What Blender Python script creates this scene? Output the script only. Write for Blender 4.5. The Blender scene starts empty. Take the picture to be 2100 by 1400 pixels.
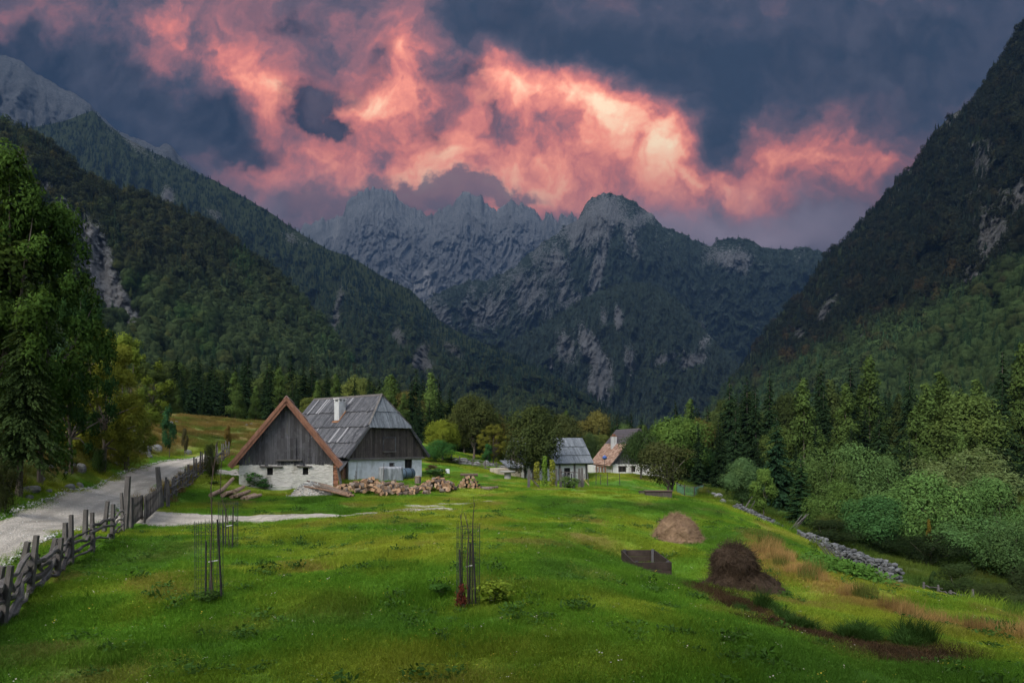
# Alpine valley at dusk: farmhouses, meadow, forest and mountains. Everything is generated here.
import bpy, math, random
import numpy as np
from mathutils import Vector, Matrix

R = math.radians
random.seed(7)
RNG = np.random.default_rng(11)
scene = bpy.context.scene
COL = scene.collection
F = 1400.0           # focal length in photo pixels (24 mm on a 36 mm wide frame, 2100 px)
CX, HY = 1050.0, 908.0   # centre column and horizon row of the photo


def at(px, py, Y):
    """the world point that the level camera at the origin sees at photo pixel (px, py), Y metres ahead"""
    return Vector(((px - CX) / F * Y, Y, (HY - py) / F * Y))


# ------------------------------------------------------------------ noise (numpy)
def _hash(ix, iy, seed):
    h = (ix.astype(np.int64) * 374761393 + iy.astype(np.int64) * 668265263 + seed * 982451653) & 0xFFFFFFFF
    h = ((h ^ (h >> 13)) * 1274126177) & 0xFFFFFFFF
    return (h ^ (h >> 16)) & 0xFFFFFFFF


def pnoise(x, y, seed=0):
    x = np.asarray(x, float); y = np.asarray(y, float)
    x0 = np.floor(x); y0 = np.floor(y)
    fx = x - x0; fy = y - y0
    def g(ix, iy, dx, dy):
        a = _hash(ix, iy, seed) / 4294967296.0 * 2 * np.pi
        return np.cos(a) * dx + np.sin(a) * dy
    u = fx * fx * fx * (fx * (fx * 6 - 15) + 10); v = fy * fy * fy * (fy * (fy * 6 - 15) + 10)
    n00 = g(x0, y0, fx, fy); n10 = g(x0 + 1, y0, fx - 1, fy)
    n01 = g(x0, y0 + 1, fx, fy - 1); n11 = g(x0 + 1, y0 + 1, fx - 1, fy - 1)
    return ((n00 * (1 - u) + n10 * u) * (1 - v) + (n01 * (1 - u) + n11 * u) * v) * 1.5


def fbm(x, y, seed=0, oct=5, gain=.5, lac=2.03):
    s = 0; a = 1.0; t = 0
    for k in range(oct):
        s = s + a * pnoise(x * lac ** k, y * lac ** k, seed + 17 * k); t += a; a *= gain
    return s / t


def ridged(x, y, seed=0, oct=5, gain=.5, lac=2.03):
    s = 0; a = 1.0; t = 0
    for k in range(oct):
        s = s + a * (1 - np.abs(pnoise(x * lac ** k, y * lac ** k, seed + 31 * k)) * 1.6); t += a; a *= gain
    return s / t


def sstep(a, b, x):
    t = np.clip((np.asarray(x, float) - a) / (b - a), 0, 1)
    return t * t * (3 - 2 * t)


# ------------------------------------------------------------------ mesh helpers
def tag(o, label=None, cat=None, group=None, kind=None):
    if label: o['label'] = label
    if cat: o['category'] = cat
    if group: o['group'] = group
    if kind: o['kind'] = kind
    return o


def link(o, parent=None):
    COL.objects.link(o)
    if parent is not None: o.parent = parent
    return o


def empty(name, loc, rz=0.0):
    o = bpy.data.objects.new(name, None)
    o.location = loc; o.rotation_euler = (0, 0, rz); o.empty_display_size = .2
    return link(o)


def np_mesh(name, V, Fc, mat=None, smooth=False, attrs=None, mats=None, matidx=None):
    """V (n,3); Fc (m,k) index array or a list of such arrays; attrs {name: (type, per-vertex array)}"""
    me = bpy.data.meshes.new(name)
    V = np.asarray(V, np.float32)
    arrs = Fc if isinstance(Fc, list) else [Fc]
    arrs = [np.asarray(a, np.int32) for a in arrs if len(a)]
    nl = sum(a.size for a in arrs); nf = sum(len(a) for a in arrs)
    me.vertices.add(len(V)); me.vertices.foreach_set('co', V.ravel())
    if nf:
        me.loops.add(nl); me.polygons.add(nf)
        me.loops.foreach_set('vertex_index', np.concatenate([a.ravel() for a in arrs]))
        tot = np.concatenate([np.full(len(a), a.shape[1], np.int32) for a in arrs])
        st = np.concatenate([[0], np.cumsum(tot)[:-1]]).astype(np.int32)
        me.polygons.foreach_set('loop_start', st)
        if smooth: me.polygons.foreach_set('use_smooth', np.ones(nf, bool))
        if matidx is not None: me.polygons.foreach_set('material_index', np.asarray(matidx, np.int32))
    for k, (ty, data) in (attrs or {}).items():
        a = me.attributes.new(k, ty, 'POINT')
        data = np.asarray(data, np.float32)
        if ty == 'FLOAT': a.data.foreach_set('value', data.ravel())
        elif ty == 'FLOAT_VECTOR': a.data.foreach_set('vector', data.ravel())
        elif ty == 'FLOAT_COLOR':
            if data.shape[1] == 3: data = np.concatenate([data, np.ones((len(data), 1), np.float32)], 1)
            a.data.foreach_set('color', data.ravel())
    me.update(calc_edges=True); me.validate()
    for m in (mats or ([mat] if mat else [])): me.materials.append(m)
    return me


def mesh_obj(name, me, parent=None):
    return link(bpy.data.objects.new(name, me), parent)


def grid_faces(nr, nc):
    i = np.arange(nr - 1)[:, None] * nc + np.arange(nc - 1)[None, :]
    i = i.ravel()
    return np.stack([i, i + 1, i + nc + 1, i + nc], 1)


class MB:
    """collects boxes, planks, tubes and free faces; build() links them as one mesh object. Every vertex carries a random
    number 'rnd' that is constant over the piece it belongs to (for plank to plank and stone to stone variation)."""
    def __init__(s): s.v = []; s.f = []; s.r = []; s.mi = []; s.m = 0
    def add(s, vs, fs, rnd=None):
        b = len(s.v); rnd = random.random() if rnd is None else rnd
        s.v += [tuple(p) for p in vs]; s.r += [rnd] * len(vs)
        s.f += [tuple(b + i for i in f) for f in fs]; s.mi += [s.m] * len(fs)
        return s
    def hexa(s, p, rnd=None):
        return s.add(p, [(0, 3, 2, 1), (4, 5, 6, 7), (0, 1, 5, 4), (1, 2, 6, 5), (2, 3, 7, 6), (3, 0, 4, 7)], rnd)
    def box(s, x0, x1, y0, y1, z0, z1, rnd=None):
        return s.hexa([(x0, y0, z0), (x1, y0, z0), (x1, y1, z0), (x0, y1, z0), (x0, y0, z1), (x1, y0, z1), (x1, y1, z1), (x0, y1, z1)], rnd)
    def beam(s, a, b, w, h, up=(0, 0, 1), rnd=None, taper=1.0):
        a = Vector(a); b = Vector(b); d = (b - a).normalized(); up = Vector(up)
        sd = d.cross(up)
        if sd.length < 1e-5: sd = d.cross(Vector((0, 1, 0)))
        sd.normalize(); up = sd.cross(d).normalized()
        q = []
        for c, k in ((a, 1), (b, taper)):
            for sx, sz in ((-1, -1), (1, -1), (1, 1), (-1, 1)):
                q.append(c + sd * (sx * w * k / 2) + up * (sz * h * k / 2))
        return s.hexa(q, rnd)
    def tube(s, pts, rads, n=7, rnd=None, cap=True, wob=0.0):
        pts = [Vector(p) for p in pts]; b = []; fs = []
        ref = Vector((.31, .17, .93))
        for i, p in enumerate(pts):
            d = (pts[min(i + 1, len(pts) - 1)] - pts[max(i - 1, 0)]).normalized()
            s1 = d.cross(ref)
            if s1.length < .05: s1 = d.cross(Vector((1, 0, 0)))
            s1.normalize(); s2 = d.cross(s1)
            for k in range(n):
                a = 2 * math.pi * k / n; r = rads[i] * (1 + wob * (random.random() - .5))
                b.append(p + s1 * (math.cos(a) * r) + s2 * (math.sin(a) * r))
        for i in range(len(pts) - 1):
            for k in range(n):
                k2 = (k + 1) % n
                fs.append((i * n + k, i * n + k2, (i + 1) * n + k2, (i + 1) * n + k))
        if cap:
            fs.append(tuple(range(n))[::-1]); fs.append(tuple((len(pts) - 1) * n + k for k in range(n)))
        return s.add(b, fs, rnd)
    def prism(s, poly, y0, y1, rnd=None):
        """poly in xz, extruded along y"""
        n = len(poly)
        vs = [(x, y0, z) for x, z in poly] + [(x, y1, z) for x, z in poly]
        fs = [tuple(range(n)), tuple(range(2 * n - 1, n - 1, -1))]
        for i in range(n):
            j = (i + 1) % n; fs.append((j, i, n + i, n + j))
        return s.add(vs, fs, rnd)
    def mesh(s, name, mat, smooth=False):
        me = bpy.data.meshes.new(name)
        me.from_pydata(s.v, [], s.f)
        for m in (mat if isinstance(mat, (list, tuple)) else [mat]): me.materials.append(m)
        a = me.attributes.new('rnd', 'FLOAT', 'POINT'); a.data.foreach_set('value', np.array(s.r, np.float32))
        if any(s.mi): me.polygons.foreach_set('material_index', np.array(s.mi, np.int32))
        if smooth: me.polygons.foreach_set('use_smooth', np.ones(len(s.f), bool))
        me.update()
        return me
    def build(s, name, mat, parent=None, smooth=False, loc=None):
        o = mesh_obj(name, s.mesh(name, mat, smooth), parent)
        if loc is not None: o.location = loc
        return o


# ------------------------------------------------------------------ material helpers
class NT:
    def __init__(s, tree): s.t = tree; s.n = tree.nodes; s.l = tree.links
    def new(s, ty, **kw):
        n = s.n.new(ty)
        for k, v in kw.items(): setattr(n, k, v)
        return n
    def put(s, sock, v):
        if v is None: return
        if isinstance(v, bpy.types.NodeSocket): s.l.new(v, sock)
        else: sock.default_value = v
    def math(s, op, a, b=None, c=None, clamp=False):
        n = s.new('ShaderNodeMath', operation=op, use_clamp=clamp)
        s.put(n.inputs[0], a)
        if b is not None: s.put(n.inputs[1], b)
        if c is not None: s.put(n.inputs[2], c)
        return n.outputs[0]
    def vmath(s, op, a, b=None, scale=None):
        n = s.new('ShaderNodeVectorMath', operation=op)
        s.put(n.inputs[0], a)
        if b is not None: s.put(n.inputs[1], b)
        if scale is not None: s.put(n.inputs['Scale'], scale)
        return n.outputs['Value'] if op in ('LENGTH', 'DOT_PRODUCT') else n.outputs[0]
    def noise(s, vec, scale, detail=4, rough=.55, dist=0.0, col=False, dims='3D'):
        n = s.new('ShaderNodeTexNoise', noise_dimensions=dims)
        if vec is not None: s.l.new(vec, n.inputs['Vector'])
        n.inputs['Scale'].default_value = scale; n.inputs['Detail'].default_value = detail
        n.inputs['Roughness'].default_value = rough; n.inputs['Distortion'].default_value = dist
        return n.outputs['Color' if col else 'Fac']
    def mapr(s, x, a, b, c=0.0, d=1.0, smooth=False):
        n = s.new('ShaderNodeMapRange', interpolation_type='SMOOTHSTEP' if smooth else 'LINEAR')
        s.put(n.inputs[0], x)
        for i, v in enumerate((a, b, c, d)): s.put(n.inputs[1 + i], v)
        return n.outputs[0]
    def mix(s, f, a, b, mode='MIX'):
        n = s.new('ShaderNodeMix', data_type='RGBA', blend_type=mode)
        n.clamp_factor = True
        s.put(n.inputs['Factor'], f)
        for k, v in (('A', a), ('B', b)):
            sk = [i for i in n.inputs if i.name == k and i.type == 'RGBA'][0]
            s.put(sk, rgba(v) if isinstance(v, (tuple, list)) else v)
        return [o for o in n.outputs if o.type == 'RGBA'][0]
    def ramp(s, x, stops, interp='LINEAR'):
        n = s.new('ShaderNodeValToRGB'); s.put(n.inputs[0], x)
        e = n.color_ramp.elements; n.color_ramp.interpolation = interp
        while len(e) < len(stops): e.new(.5)
        for i, (p, c) in enumerate(stops): e[i].position = p; e[i].color = rgba(c)
        return n.outputs[0]
    def attr(s, name, ty='GEOMETRY', out='Fac'):
        n = s.new('ShaderNodeAttribute', attribute_name=name, attribute_type=ty)
        return n.outputs[out]
    def bump(s, h, strength=.5, dist=.05):
        n = s.new('ShaderNodeBump'); s.put(n.inputs['Height'], h)
        n.inputs['Strength'].default_value = strength; n.inputs['Distance'].default_value = dist
        return n.outputs[0]


def rgba(c): return (c[0], c[1], c[2], 1.0) if len(c) == 3 else tuple(c)


def new_mat(name):
    m = bpy.data.materials.new(name); m.use_nodes = True
    m.node_tree.nodes.clear()
    t = NT(m.node_tree)
    out = t.new('ShaderNodeOutputMaterial')
    return m, t, out


def principled(t, out, col, rough=.85, spec=.25, normal=None, metal=0.0):
    p = t.new('ShaderNodeBsdfPrincipled')
    t.put(p.inputs['Base Color'], rgba(col) if isinstance(col, (tuple, list)) else col)
    t.put(p.inputs['Roughness'], rough); p.inputs['Specular IOR Level'].default_value = spec
    p.inputs['Metallic'].default_value = metal
    if normal is not None: t.l.new(normal, p.inputs['Normal'])
    t.l.new(p.outputs[0], out.inputs['Surface'])
    return p


def coord(t, which='Object'):
    n = t.new('ShaderNodeTexCoord'); return n.outputs[which]


def stretch(t, v, sc):
    n = t.new('ShaderNodeMapping'); t.l.new(v, n.inputs[0]); n.inputs['Scale'].default_value = sc
    return n.outputs[0]
# ------------------------------------------------------------------ camera
cam = bpy.data.cameras.new('camera')
cam.sensor_width = 36; cam.lens = 24
cam.shift_y = (HY - 700) / 2100
cam.clip_start = .1; cam.clip_end = 60000
co = link(bpy.data.objects.new('camera', cam))
co.rotation_euler = (R(90), 0, 0)
scene.camera = co

EXPOSURE = 1.72
SKYK = 1 / 2 ** EXPOSURE

# ------------------------------------------------------------------ sky: burning dusk clouds in front, open pale sky overhead and behind
SUN_EL, SUN_AZ = 43, -143     # the brightest part of the open sky, behind and to the left of the camera


def make_world():
    w = bpy.data.worlds.new('World'); scene.world = w; w.use_nodes = True
    t = NT(w.node_tree); t.n.clear()
    out = t.new('ShaderNodeOutputWorld'); bg = t.new('ShaderNodeBackground')
    t.l.new(bg.outputs[0], out.inputs[0])
    d = coord(t, 'Generated')
    sep = t.new('ShaderNodeSeparateXYZ'); t.l.new(d, sep.inputs[0])
    y = t.math('MAXIMUM', sep.outputs[1], .12)
    inv = t.math('DIVIDE', 1.0, y)
    uv0 = t.vmath('SCALE', d, scale=inv)      # x = tan of the azimuth, z = tan of the elevation
    n1 = t.noise(uv0, 2.6, 3, .5, col=True)
    n2 = t.noise(uv0, 9.0, 5, .6, col=True)
    w1 = t.vmath('SCALE', t.vmath('SUBTRACT', n1, (.5, .5, .5)), scale=.085)
    w2 = t.vmath('SCALE', t.vmath('SUBTRACT', n2, (.5, .5, .5)), scale=.11)
    uv = t.vmath('ADD', uv0, t.vmath('ADD', w1, w2))

    def field(blobs, start, uv=uv):
        acc = start
        for (px, py, rx, ry, rot, amp) in blobs:
            m = t.new('ShaderNodeMapping', vector_type='TEXTURE'); t.l.new(uv, m.inputs[0])
            m.inputs['Location'].default_value = ((px - CX) / F, 0, (HY - py) / F)
            m.inputs['Rotation'].default_value = (0, -R(rot), 0)
            m.inputs['Scale'].default_value = (rx * K / F, 50, ry * K / F)
            g = t.new('ShaderNodeTexGradient', gradient_type='QUADRATIC_SPHERE'); t.l.new(m.outputs[0], g.inputs[0])
            acc = t.math('MULTIPLY_ADD', g.outputs['Fac'], amp, acc)
        return acc

    K = 1.3
    glow = [  # px, py, half sizes, tilt, amount
        (1090, 188, 200, 75, -6, .78), (1240, 225, 190, 90, -22, .95), (1370, 310, 190, 105, -40, .5), (1440, 365, 190, 80, -20, .5),
        (1150, 310, 460, 200, -12, .52), (1000, 330, 460, 190, 0, .36), (785, 205, 125, 85, 10, 1.05), (855, 110, 80, 110, 0, .62),
        (990, 125, 110, 60, 0, .48), (545, 180, 190, 100, -22, .72), (470, 120, 190, 150, -30, .28), (335, 60, 170, 190, -40, .40),
        (660, 330, 380, 150, 0, .36), (900, 385, 560, 100, 0, .30), (1590, 330, 130, 130, -40, .66), (1700, 305, 130, 110, -25, .62),
        (1830, 335, 190, 85, 5, .62), (1545, 235, 80, 160, 10, .34), (700, 80, 420, 170, 0, .24), (150, 40, 440, 170, 0, .22),
        (1500, 410, 520, 90, 0, .20), (720, 400, 460, 120, 0, .26), (900, 250, 420, 170, 0, .16),
        (1640, 100, 650, 130, 0, -.14), (1490, 285, 120, 90, -50, -.40), (1260, 90, 360, 70, -8, -.30), (450, 420, 220, 90, 10, -.06),
        (1520, 170, 220, 80, -10, -.12),
    ]
    rm = t.new('ShaderNodeMapping'); t.l.new(uv, rm.inputs[0]); rm.inputs['Rotation'].default_value = (0, R(-24), 0)
    st = stretch(t, rm.outputs[0], (1.35, 1.0, .42))
    f1 = t.noise(st, 9.5, 9, .66)
    f2 = t.noise(uv, 3.6, 4, .55)
    # billows: brighter on the undersides that face the hidden sun, duller above
    ub = t.vmath('ADD', uv, (0.006, 0, .022))
    eb = t.math('SUBTRACT', t.noise(uv, 8.5, 3, .5), t.noise(ub, 8.5, 3, .5))
    eb2 = t.math('SUBTRACT', t.noise(uv, 21.0, 3, .55), t.noise(t.vmath('ADD', uv, (0.003, 0, .010)), 21.0, 3, .55))
    g = field(glow, .16)
    mod = t.math('ADD', t.mapr(f1, .3, .7, -.36, .36), t.mapr(f2, .3, .7, -.40, .40))
    mod = t.math('MULTIPLY_ADD', eb, 2.1, t.math('MULTIPLY_ADD', eb2, 1.0, mod))
    amt = t.math('ADD', t.math('MULTIPLY', g, .75), .14)
    vo = t.new('ShaderNodeTexVoronoi', feature='SMOOTH_F1'); t.l.new(st, vo.inputs[0]); vo.inputs['Scale'].default_value = 15; vo.inputs['Smoothness'].default_value = .6
    mod = t.math('MULTIPLY_ADD', t.math('SUBTRACT', .45, vo.outputs['Distance']), .55, mod)
    g = t.math('MULTIPLY_ADD', mod, amt, g)
    lit = t.ramp(t.math('MULTIPLY', g, .62), [
        (0.0, (.018, .025, .040)), (.10, (.042, .042, .060)), (.21, (.120, .072, .086)), (.32, (.27, .105, .108)),
        (.46, (.58, .165, .130)), (.62, (.90, .29, .185)), (.80, (1.0, .50, .31)), (1.0, (1.0, .74, .48))])
    # the pale clear strip over the saddle and the mauve haze low over the mountains
    pale = field([(1560, 500, 400, 80, 0, 1.1), (1330, 455, 460, 90, 0, .45), (560, 440, 330, 130, 0, .45), (900, 400, 600, 100, 0, .2),
                  (1650, 450, 500, 110, 0, .35)], 0.0)
    lit = t.mix(t.math('MULTIPLY', pale, .75, clamp=True), lit, (.42, .33, .40))
    uvd = t.vmath('ADD', uv, t.vmath('ADD', t.vmath('SCALE', t.vmath('SUBTRACT', t.noise(uv0, 13.0, 5, .65, col=True), (.5, .5, .5)), scale=.065), t.vmath('SCALE', w2, scale=.4)))
    dark = field([
        (230, 180, 420, 95, -21, 1.7), (60, 110, 330, 80, -8, 1.2), (370, 240, 190, 90, -15, 1.2), (655, 232, 105, 62, -26, 1.8), (700, 262, 60, 35, -20, .9), (600, 45, 150, 45, -5, .8),
        (515, 303, 100, 35, -5, .8), (940, 165, 70, 80, 0, .9), (885, 255, 50, 100, 10, .6), (800, 140, 100, 60, 20, .6),
        (690, 180, 110, 60, 30, .6), (630, 130, 90, 110, 30, .45), (1050, 50, 330, 90, 0, .5), (1420, 110, 620, 120, -6, .5), (1850, 160, 420, 190, 0, .5),
        (1000, 240, 55, 35, -30, .6), (1070, 260, 60, 80, 30, .25), (1490, 285, 90, 100, -50, .5), (1400, 190, 80, 20, 0, .4), (1900, 60, 500, 150, 0, .35)], 0.0, uvd)
    # grey mist that lies behind and on the summits
    mist = field([(760, 402, 170, 60, 0, 1.9), (955, 402, 150, 48, 0, 1.9), (860, 415, 160, 45, 0, 1.2), (500, 390, 170, 70, 0, .55), (600, 420, 120, 50, 10, .6), (640, 445, 130, 50, 20, .6), (1020, 405, 110, 25, -10, .8), (1150, 425, 70, 25, 0, .7)], 0.0, uvd)
    dm = t.math('ADD', dark, t.math('MULTIPLY', t.math('MULTIPLY_ADD', eb, 1.5, t.mapr(f1, .3, .7, -.6, .6)), t.math('MINIMUM', dark, .6)))
    dm = t.mapr(dm, .04, 1.0, 0.0, .96, True)
    dcol = t.mix(t.mapr(t.math('MULTIPLY_ADD', eb, 1.2, f1), .35, .7), (.008, .011, .019), (.046, .046, .062))
    front = t.mix(dm, lit, dcol)
    mm = t.mapr(t.math('MULTIPLY_ADD', t.mapr(f1, .3, .7, -.4, .4), t.math('MINIMUM', mist, .7), mist), .10, 1.0, 0, .86, True)
    front = t.mix(mm, front, t.mix(t.mapr(f2, .35, .65), (.075, .066, .090), (.155, .115, .135)))
    # open sky: a daylight sky model overhead and behind, clouds in front
    sky = t.new('ShaderNodeTexSky', sky_type='NISHITA')
    sky.sun_disc = False; sky.sun_elevation = R(SUN_EL); sky.sun_rotation = R(SUN_AZ); sky.altitude = 600
    sky.dust_density = 3.0
    grey = t.mix(.75, sky.outputs[0], (6.0, 6.4, 7.2))
    over = t.vmath('SCALE', grey, scale=OVERHEAD)
    f = t.math('MAXIMUM', t.mapr(sep.outputs[2], .60, .85, 0, 1, True), t.mapr(sep.outputs[1], .30, .10, 0, 1, True))
    fin = t.mix(f, t.vmath('SCALE', front, scale=SKYK * SKYGAIN), over)
    t.l.new(fin, bg.inputs[0]); bg.inputs[1].default_value = 1.0


OVERHEAD = .125
SKYGAIN = 3.6
make_world()
sun = bpy.data.lights.new('sun', 'SUN'); sun.energy = 2.3; sun.angle = R(30); sun.color = (1.0, .93, .84)
so = link(bpy.data.objects.new('sun', sun))
_el, _az = R(SUN_EL), R(SUN_AZ)
_sd = Vector((math.sin(_az) * math.cos(_el), math.cos(_az) * math.cos(_el), math.sin(_el)))
so.rotation_euler = (-_sd).to_track_quat('-Z', 'Y').to_euler()

vs = scene.view_settings
vs.view_transform = 'Standard'; vs.look = 'None'; vs.exposure = EXPOSURE; vs.gamma = 1.0; vs.use_curve_mapping = False
scene.render.engine = 'CYCLES'
cy = scene.cycles
cy.max_bounces = 5; cy.diffuse_bounces = 3; cy.glossy_bounces = 2; cy.transmission_bounces = 3; cy.volume_bounces = 0
cy.transparent_max_bounces = 4; cy.caustics_reflective = False; cy.caustics_refractive = False
cy.use_denoising = True; cy.use_adaptive_sampling = True; cy.adaptive_threshold = .015
scene.world.cycles.sampling_method = 'MANUAL'; scene.world.cycles.sample_map_resolution = 512
# ------------------------------------------------------------------ ground: one sheet, heights fitted to what the photo shows
CTRL = [  # px, py, metres ahead (ground points)
    (0, 1400, 9.4), (500, 1400, 9.3), (1050, 1400, 9.2), (1500, 1400, 9.6), (2100, 1400, 10.5),
    (5, 1283, 12.2), (300, 1300, 11.8), (800, 1300, 11.6), (1200, 1300, 11.5), (1500, 1300, 12.0),
    (60, 1215, 15.4), (430, 1230, 14), (700, 1240, 13.8), (960, 1243, 13.6), (1300, 1232, 14.2), (1450, 1245, 15.2),
    (1250, 1182, 17), (1330, 1182, 22.6), (1370, 1186, 22.4), (1290, 1165, 24.5), (1150, 1120, 22), (1000, 1060, 31), (480, 1122, 22.5), (700, 1130, 21), (300, 1090, 27), (262, 1088, 28), (600, 1062, 32),
    (850, 1042, 36), (900, 1000, 49), (960, 1005, 47), (683, 1002, 46), (580, 1005, 45), (492, 992, 45), (640, 1025, 40), (780, 1020, 42), (800, 992, 52),
    (715, 984, 57), (865, 977, 63.3), (790, 984, 58), (470, 1027, 40), (500, 985, 47.5), (450, 985, 45), (330, 1038, 33), (400, 987, 45), (465, 941, 60),
    (0, 1060, 24.5), (110, 1022, 30), (250, 969, 43), (330, 946, 52), (410, 941, 60), (0, 1165, 17.5), (130, 1098, 22.5), (250, 1042, 31), (330, 1000, 40), (400, 966, 50),
    (35, 962, 31), (150, 900, 46), (0, 870, 36), (250, 862, 62), (330, 925, 62), (0, 1000, 28), (100, 985, 33), (250, 932, 50), (60, 1040, 27), (180, 995, 36.5), (210, 982, 39.5), (290, 957, 47.5), (375, 942, 57),
    (330, 880, 75), (430, 868, 92), (540, 868, 97), (430, 905, 72), (440, 930, 63), (300, 850, 88), (600, 866, 102), (540, 930, 66),
    (900, 950, 75), (880, 965, 68), (1000, 955, 82), (1043, 980, 67), (1080, 1001, 54), (1190, 1003, 54), (1160, 987, 72), (1070, 975, 74),
    (1255, 976, 86), (1340, 987, 93), (1213, 970, 94), (1270, 972, 74), (1325, 986, 70), (1370, 1016, 58), (1350, 1013, 57), (1390, 1018, 62), (1420, 1012, 68),
    (1200, 1042, 37), (1400, 1062, 36), (1390, 1114, 29), (1300, 1100, 27), (1510, 1207, 22), (1560, 1092, 31), (1518, 1047, 47),
    (1580, 1150, 24), (1700, 1200, 21), (1900, 1278, 17.5), (2060, 1310, 15.5), (1600, 1085, 40), (1680, 1130, 35.5), (1790, 1188, 31), (1842, 1195, 30.5), (1700, 1162, 25),
    (1900, 1218, 30), (1950, 1243, 27), (2090, 1265, 25), (1700, 1105, 50), (1900, 1150, 46), (2090, 1170, 42), (1600, 1032, 62), (1800, 1050, 75), (2090, 1045, 80),
    (1550, 1252, 16.5), (1520, 1215, 20.5), (1600, 1285, 14.6), (1750, 1325, 13), (1750, 1280, 16), (2000, 1335, 13), (1700, 1372, 11.3), (1900, 1335, 12.6),
]
CX3 = [(0, 0, -1.75), (-9, 1, -2.3), (9, 0, -2.2), (0, -14, -1.2), (-25, -10, -1.5), (25, -10, -2.5), (-25, 8, -2.6), (25, 10, -5.2), (45, 25, -8),
       (-32, 30, 1.2), (-50, 45, 5), (-60, 75, 5), (-75, 100, 6.5), (60, 50, -8.5), (80, 90, -7.5), (40, 110, -7), (10, 115, -5.5), (-15, 110, 0.5), (-35, 115, 3.4), (-55, 120, 4.6),
       (0, 75, -3.2), (12, 40, -4.0), (70, 120, -6), (-28, 17, -.6)]
_c = np.array([tuple(at(*c)) for c in CTRL] + CX3, float)


def _tps_fit(P, z, lam):
    n = len(P)
    d = np.linalg.norm(P[:, None] - P[None], axis=2)
    K = np.where(d > 0, d * d * np.log(np.maximum(d, 1e-9)), 0) + lam * np.eye(n)
    A = np.zeros((n + 3, n + 3)); A[:n, :n] = K; A[:n, n] = 1; A[:n, n + 1:] = P; A[n, :n] = 1; A[n + 1:, :n] = P.T
    return np.linalg.solve(A, np.concatenate([z, np.zeros(3)]))


_W = _tps_fit(_c[:, :2] / 20, _c[:, 2], .004)


def _tps(x, y):
    x = np.asarray(x, float).ravel() / 20; y = np.asarray(y, float).ravel() / 20
    out = np.empty(len(x)); n = len(_c)
    for i in range(0, len(x), 20000):
        q = np.stack([x[i:i + 20000], y[i:i + 20000]], 1)
        d = np.sqrt(((q[:, None] - _c[None, :, :2] / 20) ** 2).sum(2))
        out[i:i + 20000] = (np.where(d > 0, d * d * np.log(np.maximum(d, 1e-9)), 0) @ _W[:n]) + _W[n] + q @ _W[n + 1:]
    return out


def _axis(lo, hi, step, far_lo, far_hi, n):
    mid = np.arange(lo, hi + step / 2, step)
    def grow(L): return np.cumsum(np.geomspace(step * 1.2, L, n)) * (L / np.sum(np.geomspace(step * 1.2, L, n)))
    return np.concatenate([(lo - grow(lo - far_lo))[::-1], mid, hi + grow(far_hi - hi)])


GX = _axis(-42, 42, .3, -11000, 11000, 60)
GY = _axis(6, 76, .3, -1500, 11000, 60)
_gx, _gy = np.meshgrid(GX, GY)
_in = (np.abs(_gx) < 150) & (_gy < 170) & (_gy > -40)
GZ = np.zeros_like(_gx)
GZ[_in] = _tps(_gx[_in], _gy[_in])
# valley floor further out
_floor = np.interp(_gx, [-400, -120, -60, 0, 60, 160, 500], [60, 8, 4, -4.5, -7, -5, 30])
_w = np.maximum(sstep(95, 150, _gy), np.maximum(sstep(70, 130, np.abs(_gx)), sstep(-12, -35, _gy)))
GZ = GZ * (1 - _w) + np.where(_gy < -12, -1.5 + np.clip(-_gy - 12, 0, 400) * .25, _floor) * _w
_near = sstep(160, 90, np.hypot(_gx, _gy - 40))
_rd = sstep(.0, 1.5, np.abs((_gx - (np.interp(_gy, [0, 17.5, 24.5, 30, 43, 52, 60, 75], [-12, -14.5, -16.6, -18.2, -23.2, -26, -28.3, -40]))) ) - 1.6)
GZ += _near * _rd * (.24 * fbm(_gx / 4.6, _gy / 4.6, 3, 3) + .07 * fbm(_gx / 1.1, _gy / 1.1, 5, 2))
# hummocks of the rough bank above the road
_bank = sstep(.5, 1.8, (-_gx) - np.interp(_gy, [0, 17.5, 24.5, 30, 43, 52, 60, 75], [14, 17, 19, 20.6, 25.0, 27.2, 29.5, 60]))
GZ += _bank * _near * (.42 * fbm(_gx / 2.2, _gy / 2.2, 8, 4) + .25 * np.maximum(0, fbm(_gx / 1.1, _gy / 1.1, 9, 3)))


def zg(x, y):
    x = np.asarray(x, float); y = np.asarray(y, float)
    i = np.clip(np.searchsorted(GX, x) - 1, 0, len(GX) - 2); j = np.clip(np.searchsorted(GY, y) - 1, 0, len(GY) - 2)
    u = np.clip((x - GX[i]) / (GX[i + 1] - GX[i]), 0, 1); v = np.clip((y - GY[j]) / (GY[j + 1] - GY[j]), 0, 1)
    return (GZ[j, i] * (1 - u) + GZ[j, i + 1] * u) * (1 - v) + (GZ[j + 1, i] * (1 - u) + GZ[j + 1, i + 1] * u) * v


def zg1(x, y): return float(zg(np.array([x]), np.array([y]))[0])


def on_ground(px, Y):
    """ground point under column px, Y metres ahead"""
    x = (px - CX) / F * Y
    return Vector((x, Y, zg1(x, Y)))


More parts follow.
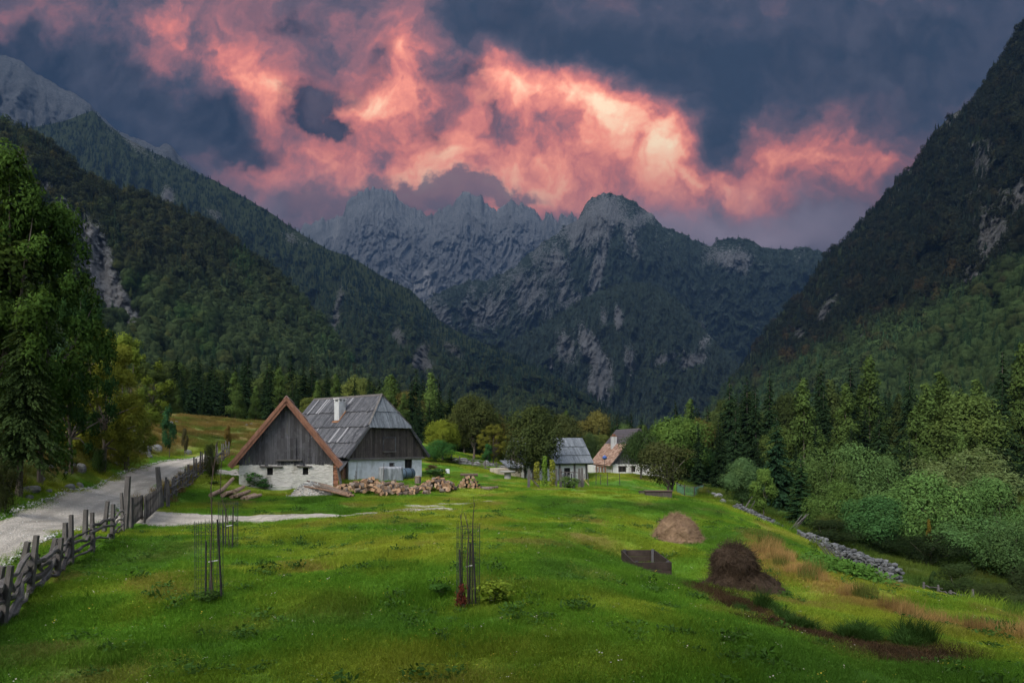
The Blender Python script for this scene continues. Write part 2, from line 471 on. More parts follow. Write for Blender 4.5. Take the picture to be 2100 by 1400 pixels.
def hit(px, py, y0=8.0, y1=120.0):
    """where the view ray through photo pixels px, py (arrays) first meets the ground: X, Y, Z, found-flag"""
    px = np.asarray(px, float); py = np.asarray(py, float)
    Ys = np.geomspace(y0, y1, 260)
    X = (px[:, None] - CX) / F * Ys; Z = (HY - py[:, None]) / F * Ys
    below = Z < zg(X, np.broadcast_to(Ys, X.shape))
    k = np.argmax(below, axis=1); ok = below.any(axis=1) & (k > 0)
    k = np.maximum(k, 1)
    a = Ys[k - 1]; b = Ys[k]
    for _ in range(12):
        m = (a + b) / 2
        bl = (HY - py) / F * m < zg((px - CX) / F * m, m)
        b = np.where(bl, m, b); a = np.where(bl, a, m)
    Y = (a + b) / 2
    return (px - CX) / F * Y, Y, (HY - py) / F * Y, ok


def to_px(x, y, z): return CX + F * x / y, HY - F * z / y


# zones of the ground, drawn as soft shapes on the plane -------------------------------------------------
def seg_dist(x, y, pts):
    d = np.full(np.shape(x), 1e9)
    for (x0, y0), (x1, y1) in zip(pts[:-1], pts[1:]):
        dx, dy = x1 - x0, y1 - y0
        t = np.clip(((x - x0) * dx + (y - y0) * dy) / (dx * dx + dy * dy), 0, 1)
        d = np.minimum(d, np.hypot(x - x0 - t * dx, y - y0 - t * dy))
    return d


def gp(px, Y): return ((px - CX) / F * Y, Y)


ROAD_L = [(-300, 12), (0, 24.5), (110, 30), (250, 43), (330, 52), (385, 58.5), (418, 63)]
ROAD_R = [(-190, 10), (0, 17.3), (120, 22.6), (225, 29), (300, 36), (362, 44), (415, 55), (440, 60)]
DRIVE = [gp(250, 30), gp(330, 30.5), gp(450, 31), gp(560, 31.6), gp(670, 32.6), gp(775, 33.6)]
DRIVEW = [1.7, 1.6, 1.5, 1.4, 1.2, .4]
MUD = [gp(1450, 19.5), gp(1500, 17.6), gp(1560, 15.8), gp(1620, 14.2), gp(1700, 13.3), gp(1790, 12.7), gp(1900, 12.4)]
GOLD = [gp(1570, 29), gp(1590, 24.5), gp(1650, 22.3), gp(1740, 20.3), gp(1840, 18.6), gp(1930, 17.3), gp(2040, 15.9), gp(2150, 15)]


def meadow_colour(x, y):
    """real colour of the sward at x, y: lush green, yellow-green and brownish patches, dry grass, bare mud"""
    n1 = fbm(x / 7.0, y / 7.0, 41, 4); n2 = fbm(x / 2.3, y / 2.3, 43, 4); n3 = fbm(x / .8, y / .8, 45, 3)
    lush = np.array([.084, .190, .018]); yel = np.array([.195, .240, .026]); brn = np.array([.175, .130, .050]); deep = np.array([.040, .092, .020])
    a = sstep(-.20, .35, n1 + .5 * n2)[..., None]
    c = lush * (1 - a) + yel * a
    b = (sstep(.10, .48, n2 * .8 + .5 * fbm(x / 4.5, y / 4.5, 47, 3)) * .75)[..., None]
    c = c * (1 - b) + brn * b
    d = (sstep(.05, .5, -n1 + .4 * n3) * .55)[..., None]
    c = c * (1 - d) + deep * d
    # rough ochre pasture on the bank above the road and on the back meadow
    past = np.maximum(sstep(.0, 1.5, (-x) - np.interp(y, [0, 17.5, 24.5, 30, 43, 52, 60, 75, 110], [14, 17, 19, 20.6, 25.0, 27.2, 29.5, 30, 20])), sstep(58, 70, y) * sstep(-14, -20, x))
    ochre = np.array([.150, .112, .036]) * (1 + .4 * n2[..., None]) + np.array([-.060, .012, -.010]) * sstep(-.15, .3, n1 + .4 * n3)[..., None]
    c = c * (1 - past[..., None]) + ochre * past[..., None]
    gd = .8 * sstep(1.2, .2, seg_dist(x, y, GOLD) + .35 * n3)[..., None]
    c = c * (1 - gd) + np.array([.25, .155, .055]) * gd
    md = sstep(.95, .35, seg_dist(x, y, MUD) + .45 * n3)[..., None]
    c = c * (1 - md) + np.array([.036, .025, .016]) * md
    # rank dark growth in the hollow beyond the wall
    ho = (sstep(0, 2.5, x - np.interp(y, [10, 17, 25, 31, 36, 41, 47, 60], [14, 13, 15.2, 16.0, 15.6, 15.5, 15.4, 17])) * .8)[..., None]
    c = c * (1 - ho) + np.array([.038, .062, .016]) * ho
    return np.clip(c * (1 + .18 * n3[..., None]), .004, 1)


def bare(x, y):
    """1 where gravel or trodden stone lies open"""
    n = fbm(x / .7, y / .7, 61, 4)
    l = np.interp(y, [p[1] for p in ROAD_L], [gp(*p)[0] for p in ROAD_L]); r = np.interp(y, [p[1] for p in ROAD_R], [gp(*p)[0] for p in ROAD_R])
    road = (x > l + .25 * n) & (x < r + .25 * n) & (y > 8) & (y < 66)
    return road


_col = meadow_colour(_gx, _gy)
_wild = sstep(100, 160, np.hypot(_gx, _gy - 30))[..., None]
_col = _col * (1 - _wild) + np.array([.03, .045, .014]) * _wild


def ground_material():
    m, t, out = new_mat('meadow_soil')
    c = t.attr('gcol', out='Color'); pos = coord(t, 'Object')
    n = t.noise(pos, 3.5, 6, .65); n2 = t.noise(pos, 19.0, 4, .6)
    k = t.mapr(t.math('ADD', n, t.math('MULTIPLY', n2, .6)), .5, 1.1, .55, 1.25)
    v = t.vmath('SCALE', c, scale=k)
    principled(t, out, v, .95, .1, t.bump(n2, .8, .08))
    return m


MAT_GROUND = ground_material()
g = mesh_obj('ground', np_mesh('ground', np.stack([_gx, _gy, GZ], -1).reshape(-1, 3), grid_faces(*_gx.shape), MAT_GROUND, True,
                               {'gcol': ('FLOAT_COLOR', _col.reshape(-1, 3))}))
tag(g, 'rolling green meadow falling away to a hollow', None, None, 'structure')


# ------------------------------------------------------------------ gravel road, drive and bare patches as sheets just above the ground
def gravel_material():
    m, t, out = new_mat('pale_gravel')
    pos = coord(t, 'Object')
    a = t.noise(pos, .55, 4, .6); b = t.noise(pos, 14, 5, .7)
    v = t.new('ShaderNodeTexVoronoi'); t.l.new(pos, v.inputs[0]); v.inputs['Scale'].default_value = 16
    c = t.mix(t.mapr(a, .35, .65), (.30, .275, .235), (.43, .395, .34))
    c = t.mix(t.mapr(b, .45, .7), c, (.17, .16, .145))
    c = t.mix(t.mapr(v.outputs['Distance'], .0, .35, .35, 0), c, (.44, .42, .385))
    la = t.attr('lat'); wv = t.math('MULTIPLY_ADD', t.math('SUBTRACT', t.noise(pos, .5, 3, .5), .5), .16, la)
    rut = t.math('MINIMUM', t.math('ABSOLUTE', t.math('SUBTRACT', wv, .33)), t.math('ABSOLUTE', t.math('SUBTRACT', wv, .67)))
    c = t.mix(t.mapr(rut, .02, .09, .5, 0, True), c, (.205, .19, .165))
    ver = t.math('ADD', t.math('ABSOLUTE', t.math('SUBTRACT', wv, .5)), t.math('MULTIPLY', t.math('SUBTRACT', b, .5), .5))
    c = t.mix(t.math('MULTIPLY', t.mapr(ver, .40, .50, 0, .75), t.mapr(la, .001, .01)), c, (.085, .085, .035))
    w = t.noise(stretch(t, pos, (1.2, .16, 1)), 1.5, 4, .6)
    c = t.mix(t.mapr(w, .52, .68, 0, .6), c, (.17, .155, .125))
    principled(t, out, c, .95, .1, t.bump(t.math('ADD', b, v.outputs['Distance']), .7, .05))
    return m


MAT_GRAVEL = gravel_material()


def strip(name, left, right, label, n=160, across=14, lift=.035, jag=.18):
    L = np.array(left, float); Rr = np.array(right, float)
    t = np.linspace(0, 1, n)
    def res(P):
        s = np.concatenate([[0], np.cumsum(np.hypot(*np.diff(P, axis=0).T))]); s /= s[-1]
        return np.stack([np.interp(t, s, P[:, 0]), np.interp(t, s, P[:, 1])], 1)
    L, Rr = res(L), res(Rr)
    q = np.linspace(0, 1, across)
    X = L[:, None, 0] * (1 - q) + Rr[:, None, 0] * q; Y = L[:, None, 1] * (1 - q) + Rr[:, None, 1] * q
    e = np.abs(q * 2 - 1) ** 6
    X = X + e * jag * 2 * fbm(X / .6, Y / .6, 71, 4); Y = Y + e * jag * 2 * fbm(X / .6 + 9, Y / .6, 73, 4)
    Z = zg(X, Y) + lift - .05 * (np.abs(q * 2 - 1) ** 10)
    o = mesh_obj(name, np_mesh(name, np.stack([X, Y, Z], -1).reshape(-1, 3), grid_faces(n, across), MAT_GRAVEL, True, {'lat': ('FLOAT', np.tile(.004 + q * .992, n))}))
    return tag(o, label, None, None, 'structure')


def smooth_line(P, n=40):
    P = np.array(P, float); s = np.arange(len(P)); u = np.linspace(0, len(P) - 1, n)
    out = np.stack([np.interp(u, s, P[:, 0]), np.interp(u, s, P[:, 1])], 1)
    for _ in range(4): out[1:-1] = (out[:-2] + out[1:-1] * 2 + out[2:]) / 4
    return out


strip('gravel_road', smooth_line([gp(*p) for p in ROAD_L]), smooth_line([gp(*p) for p in ROAD_R]), 'pale gravel road running between fence and rocky bank', 260, 30)
_d = smooth_line(DRIVE, 60); _dw = np.interp(np.linspace(0, 1, 60), np.linspace(0, 1, len(DRIVEW)), DRIVEW)
strip('gravel_drive', np.stack([_d[:, 0], _d[:, 1] + _dw], 1), np.stack([_d[:, 0], _d[:, 1] - _dw * .75], 1), 'pale gravel drive from the gate into the meadow', 200, 16, .035, .35)


def patch(name, cx, cy, rx, ry, seed, label):
    """an irregular bare patch"""
    n = 90; th = np.linspace(0, 2 * np.pi, n, endpoint=False)
    k = 1 + .9 * fbm(np.cos(th) * 2.2 + seed, np.sin(th) * 2.2, seed, 4)
    rr = np.array([.02, .35, .65, .85, 1.0])[:, None]
    X = cx + rr * rx * k * np.cos(th); Y = cy + rr * ry * k * np.sin(th)
    Z = zg(X, Y) + .03 - .05 * rr ** 8
    idx = np.arange(n); Fs = []
    for i in range(4):
        Fs.append(np.stack([i * n + idx, i * n + (idx + 1) % n, (i + 1) * n + (idx + 1) % n, (i + 1) * n + idx], 1))
    o = mesh_obj(name, np_mesh(name, np.stack([X, Y, Z], -1).reshape(-1, 3), np.concatenate(Fs), MAT_GRAVEL, True))
    return tag(o, label, None, None, 'structure')


PATCHES = [(820, 34.4, 1.0, .5), (875, 35.3, 1.5, .75), (915, 36.0, 1.0, .5), (860, 37, 1.3, .5), (930, 38.5, 1.0, .5), (980, 39, 1.0, .55), (960, 40.3, .8, .45)]
for i, (px, Y, rx, ry) in enumerate(PATCHES):
    c = gp(px, Y); patch('bare_path_patch', c[0], c[1], rx, ry, 80 + i, 'bare pale patch worn into the meadow path')
c = gp(472, 52); patch('bare_path_patch', c[0], c[1], 1.8, 2.6, 95, 'bare pale ground beside the barn corner')
# ------------------------------------------------------------------ mountains: real slopes between a foot line and a ridge line, with gullies and cliffs
def interp_line(L, px):
    L = sorted(L); xs = [p[0] for p in L]
    return np.interp(px, xs, [p[1] for p in L]), np.interp(px, xs, [p[2] for p in L])


def rock_material(name, rock, soil, streak):
    m, t, out = new_mat(name)
    r = t.attr('rock'); pos = coord(t, 'Object')
    sc = streak
    n1 = t.noise(stretch(t, pos, (1, 1, .45)), 1 / (sc * 6), 6, .65)
    n2 = t.noise(pos, 1 / sc, 6, .7)
    n3 = t.noise(stretch(t, pos, (1, 1, .5)), 2.2 / sc, 5, .65)
    n4 = t.noise(stretch(t, pos, (1, 1, .5)), 3.2 / sc, 5, .7)
    e = t.math('MULTIPLY_ADD', t.math('SUBTRACT', n4, .5), 1.5, t.math('MULTIPLY', t.math('SUBTRACT', n2, .5), 1.7))
    k = t.mapr(t.math('ADD', t.math('MULTIPLY_ADD', r, 1.0, -.5), e), -.06, .14)
    rc = t.mix(t.mapr(n1, .3, .7), tuple(c * .5 for c in rock), rock)
    rc = t.mix(t.mapr(n3, .42, .62, 0, .75), rc, tuple(c * .45 for c in rock))
    n5 = t.noise(stretch(t, t.vmath('ADD', pos, t.vmath('SCALE', t.noise(pos, .35 / sc, 2, .5, col=True), scale=sc * 9)), (.22, .22, 1.9)), .9 / sc, 4, .6)
    rc = t.mix(t.mapr(n5, .50, .66, 0, .7), rc, tuple(c * .38 for c in rock))
    scn = t.attr('scree')
    rc = t.mix(scn, rc, (.48, .48, .48))
    sc2 = t.mix(t.mapr(n2, .35, .65), soil, tuple(c * 1.7 for c in soil))
    col = t.mix(k, sc2, rc)
    principled(t, out, col, .95, .05, t.bump(t.math('ADD', t.math('ADD', n2, n4), t.math('MULTIPLY', n3, .7)), 1.0, sc * 1.3))
    return m


def blobs(px, py, B):
    s = np.zeros_like(px)
    for (bx, by, rx, ry, rot, amp) in B:
        c, sn = math.cos(R(rot)), math.sin(R(rot))
        dx = (px - bx); dy = (py - by)
        a = (dx * c - dy * sn) / rx; b = (dx * sn + dy * c) / ry
        s = np.maximum(s, amp * np.exp(-(a * a + b * b)))
    return s


class Slope: pass


def slope(name, label, ridge, foot, nu, nt, depth_amp, grain, jit, rocks, mat, rockbase=(0, 0), scree=(), seed=1, shape=1.0, back=.25, stretch_t=1.0, spike=0.0):
    x0 = min(p[0] for p in ridge); x1 = max(p[0] for p in ridge)
    u = np.linspace(x0, x1, nu); ntb = max(4, int(nt * .15))
    t = np.concatenate([np.linspace(0, 1, nt), 1 + np.linspace(0, 1, ntb + 1)[1:] * back])
    PX, T = np.meshgrid(u, t)
    rpy, rY = interp_line(ridge, u); fpy, fY = interp_line(foot, u)
    r0 = rpy.copy()
    rpy = rpy + jit * fbm(u / (grain * 1.2), u * 0 + 3.3, seed + 5, 4) + jit * .6 * fbm(u / (grain * .25), u * 0 + 1.3, seed + 6, 3)
    if spike: rpy = rpy + spike * (np.abs(pnoise(u / 17.0, u * 0 + 7.7, seed + 61)) * 2 - .6) + spike * .6 * (np.abs(pnoise(u / 6.0, u * 0 + 2.7, seed + 62)) * 2 - .6)
    Tc = np.minimum(T, 1)
    PY = fpy + (r0 - fpy) * Tc + (rpy - r0) * np.clip(Tc, 0, 1) ** 14
    Yd = fY + (rY - fY) * Tc ** shape
    sx = PX / grain; sy = Tc * (np.abs(fpy - rpy).mean() / grain) * .55 * stretch_t
    wx = .6 * fbm(sx * .7, sy * .7, seed + 9, 3)
    rd = ridged(sx + wx, sy * .75 + wx * .8, seed, 6, .55) - .55
    dt = fbm(sx * 4.1 + 4, sy * 3.6, seed + 3, 6, .66)
    env = np.clip(np.sin(np.pi * np.clip(Tc, 0, 1)) * 1.6, 0, 1) * (1 - .35 * Tc)
    dY = depth_amp * (-rd * 1.25 - dt * .62) * env
    Yd = Yd + dY
    X = (PX - CX) / F * Yd; Z = (HY - PY) / F * Yd
    # behind the ridge the ground falls away again
    bk = np.clip(T - 1, 0, 1)
    Z = Z - bk * np.abs(Z[nt - 1:nt, :]) * 1.1
    Yb = bk * rY * 1.2; X = X + (PX - CX) / F * Yb; Yd2 = Yd + Yb
    rk = blobs(PX, PY, rocks)
    rk = rk + rockbase[0] + rockbase[1] * Tc
    rk = rk + .38 * fbm(sx * 2.2, sy * 1.1, seed + 21, 5) + .22 * rd
    sc = np.clip(blobs(PX, PY, scree) * (1 + fbm(sx * 6, sy * 2, seed + 23, 4)), 0, 1) if scree else np.zeros_like(rk)
    rk = np.maximum(np.clip(rk, 0, 1), sc)
    V = np.stack([X, Yd2, Z], -1)
    o = mesh_obj(name, np_mesh(name, V.reshape(-1, 3), grid_faces(len(t), nu), mat, True,
                               {'rock': ('FLOAT', rk.ravel()), 'scree': ('FLOAT', sc.ravel())}))
    tag(o, label, None, None, 'structure')
    s = Slope(); s.V = V[:nt]; s.PX = PX[:nt]; s.PY = PY[:nt]; s.rock = rk[:nt]; s.T = Tc[:nt]; s.nu = nu; s.nt = nt
    return s


M_FAR = rock_material('pale_limestone_far', (.33, .345, .365), (.034, .048, .040), 24)  # rock and soil colours brightened to stand in for denser haze
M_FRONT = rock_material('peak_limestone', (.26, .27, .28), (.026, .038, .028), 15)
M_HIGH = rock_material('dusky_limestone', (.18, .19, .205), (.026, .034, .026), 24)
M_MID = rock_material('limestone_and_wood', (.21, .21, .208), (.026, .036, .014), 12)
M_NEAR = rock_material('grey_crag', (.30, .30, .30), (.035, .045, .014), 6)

# far massif, the pale wall under the burning sky
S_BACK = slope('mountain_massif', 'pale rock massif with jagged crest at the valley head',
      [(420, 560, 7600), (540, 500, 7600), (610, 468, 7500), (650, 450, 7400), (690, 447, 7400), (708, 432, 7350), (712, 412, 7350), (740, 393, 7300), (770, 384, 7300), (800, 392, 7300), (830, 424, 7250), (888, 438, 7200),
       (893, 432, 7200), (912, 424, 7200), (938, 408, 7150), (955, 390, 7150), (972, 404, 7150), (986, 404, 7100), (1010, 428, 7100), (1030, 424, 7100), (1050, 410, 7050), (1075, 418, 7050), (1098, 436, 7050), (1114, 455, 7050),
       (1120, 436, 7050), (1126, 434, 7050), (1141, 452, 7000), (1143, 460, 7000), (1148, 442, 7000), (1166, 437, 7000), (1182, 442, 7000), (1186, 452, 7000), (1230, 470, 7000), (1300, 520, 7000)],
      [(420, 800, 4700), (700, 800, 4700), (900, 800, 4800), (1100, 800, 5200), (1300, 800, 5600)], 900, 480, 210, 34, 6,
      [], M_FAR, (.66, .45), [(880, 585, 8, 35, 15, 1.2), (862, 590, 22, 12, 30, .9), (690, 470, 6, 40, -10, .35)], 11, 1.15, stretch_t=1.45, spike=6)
S_FRONT = slope('mountain_peak', 'dome shaped rock peak with wooded flanks above the valley head',
      [(840, 650, 3200), (880, 610, 3296), (920, 590, 3392), (960, 575, 3456), (1000, 575, 3488), (1040, 555, 3520), (1070, 535, 3584), (1110, 500, 3648), (1150, 470, 3712), (1184, 450, 3776), (1192, 436, 3776), (1203, 416, 3776), (1212, 406, 3776), (1225, 402, 3776),
       (1246, 396, 3776), (1262, 400, 3776), (1284, 404, 3776), (1300, 413, 3776), (1318, 428, 3776), (1340, 442, 3744), (1358, 460, 3712), (1380, 472, 3680), (1405, 482, 3648), (1430, 495, 3648), (1455, 509, 3616),
       (1470, 500, 3584), (1485, 491, 3584), (1505, 488, 3584), (1525, 487, 3584), (1545, 493, 3584), (1562, 505, 3584), (1590, 511, 3552), (1625, 508, 3520), (1655, 508, 3520), (1690, 520, 3456), (1800, 560, 3456)],
      [(840, 800, 2368), (1000, 810, 2368), (1250, 820, 2368), (1500, 830, 2496), (1800, 830, 2560)], 760, 430, 200, 52, 6,
      [(1235, 440, 80, 45, 0, .66), (1310, 450, 55, 22, 25, .62), (1200, 470, 60, 45, 30, .75), (1230, 540, 12, 90, -14, .9), (1130, 540, 40, 60, 30, .55), (1500, 532, 44, 24, -10, .8), (1080, 600, 45, 60, 20, .6),
       (1000, 640, 70, 45, 10, .55), (900, 660, 30, 60, 30, .6), (1160, 600, 30, 60, 20, .5), (1440, 690, 10, 40, 10, .55), (1290, 480, 15, 60, 20, .5), (1420, 745, 45, 16, 20, .7), (930, 690, 40, 30, 20, .6)],
      M_FRONT, (.10, .10), [], 23, 1.1, stretch_t=1.35, spike=2.5)
S_SPUR = slope('mountain_spur', 'wooded spur with white rock slides below the peak',
      [(900, 790, 2112), (980, 740, 2208), (1040, 705, 2304), (1100, 672, 2368), (1170, 630, 2432), (1230, 596, 2496), (1280, 580, 2496), (1320, 578, 2496), (1360, 592, 2464), (1400, 625, 2432), (1440, 672, 2368), (1490, 725, 2240), (1560, 790, 2112)],
      [(900, 880, 1728), (1200, 885, 1664), (1560, 880, 1728)], 360, 220, 170, 60, 4,
      [(1220, 730, 22, 62, 28, 1.1), (1160, 715, 30, 40, 0, .65), (1225, 790, 25, 40, 0, .9), (1268, 655, 9, 26, 0, 1.0), (1130, 750, 6, 22, 0, .9), (1290, 740, 16, 40, 10, .55), (1420, 740, 30, 14, 20, 1.0), (1445, 700, 12, 30, -30, .6),
       (1370, 735, 40, 10, 20, .6), (1100, 640, 14, 20, 20, .5), (1240, 650, 10, 30, 0, .5)],
      M_FRONT, (.06, .02), [], 37, 1.0)
# left side of the valley: high rock shoulder, the long wooded ridge, the near crag
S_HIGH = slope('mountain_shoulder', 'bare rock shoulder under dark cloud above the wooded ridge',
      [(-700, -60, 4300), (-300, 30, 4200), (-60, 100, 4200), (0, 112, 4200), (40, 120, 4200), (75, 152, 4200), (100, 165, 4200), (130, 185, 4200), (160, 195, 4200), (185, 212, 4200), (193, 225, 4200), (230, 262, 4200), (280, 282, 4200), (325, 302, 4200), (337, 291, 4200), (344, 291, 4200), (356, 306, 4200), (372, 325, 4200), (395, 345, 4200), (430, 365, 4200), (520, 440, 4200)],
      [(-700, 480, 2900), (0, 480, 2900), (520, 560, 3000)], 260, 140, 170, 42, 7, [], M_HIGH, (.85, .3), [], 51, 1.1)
S_RIDGE = slope('mountain_ridge', 'long dark wooded ridge descending from the left shoulder into the valley',
      [(-700, 380, 2700), (-200, 300, 2700), (60, 262, 2700), (130, 250, 2700), (190, 226, 2700), (215, 250, 2680), (250, 280, 2650), (300, 306, 2620), (350, 328, 2600), (400, 354, 2560), (440, 368, 2530), (480, 393, 2500), (520, 416, 2460), (560, 440, 2420), (590, 462, 2400), (620, 482, 2360), (650, 500, 2320), (680, 515, 2280), (712, 524, 2240), (745, 543, 2200), (780, 565, 2150), (815, 580, 2100), (840, 592, 2060), (870, 622, 2010), (900, 655, 1960), (930, 676, 1900), (960, 690, 1840), (1000, 705, 1760), (1040, 722, 1680), (1080, 744, 1600), (1110, 757, 1530), (1140, 770, 1480), (1180, 796, 1400), (1230, 826, 1320), (1290, 860, 1250)],
      [(-700, 800, 1300), (0, 800, 1300), (400, 810, 1150), (700, 840, 1000), (1000, 870, 950), (1290, 885, 1050)], 460, 240, 190, 75, 4,
      [(345, 405, 14, 22, 0, .9), (690, 640, 10, 60, -10, .55), (820, 690, 40, 16, -60, .6), (860, 735, 14, 34, -30, 1.0), (870, 745, 30, 18, -40, .8), (660, 715, 5, 26, -50, .9), (600, 490, 40, 12, -30, .4), (440, 440, 60, 12, -20, .45), (280, 300, 60, 12, -35, .5), (640, 660, 14, 30, 0, .4), (930, 720, 30, 12, -30, .4)],
      M_MID, (.02, .06), [], 67, 1.0)
S_CRAG = slope('hillside_crag', 'near wooded hillside with a pale cliff behind the big tree',
      [(-800, 40, 640), (-300, 180, 660), (-60, 238, 680), (0, 248, 700), (45, 262, 710), (90, 290, 720), (130, 318, 740), (185, 362, 760), (235, 386, 790), (300, 398, 820), (360, 425, 850), (425, 452, 880), (500, 505, 910), (575, 560, 930), (625, 612, 940), (680, 676, 930), (720, 730, 900), (760, 775, 860), (830, 822, 800), (900, 866, 760)],
      [(-800, 900, 120), (-300, 890, 150), (0, 860, 190), (200, 850, 230), (400, 850, 300), (600, 850, 380), (760, 860, 460), (900, 880, 520)], 420, 280, 70, 90, 6,
      [(195, 540, 46, 105, 20, 1.25), (230, 610, 40, 70, 25, 1.1), (140, 440, 18, 50, 25, .9), (95, 385, 26, 30, 30, .8), (20, 320, 34, 26, 0, .7), (265, 655, 30, 40, 30, .9), (235, 500, 14, 60, 25, .5), (400, 555, 20, 30, -30, .35), (120, 410, 60, 14, -30, .6)],
      M_NEAR, (-.06, .02), [], 83, .9)
S_RIGHT = slope('mountain_flank', 'steep dark wooded flank with crags closing the right side of the valley',
      [(1440, 852, 1500), (1475, 800, 1450), (1505, 768, 1420), (1535, 730, 1380), (1560, 692, 1350), (1585, 660, 1330), (1610, 632, 1310), (1642, 598, 1280), (1662, 577, 1265), (1678, 542, 1250), (1700, 516, 1235), (1735, 491, 1210), (1768, 456, 1185), (1800, 421, 1165), (1840, 372, 1140), (1865, 350, 1125), (1882, 330, 1110), (1900, 300, 1095), (1912, 278, 1085), (1930, 262, 1075), (1950, 238, 1060), (1968, 228, 1050), (1990, 216, 1040), (2008, 186, 1030), (2030, 150, 1015), (2045, 128, 1005), (2060, 112, 1000), (2080, 78, 990), (2100, 50, 980), (2140, -10, 960), (2300, -200, 920), (2700, -400, 900)],
      [(1440, 880, 900), (1600, 880, 620), (1800, 890, 420), (2100, 900, 280), (2300, 900, 230), (2700, 900, 190)], 420, 320, 80, 100, 5,
      [(2030, 480, 50, 70, -20, .62), (2080, 400, 40, 50, 0, .6), (1990, 560, 30, 40, -20, .55), (1945, 250, 24, 40, -50, .5), (1690, 640, 12, 50, -40, .7), (1760, 700, 14, 60, -40, .4), (1960, 430, 80, 30, 30, .4), (1640, 690, 12, 20, 0, .5), (2000, 330, 60, 60, 0, .35)],
      M_MID, (.0, .16), [], 101, .95)

# ------------------------------------------------------------------ valley air
def make_haze():
    m, t, out = new_mat('valley_air')
    v = t.new('ShaderNodeVolumePrincipled')
    v.inputs['Color'].default_value = HAZECOL; v.inputs['Density'].default_value = HAZE
    v.inputs['Anisotropy'].default_value = .0
    t.l.new(v.outputs[0], out.inputs['Volume'])
    b = MB().box(-11500, 11500, -1600, 11500, -1500, 3000)
    o = b.build('haze', m)
    tag(o, 'thin blue evening air filling the valley', None, None, 'stuff')
    o.display_type = 'WIRE'


HAZE = 1.9e-4
HAZECOL = (.034, .068, .132, 1)
make_haze()
# ------------------------------------------------------------------ foliage materials
def leaf_material(name, source, crown=False):
    """source: 'object' (colour of the object), 'instance' (tint carried by each scattered plant)"""
    m, t, out = new_mat(name)
    if source == 'object':
        oi = t.new('ShaderNodeObjectInfo'); c = oi.outputs['Color']
    else:
        c = t.attr('tint', 'INSTANCER', 'Color')
    r = t.attr('rnd'); pos = coord(t, 'Object')
    k = t.mapr(r, 0, 1, .72, 1.28)
    c = t.vmath('SCALE', c, scale=k)
    n = t.noise(pos, 5.0 if source == 'object' else 3.0, 2, .5)
    c = t.mix(t.mapr(n, .5, .72, 0, .35), c, t.vmath('MULTIPLY', c, (1.28, 1.04, .75)))
    d = t.new('ShaderNodeBsdfDiffuse'); t.l.new(c, d.inputs[0])
    if crown:      # sprays take their shading from the rounded clump they belong to
        vt = t.new('ShaderNodeVectorTransform', vector_type='NORMAL', convert_from='OBJECT', convert_to='WORLD'); t.l.new(t.attr('nrm', out='Vector'), vt.inputs[0])
        gn = t.new('ShaderNodeNewGeometry')
        nn = t.vmath('NORMALIZE', t.vmath('ADD', t.vmath('NORMALIZE', vt.outputs[0]), t.vmath('SCALE', gn.outputs['Normal'], scale=.45)))
        t.l.new(nn, d.inputs['Normal'])
    tr = t.new('ShaderNodeBsdfTranslucent'); t.l.new(t.vmath('MULTIPLY', c, (1.15, 1.15, .6)), tr.inputs[0])
    mx = t.new('ShaderNodeMixShader'); mx.inputs[0].default_value = .3
    t.l.new(d.outputs[0], mx.inputs[1]); t.l.new(tr.outputs[0], mx.inputs[2]); t.l.new(mx.outputs[0], out.inputs[0])
    return m


def bark_material():
    m, t, out = new_mat('bark')
    pos = coord(t, 'Object')
    n = t.noise(stretch(t, pos, (1, 1, .25)), 60, 4, .6); n2 = t.noise(pos, 9, 3, .6)
    c = t.mix(n, (.035, .028, .022), (.135, .115, .095)); c = t.mix(t.mapr(n2, .55, .75), c, (.17, .165, .15))
    principled(t, out, c, .95, .1, t.bump(n, .8, .01))
    return m


LEAF = leaf_material('leaves', 'object'); LEAF_C = leaf_material('crown_leaves', 'object', True); LEAF_I = leaf_material('leaves_far', 'instance'); LEAF_IC = leaf_material('crown_leaves_far', 'instance', True); BARK = bark_material()


def cards(C, N, size, aspect, rng, wob=.5):
    """diamond leaf sprays at C facing N; returns verts, faces, rnd"""
    n = len(C)
    N = N + wob * rng.normal(size=(n, 3)); N /= np.linalg.norm(N, axis=1)[:, None] + 1e-9
    A = rng.normal(size=(n, 3)); A -= (A * N).sum(1)[:, None] * N; A /= np.linalg.norm(A, axis=1)[:, None] + 1e-9
    B = np.cross(N, A)
    s = np.asarray(size).reshape(-1, 1) * (.6 + .8 * rng.random((n, 1)))
    V = np.stack([C - A * s, C + B * s * aspect, C + A * s, C - B * s * aspect], 1).reshape(-1, 3)
    Fc = np.arange(n * 4).reshape(n, 4)
    return V, Fc, np.repeat(rng.random(n), 4)


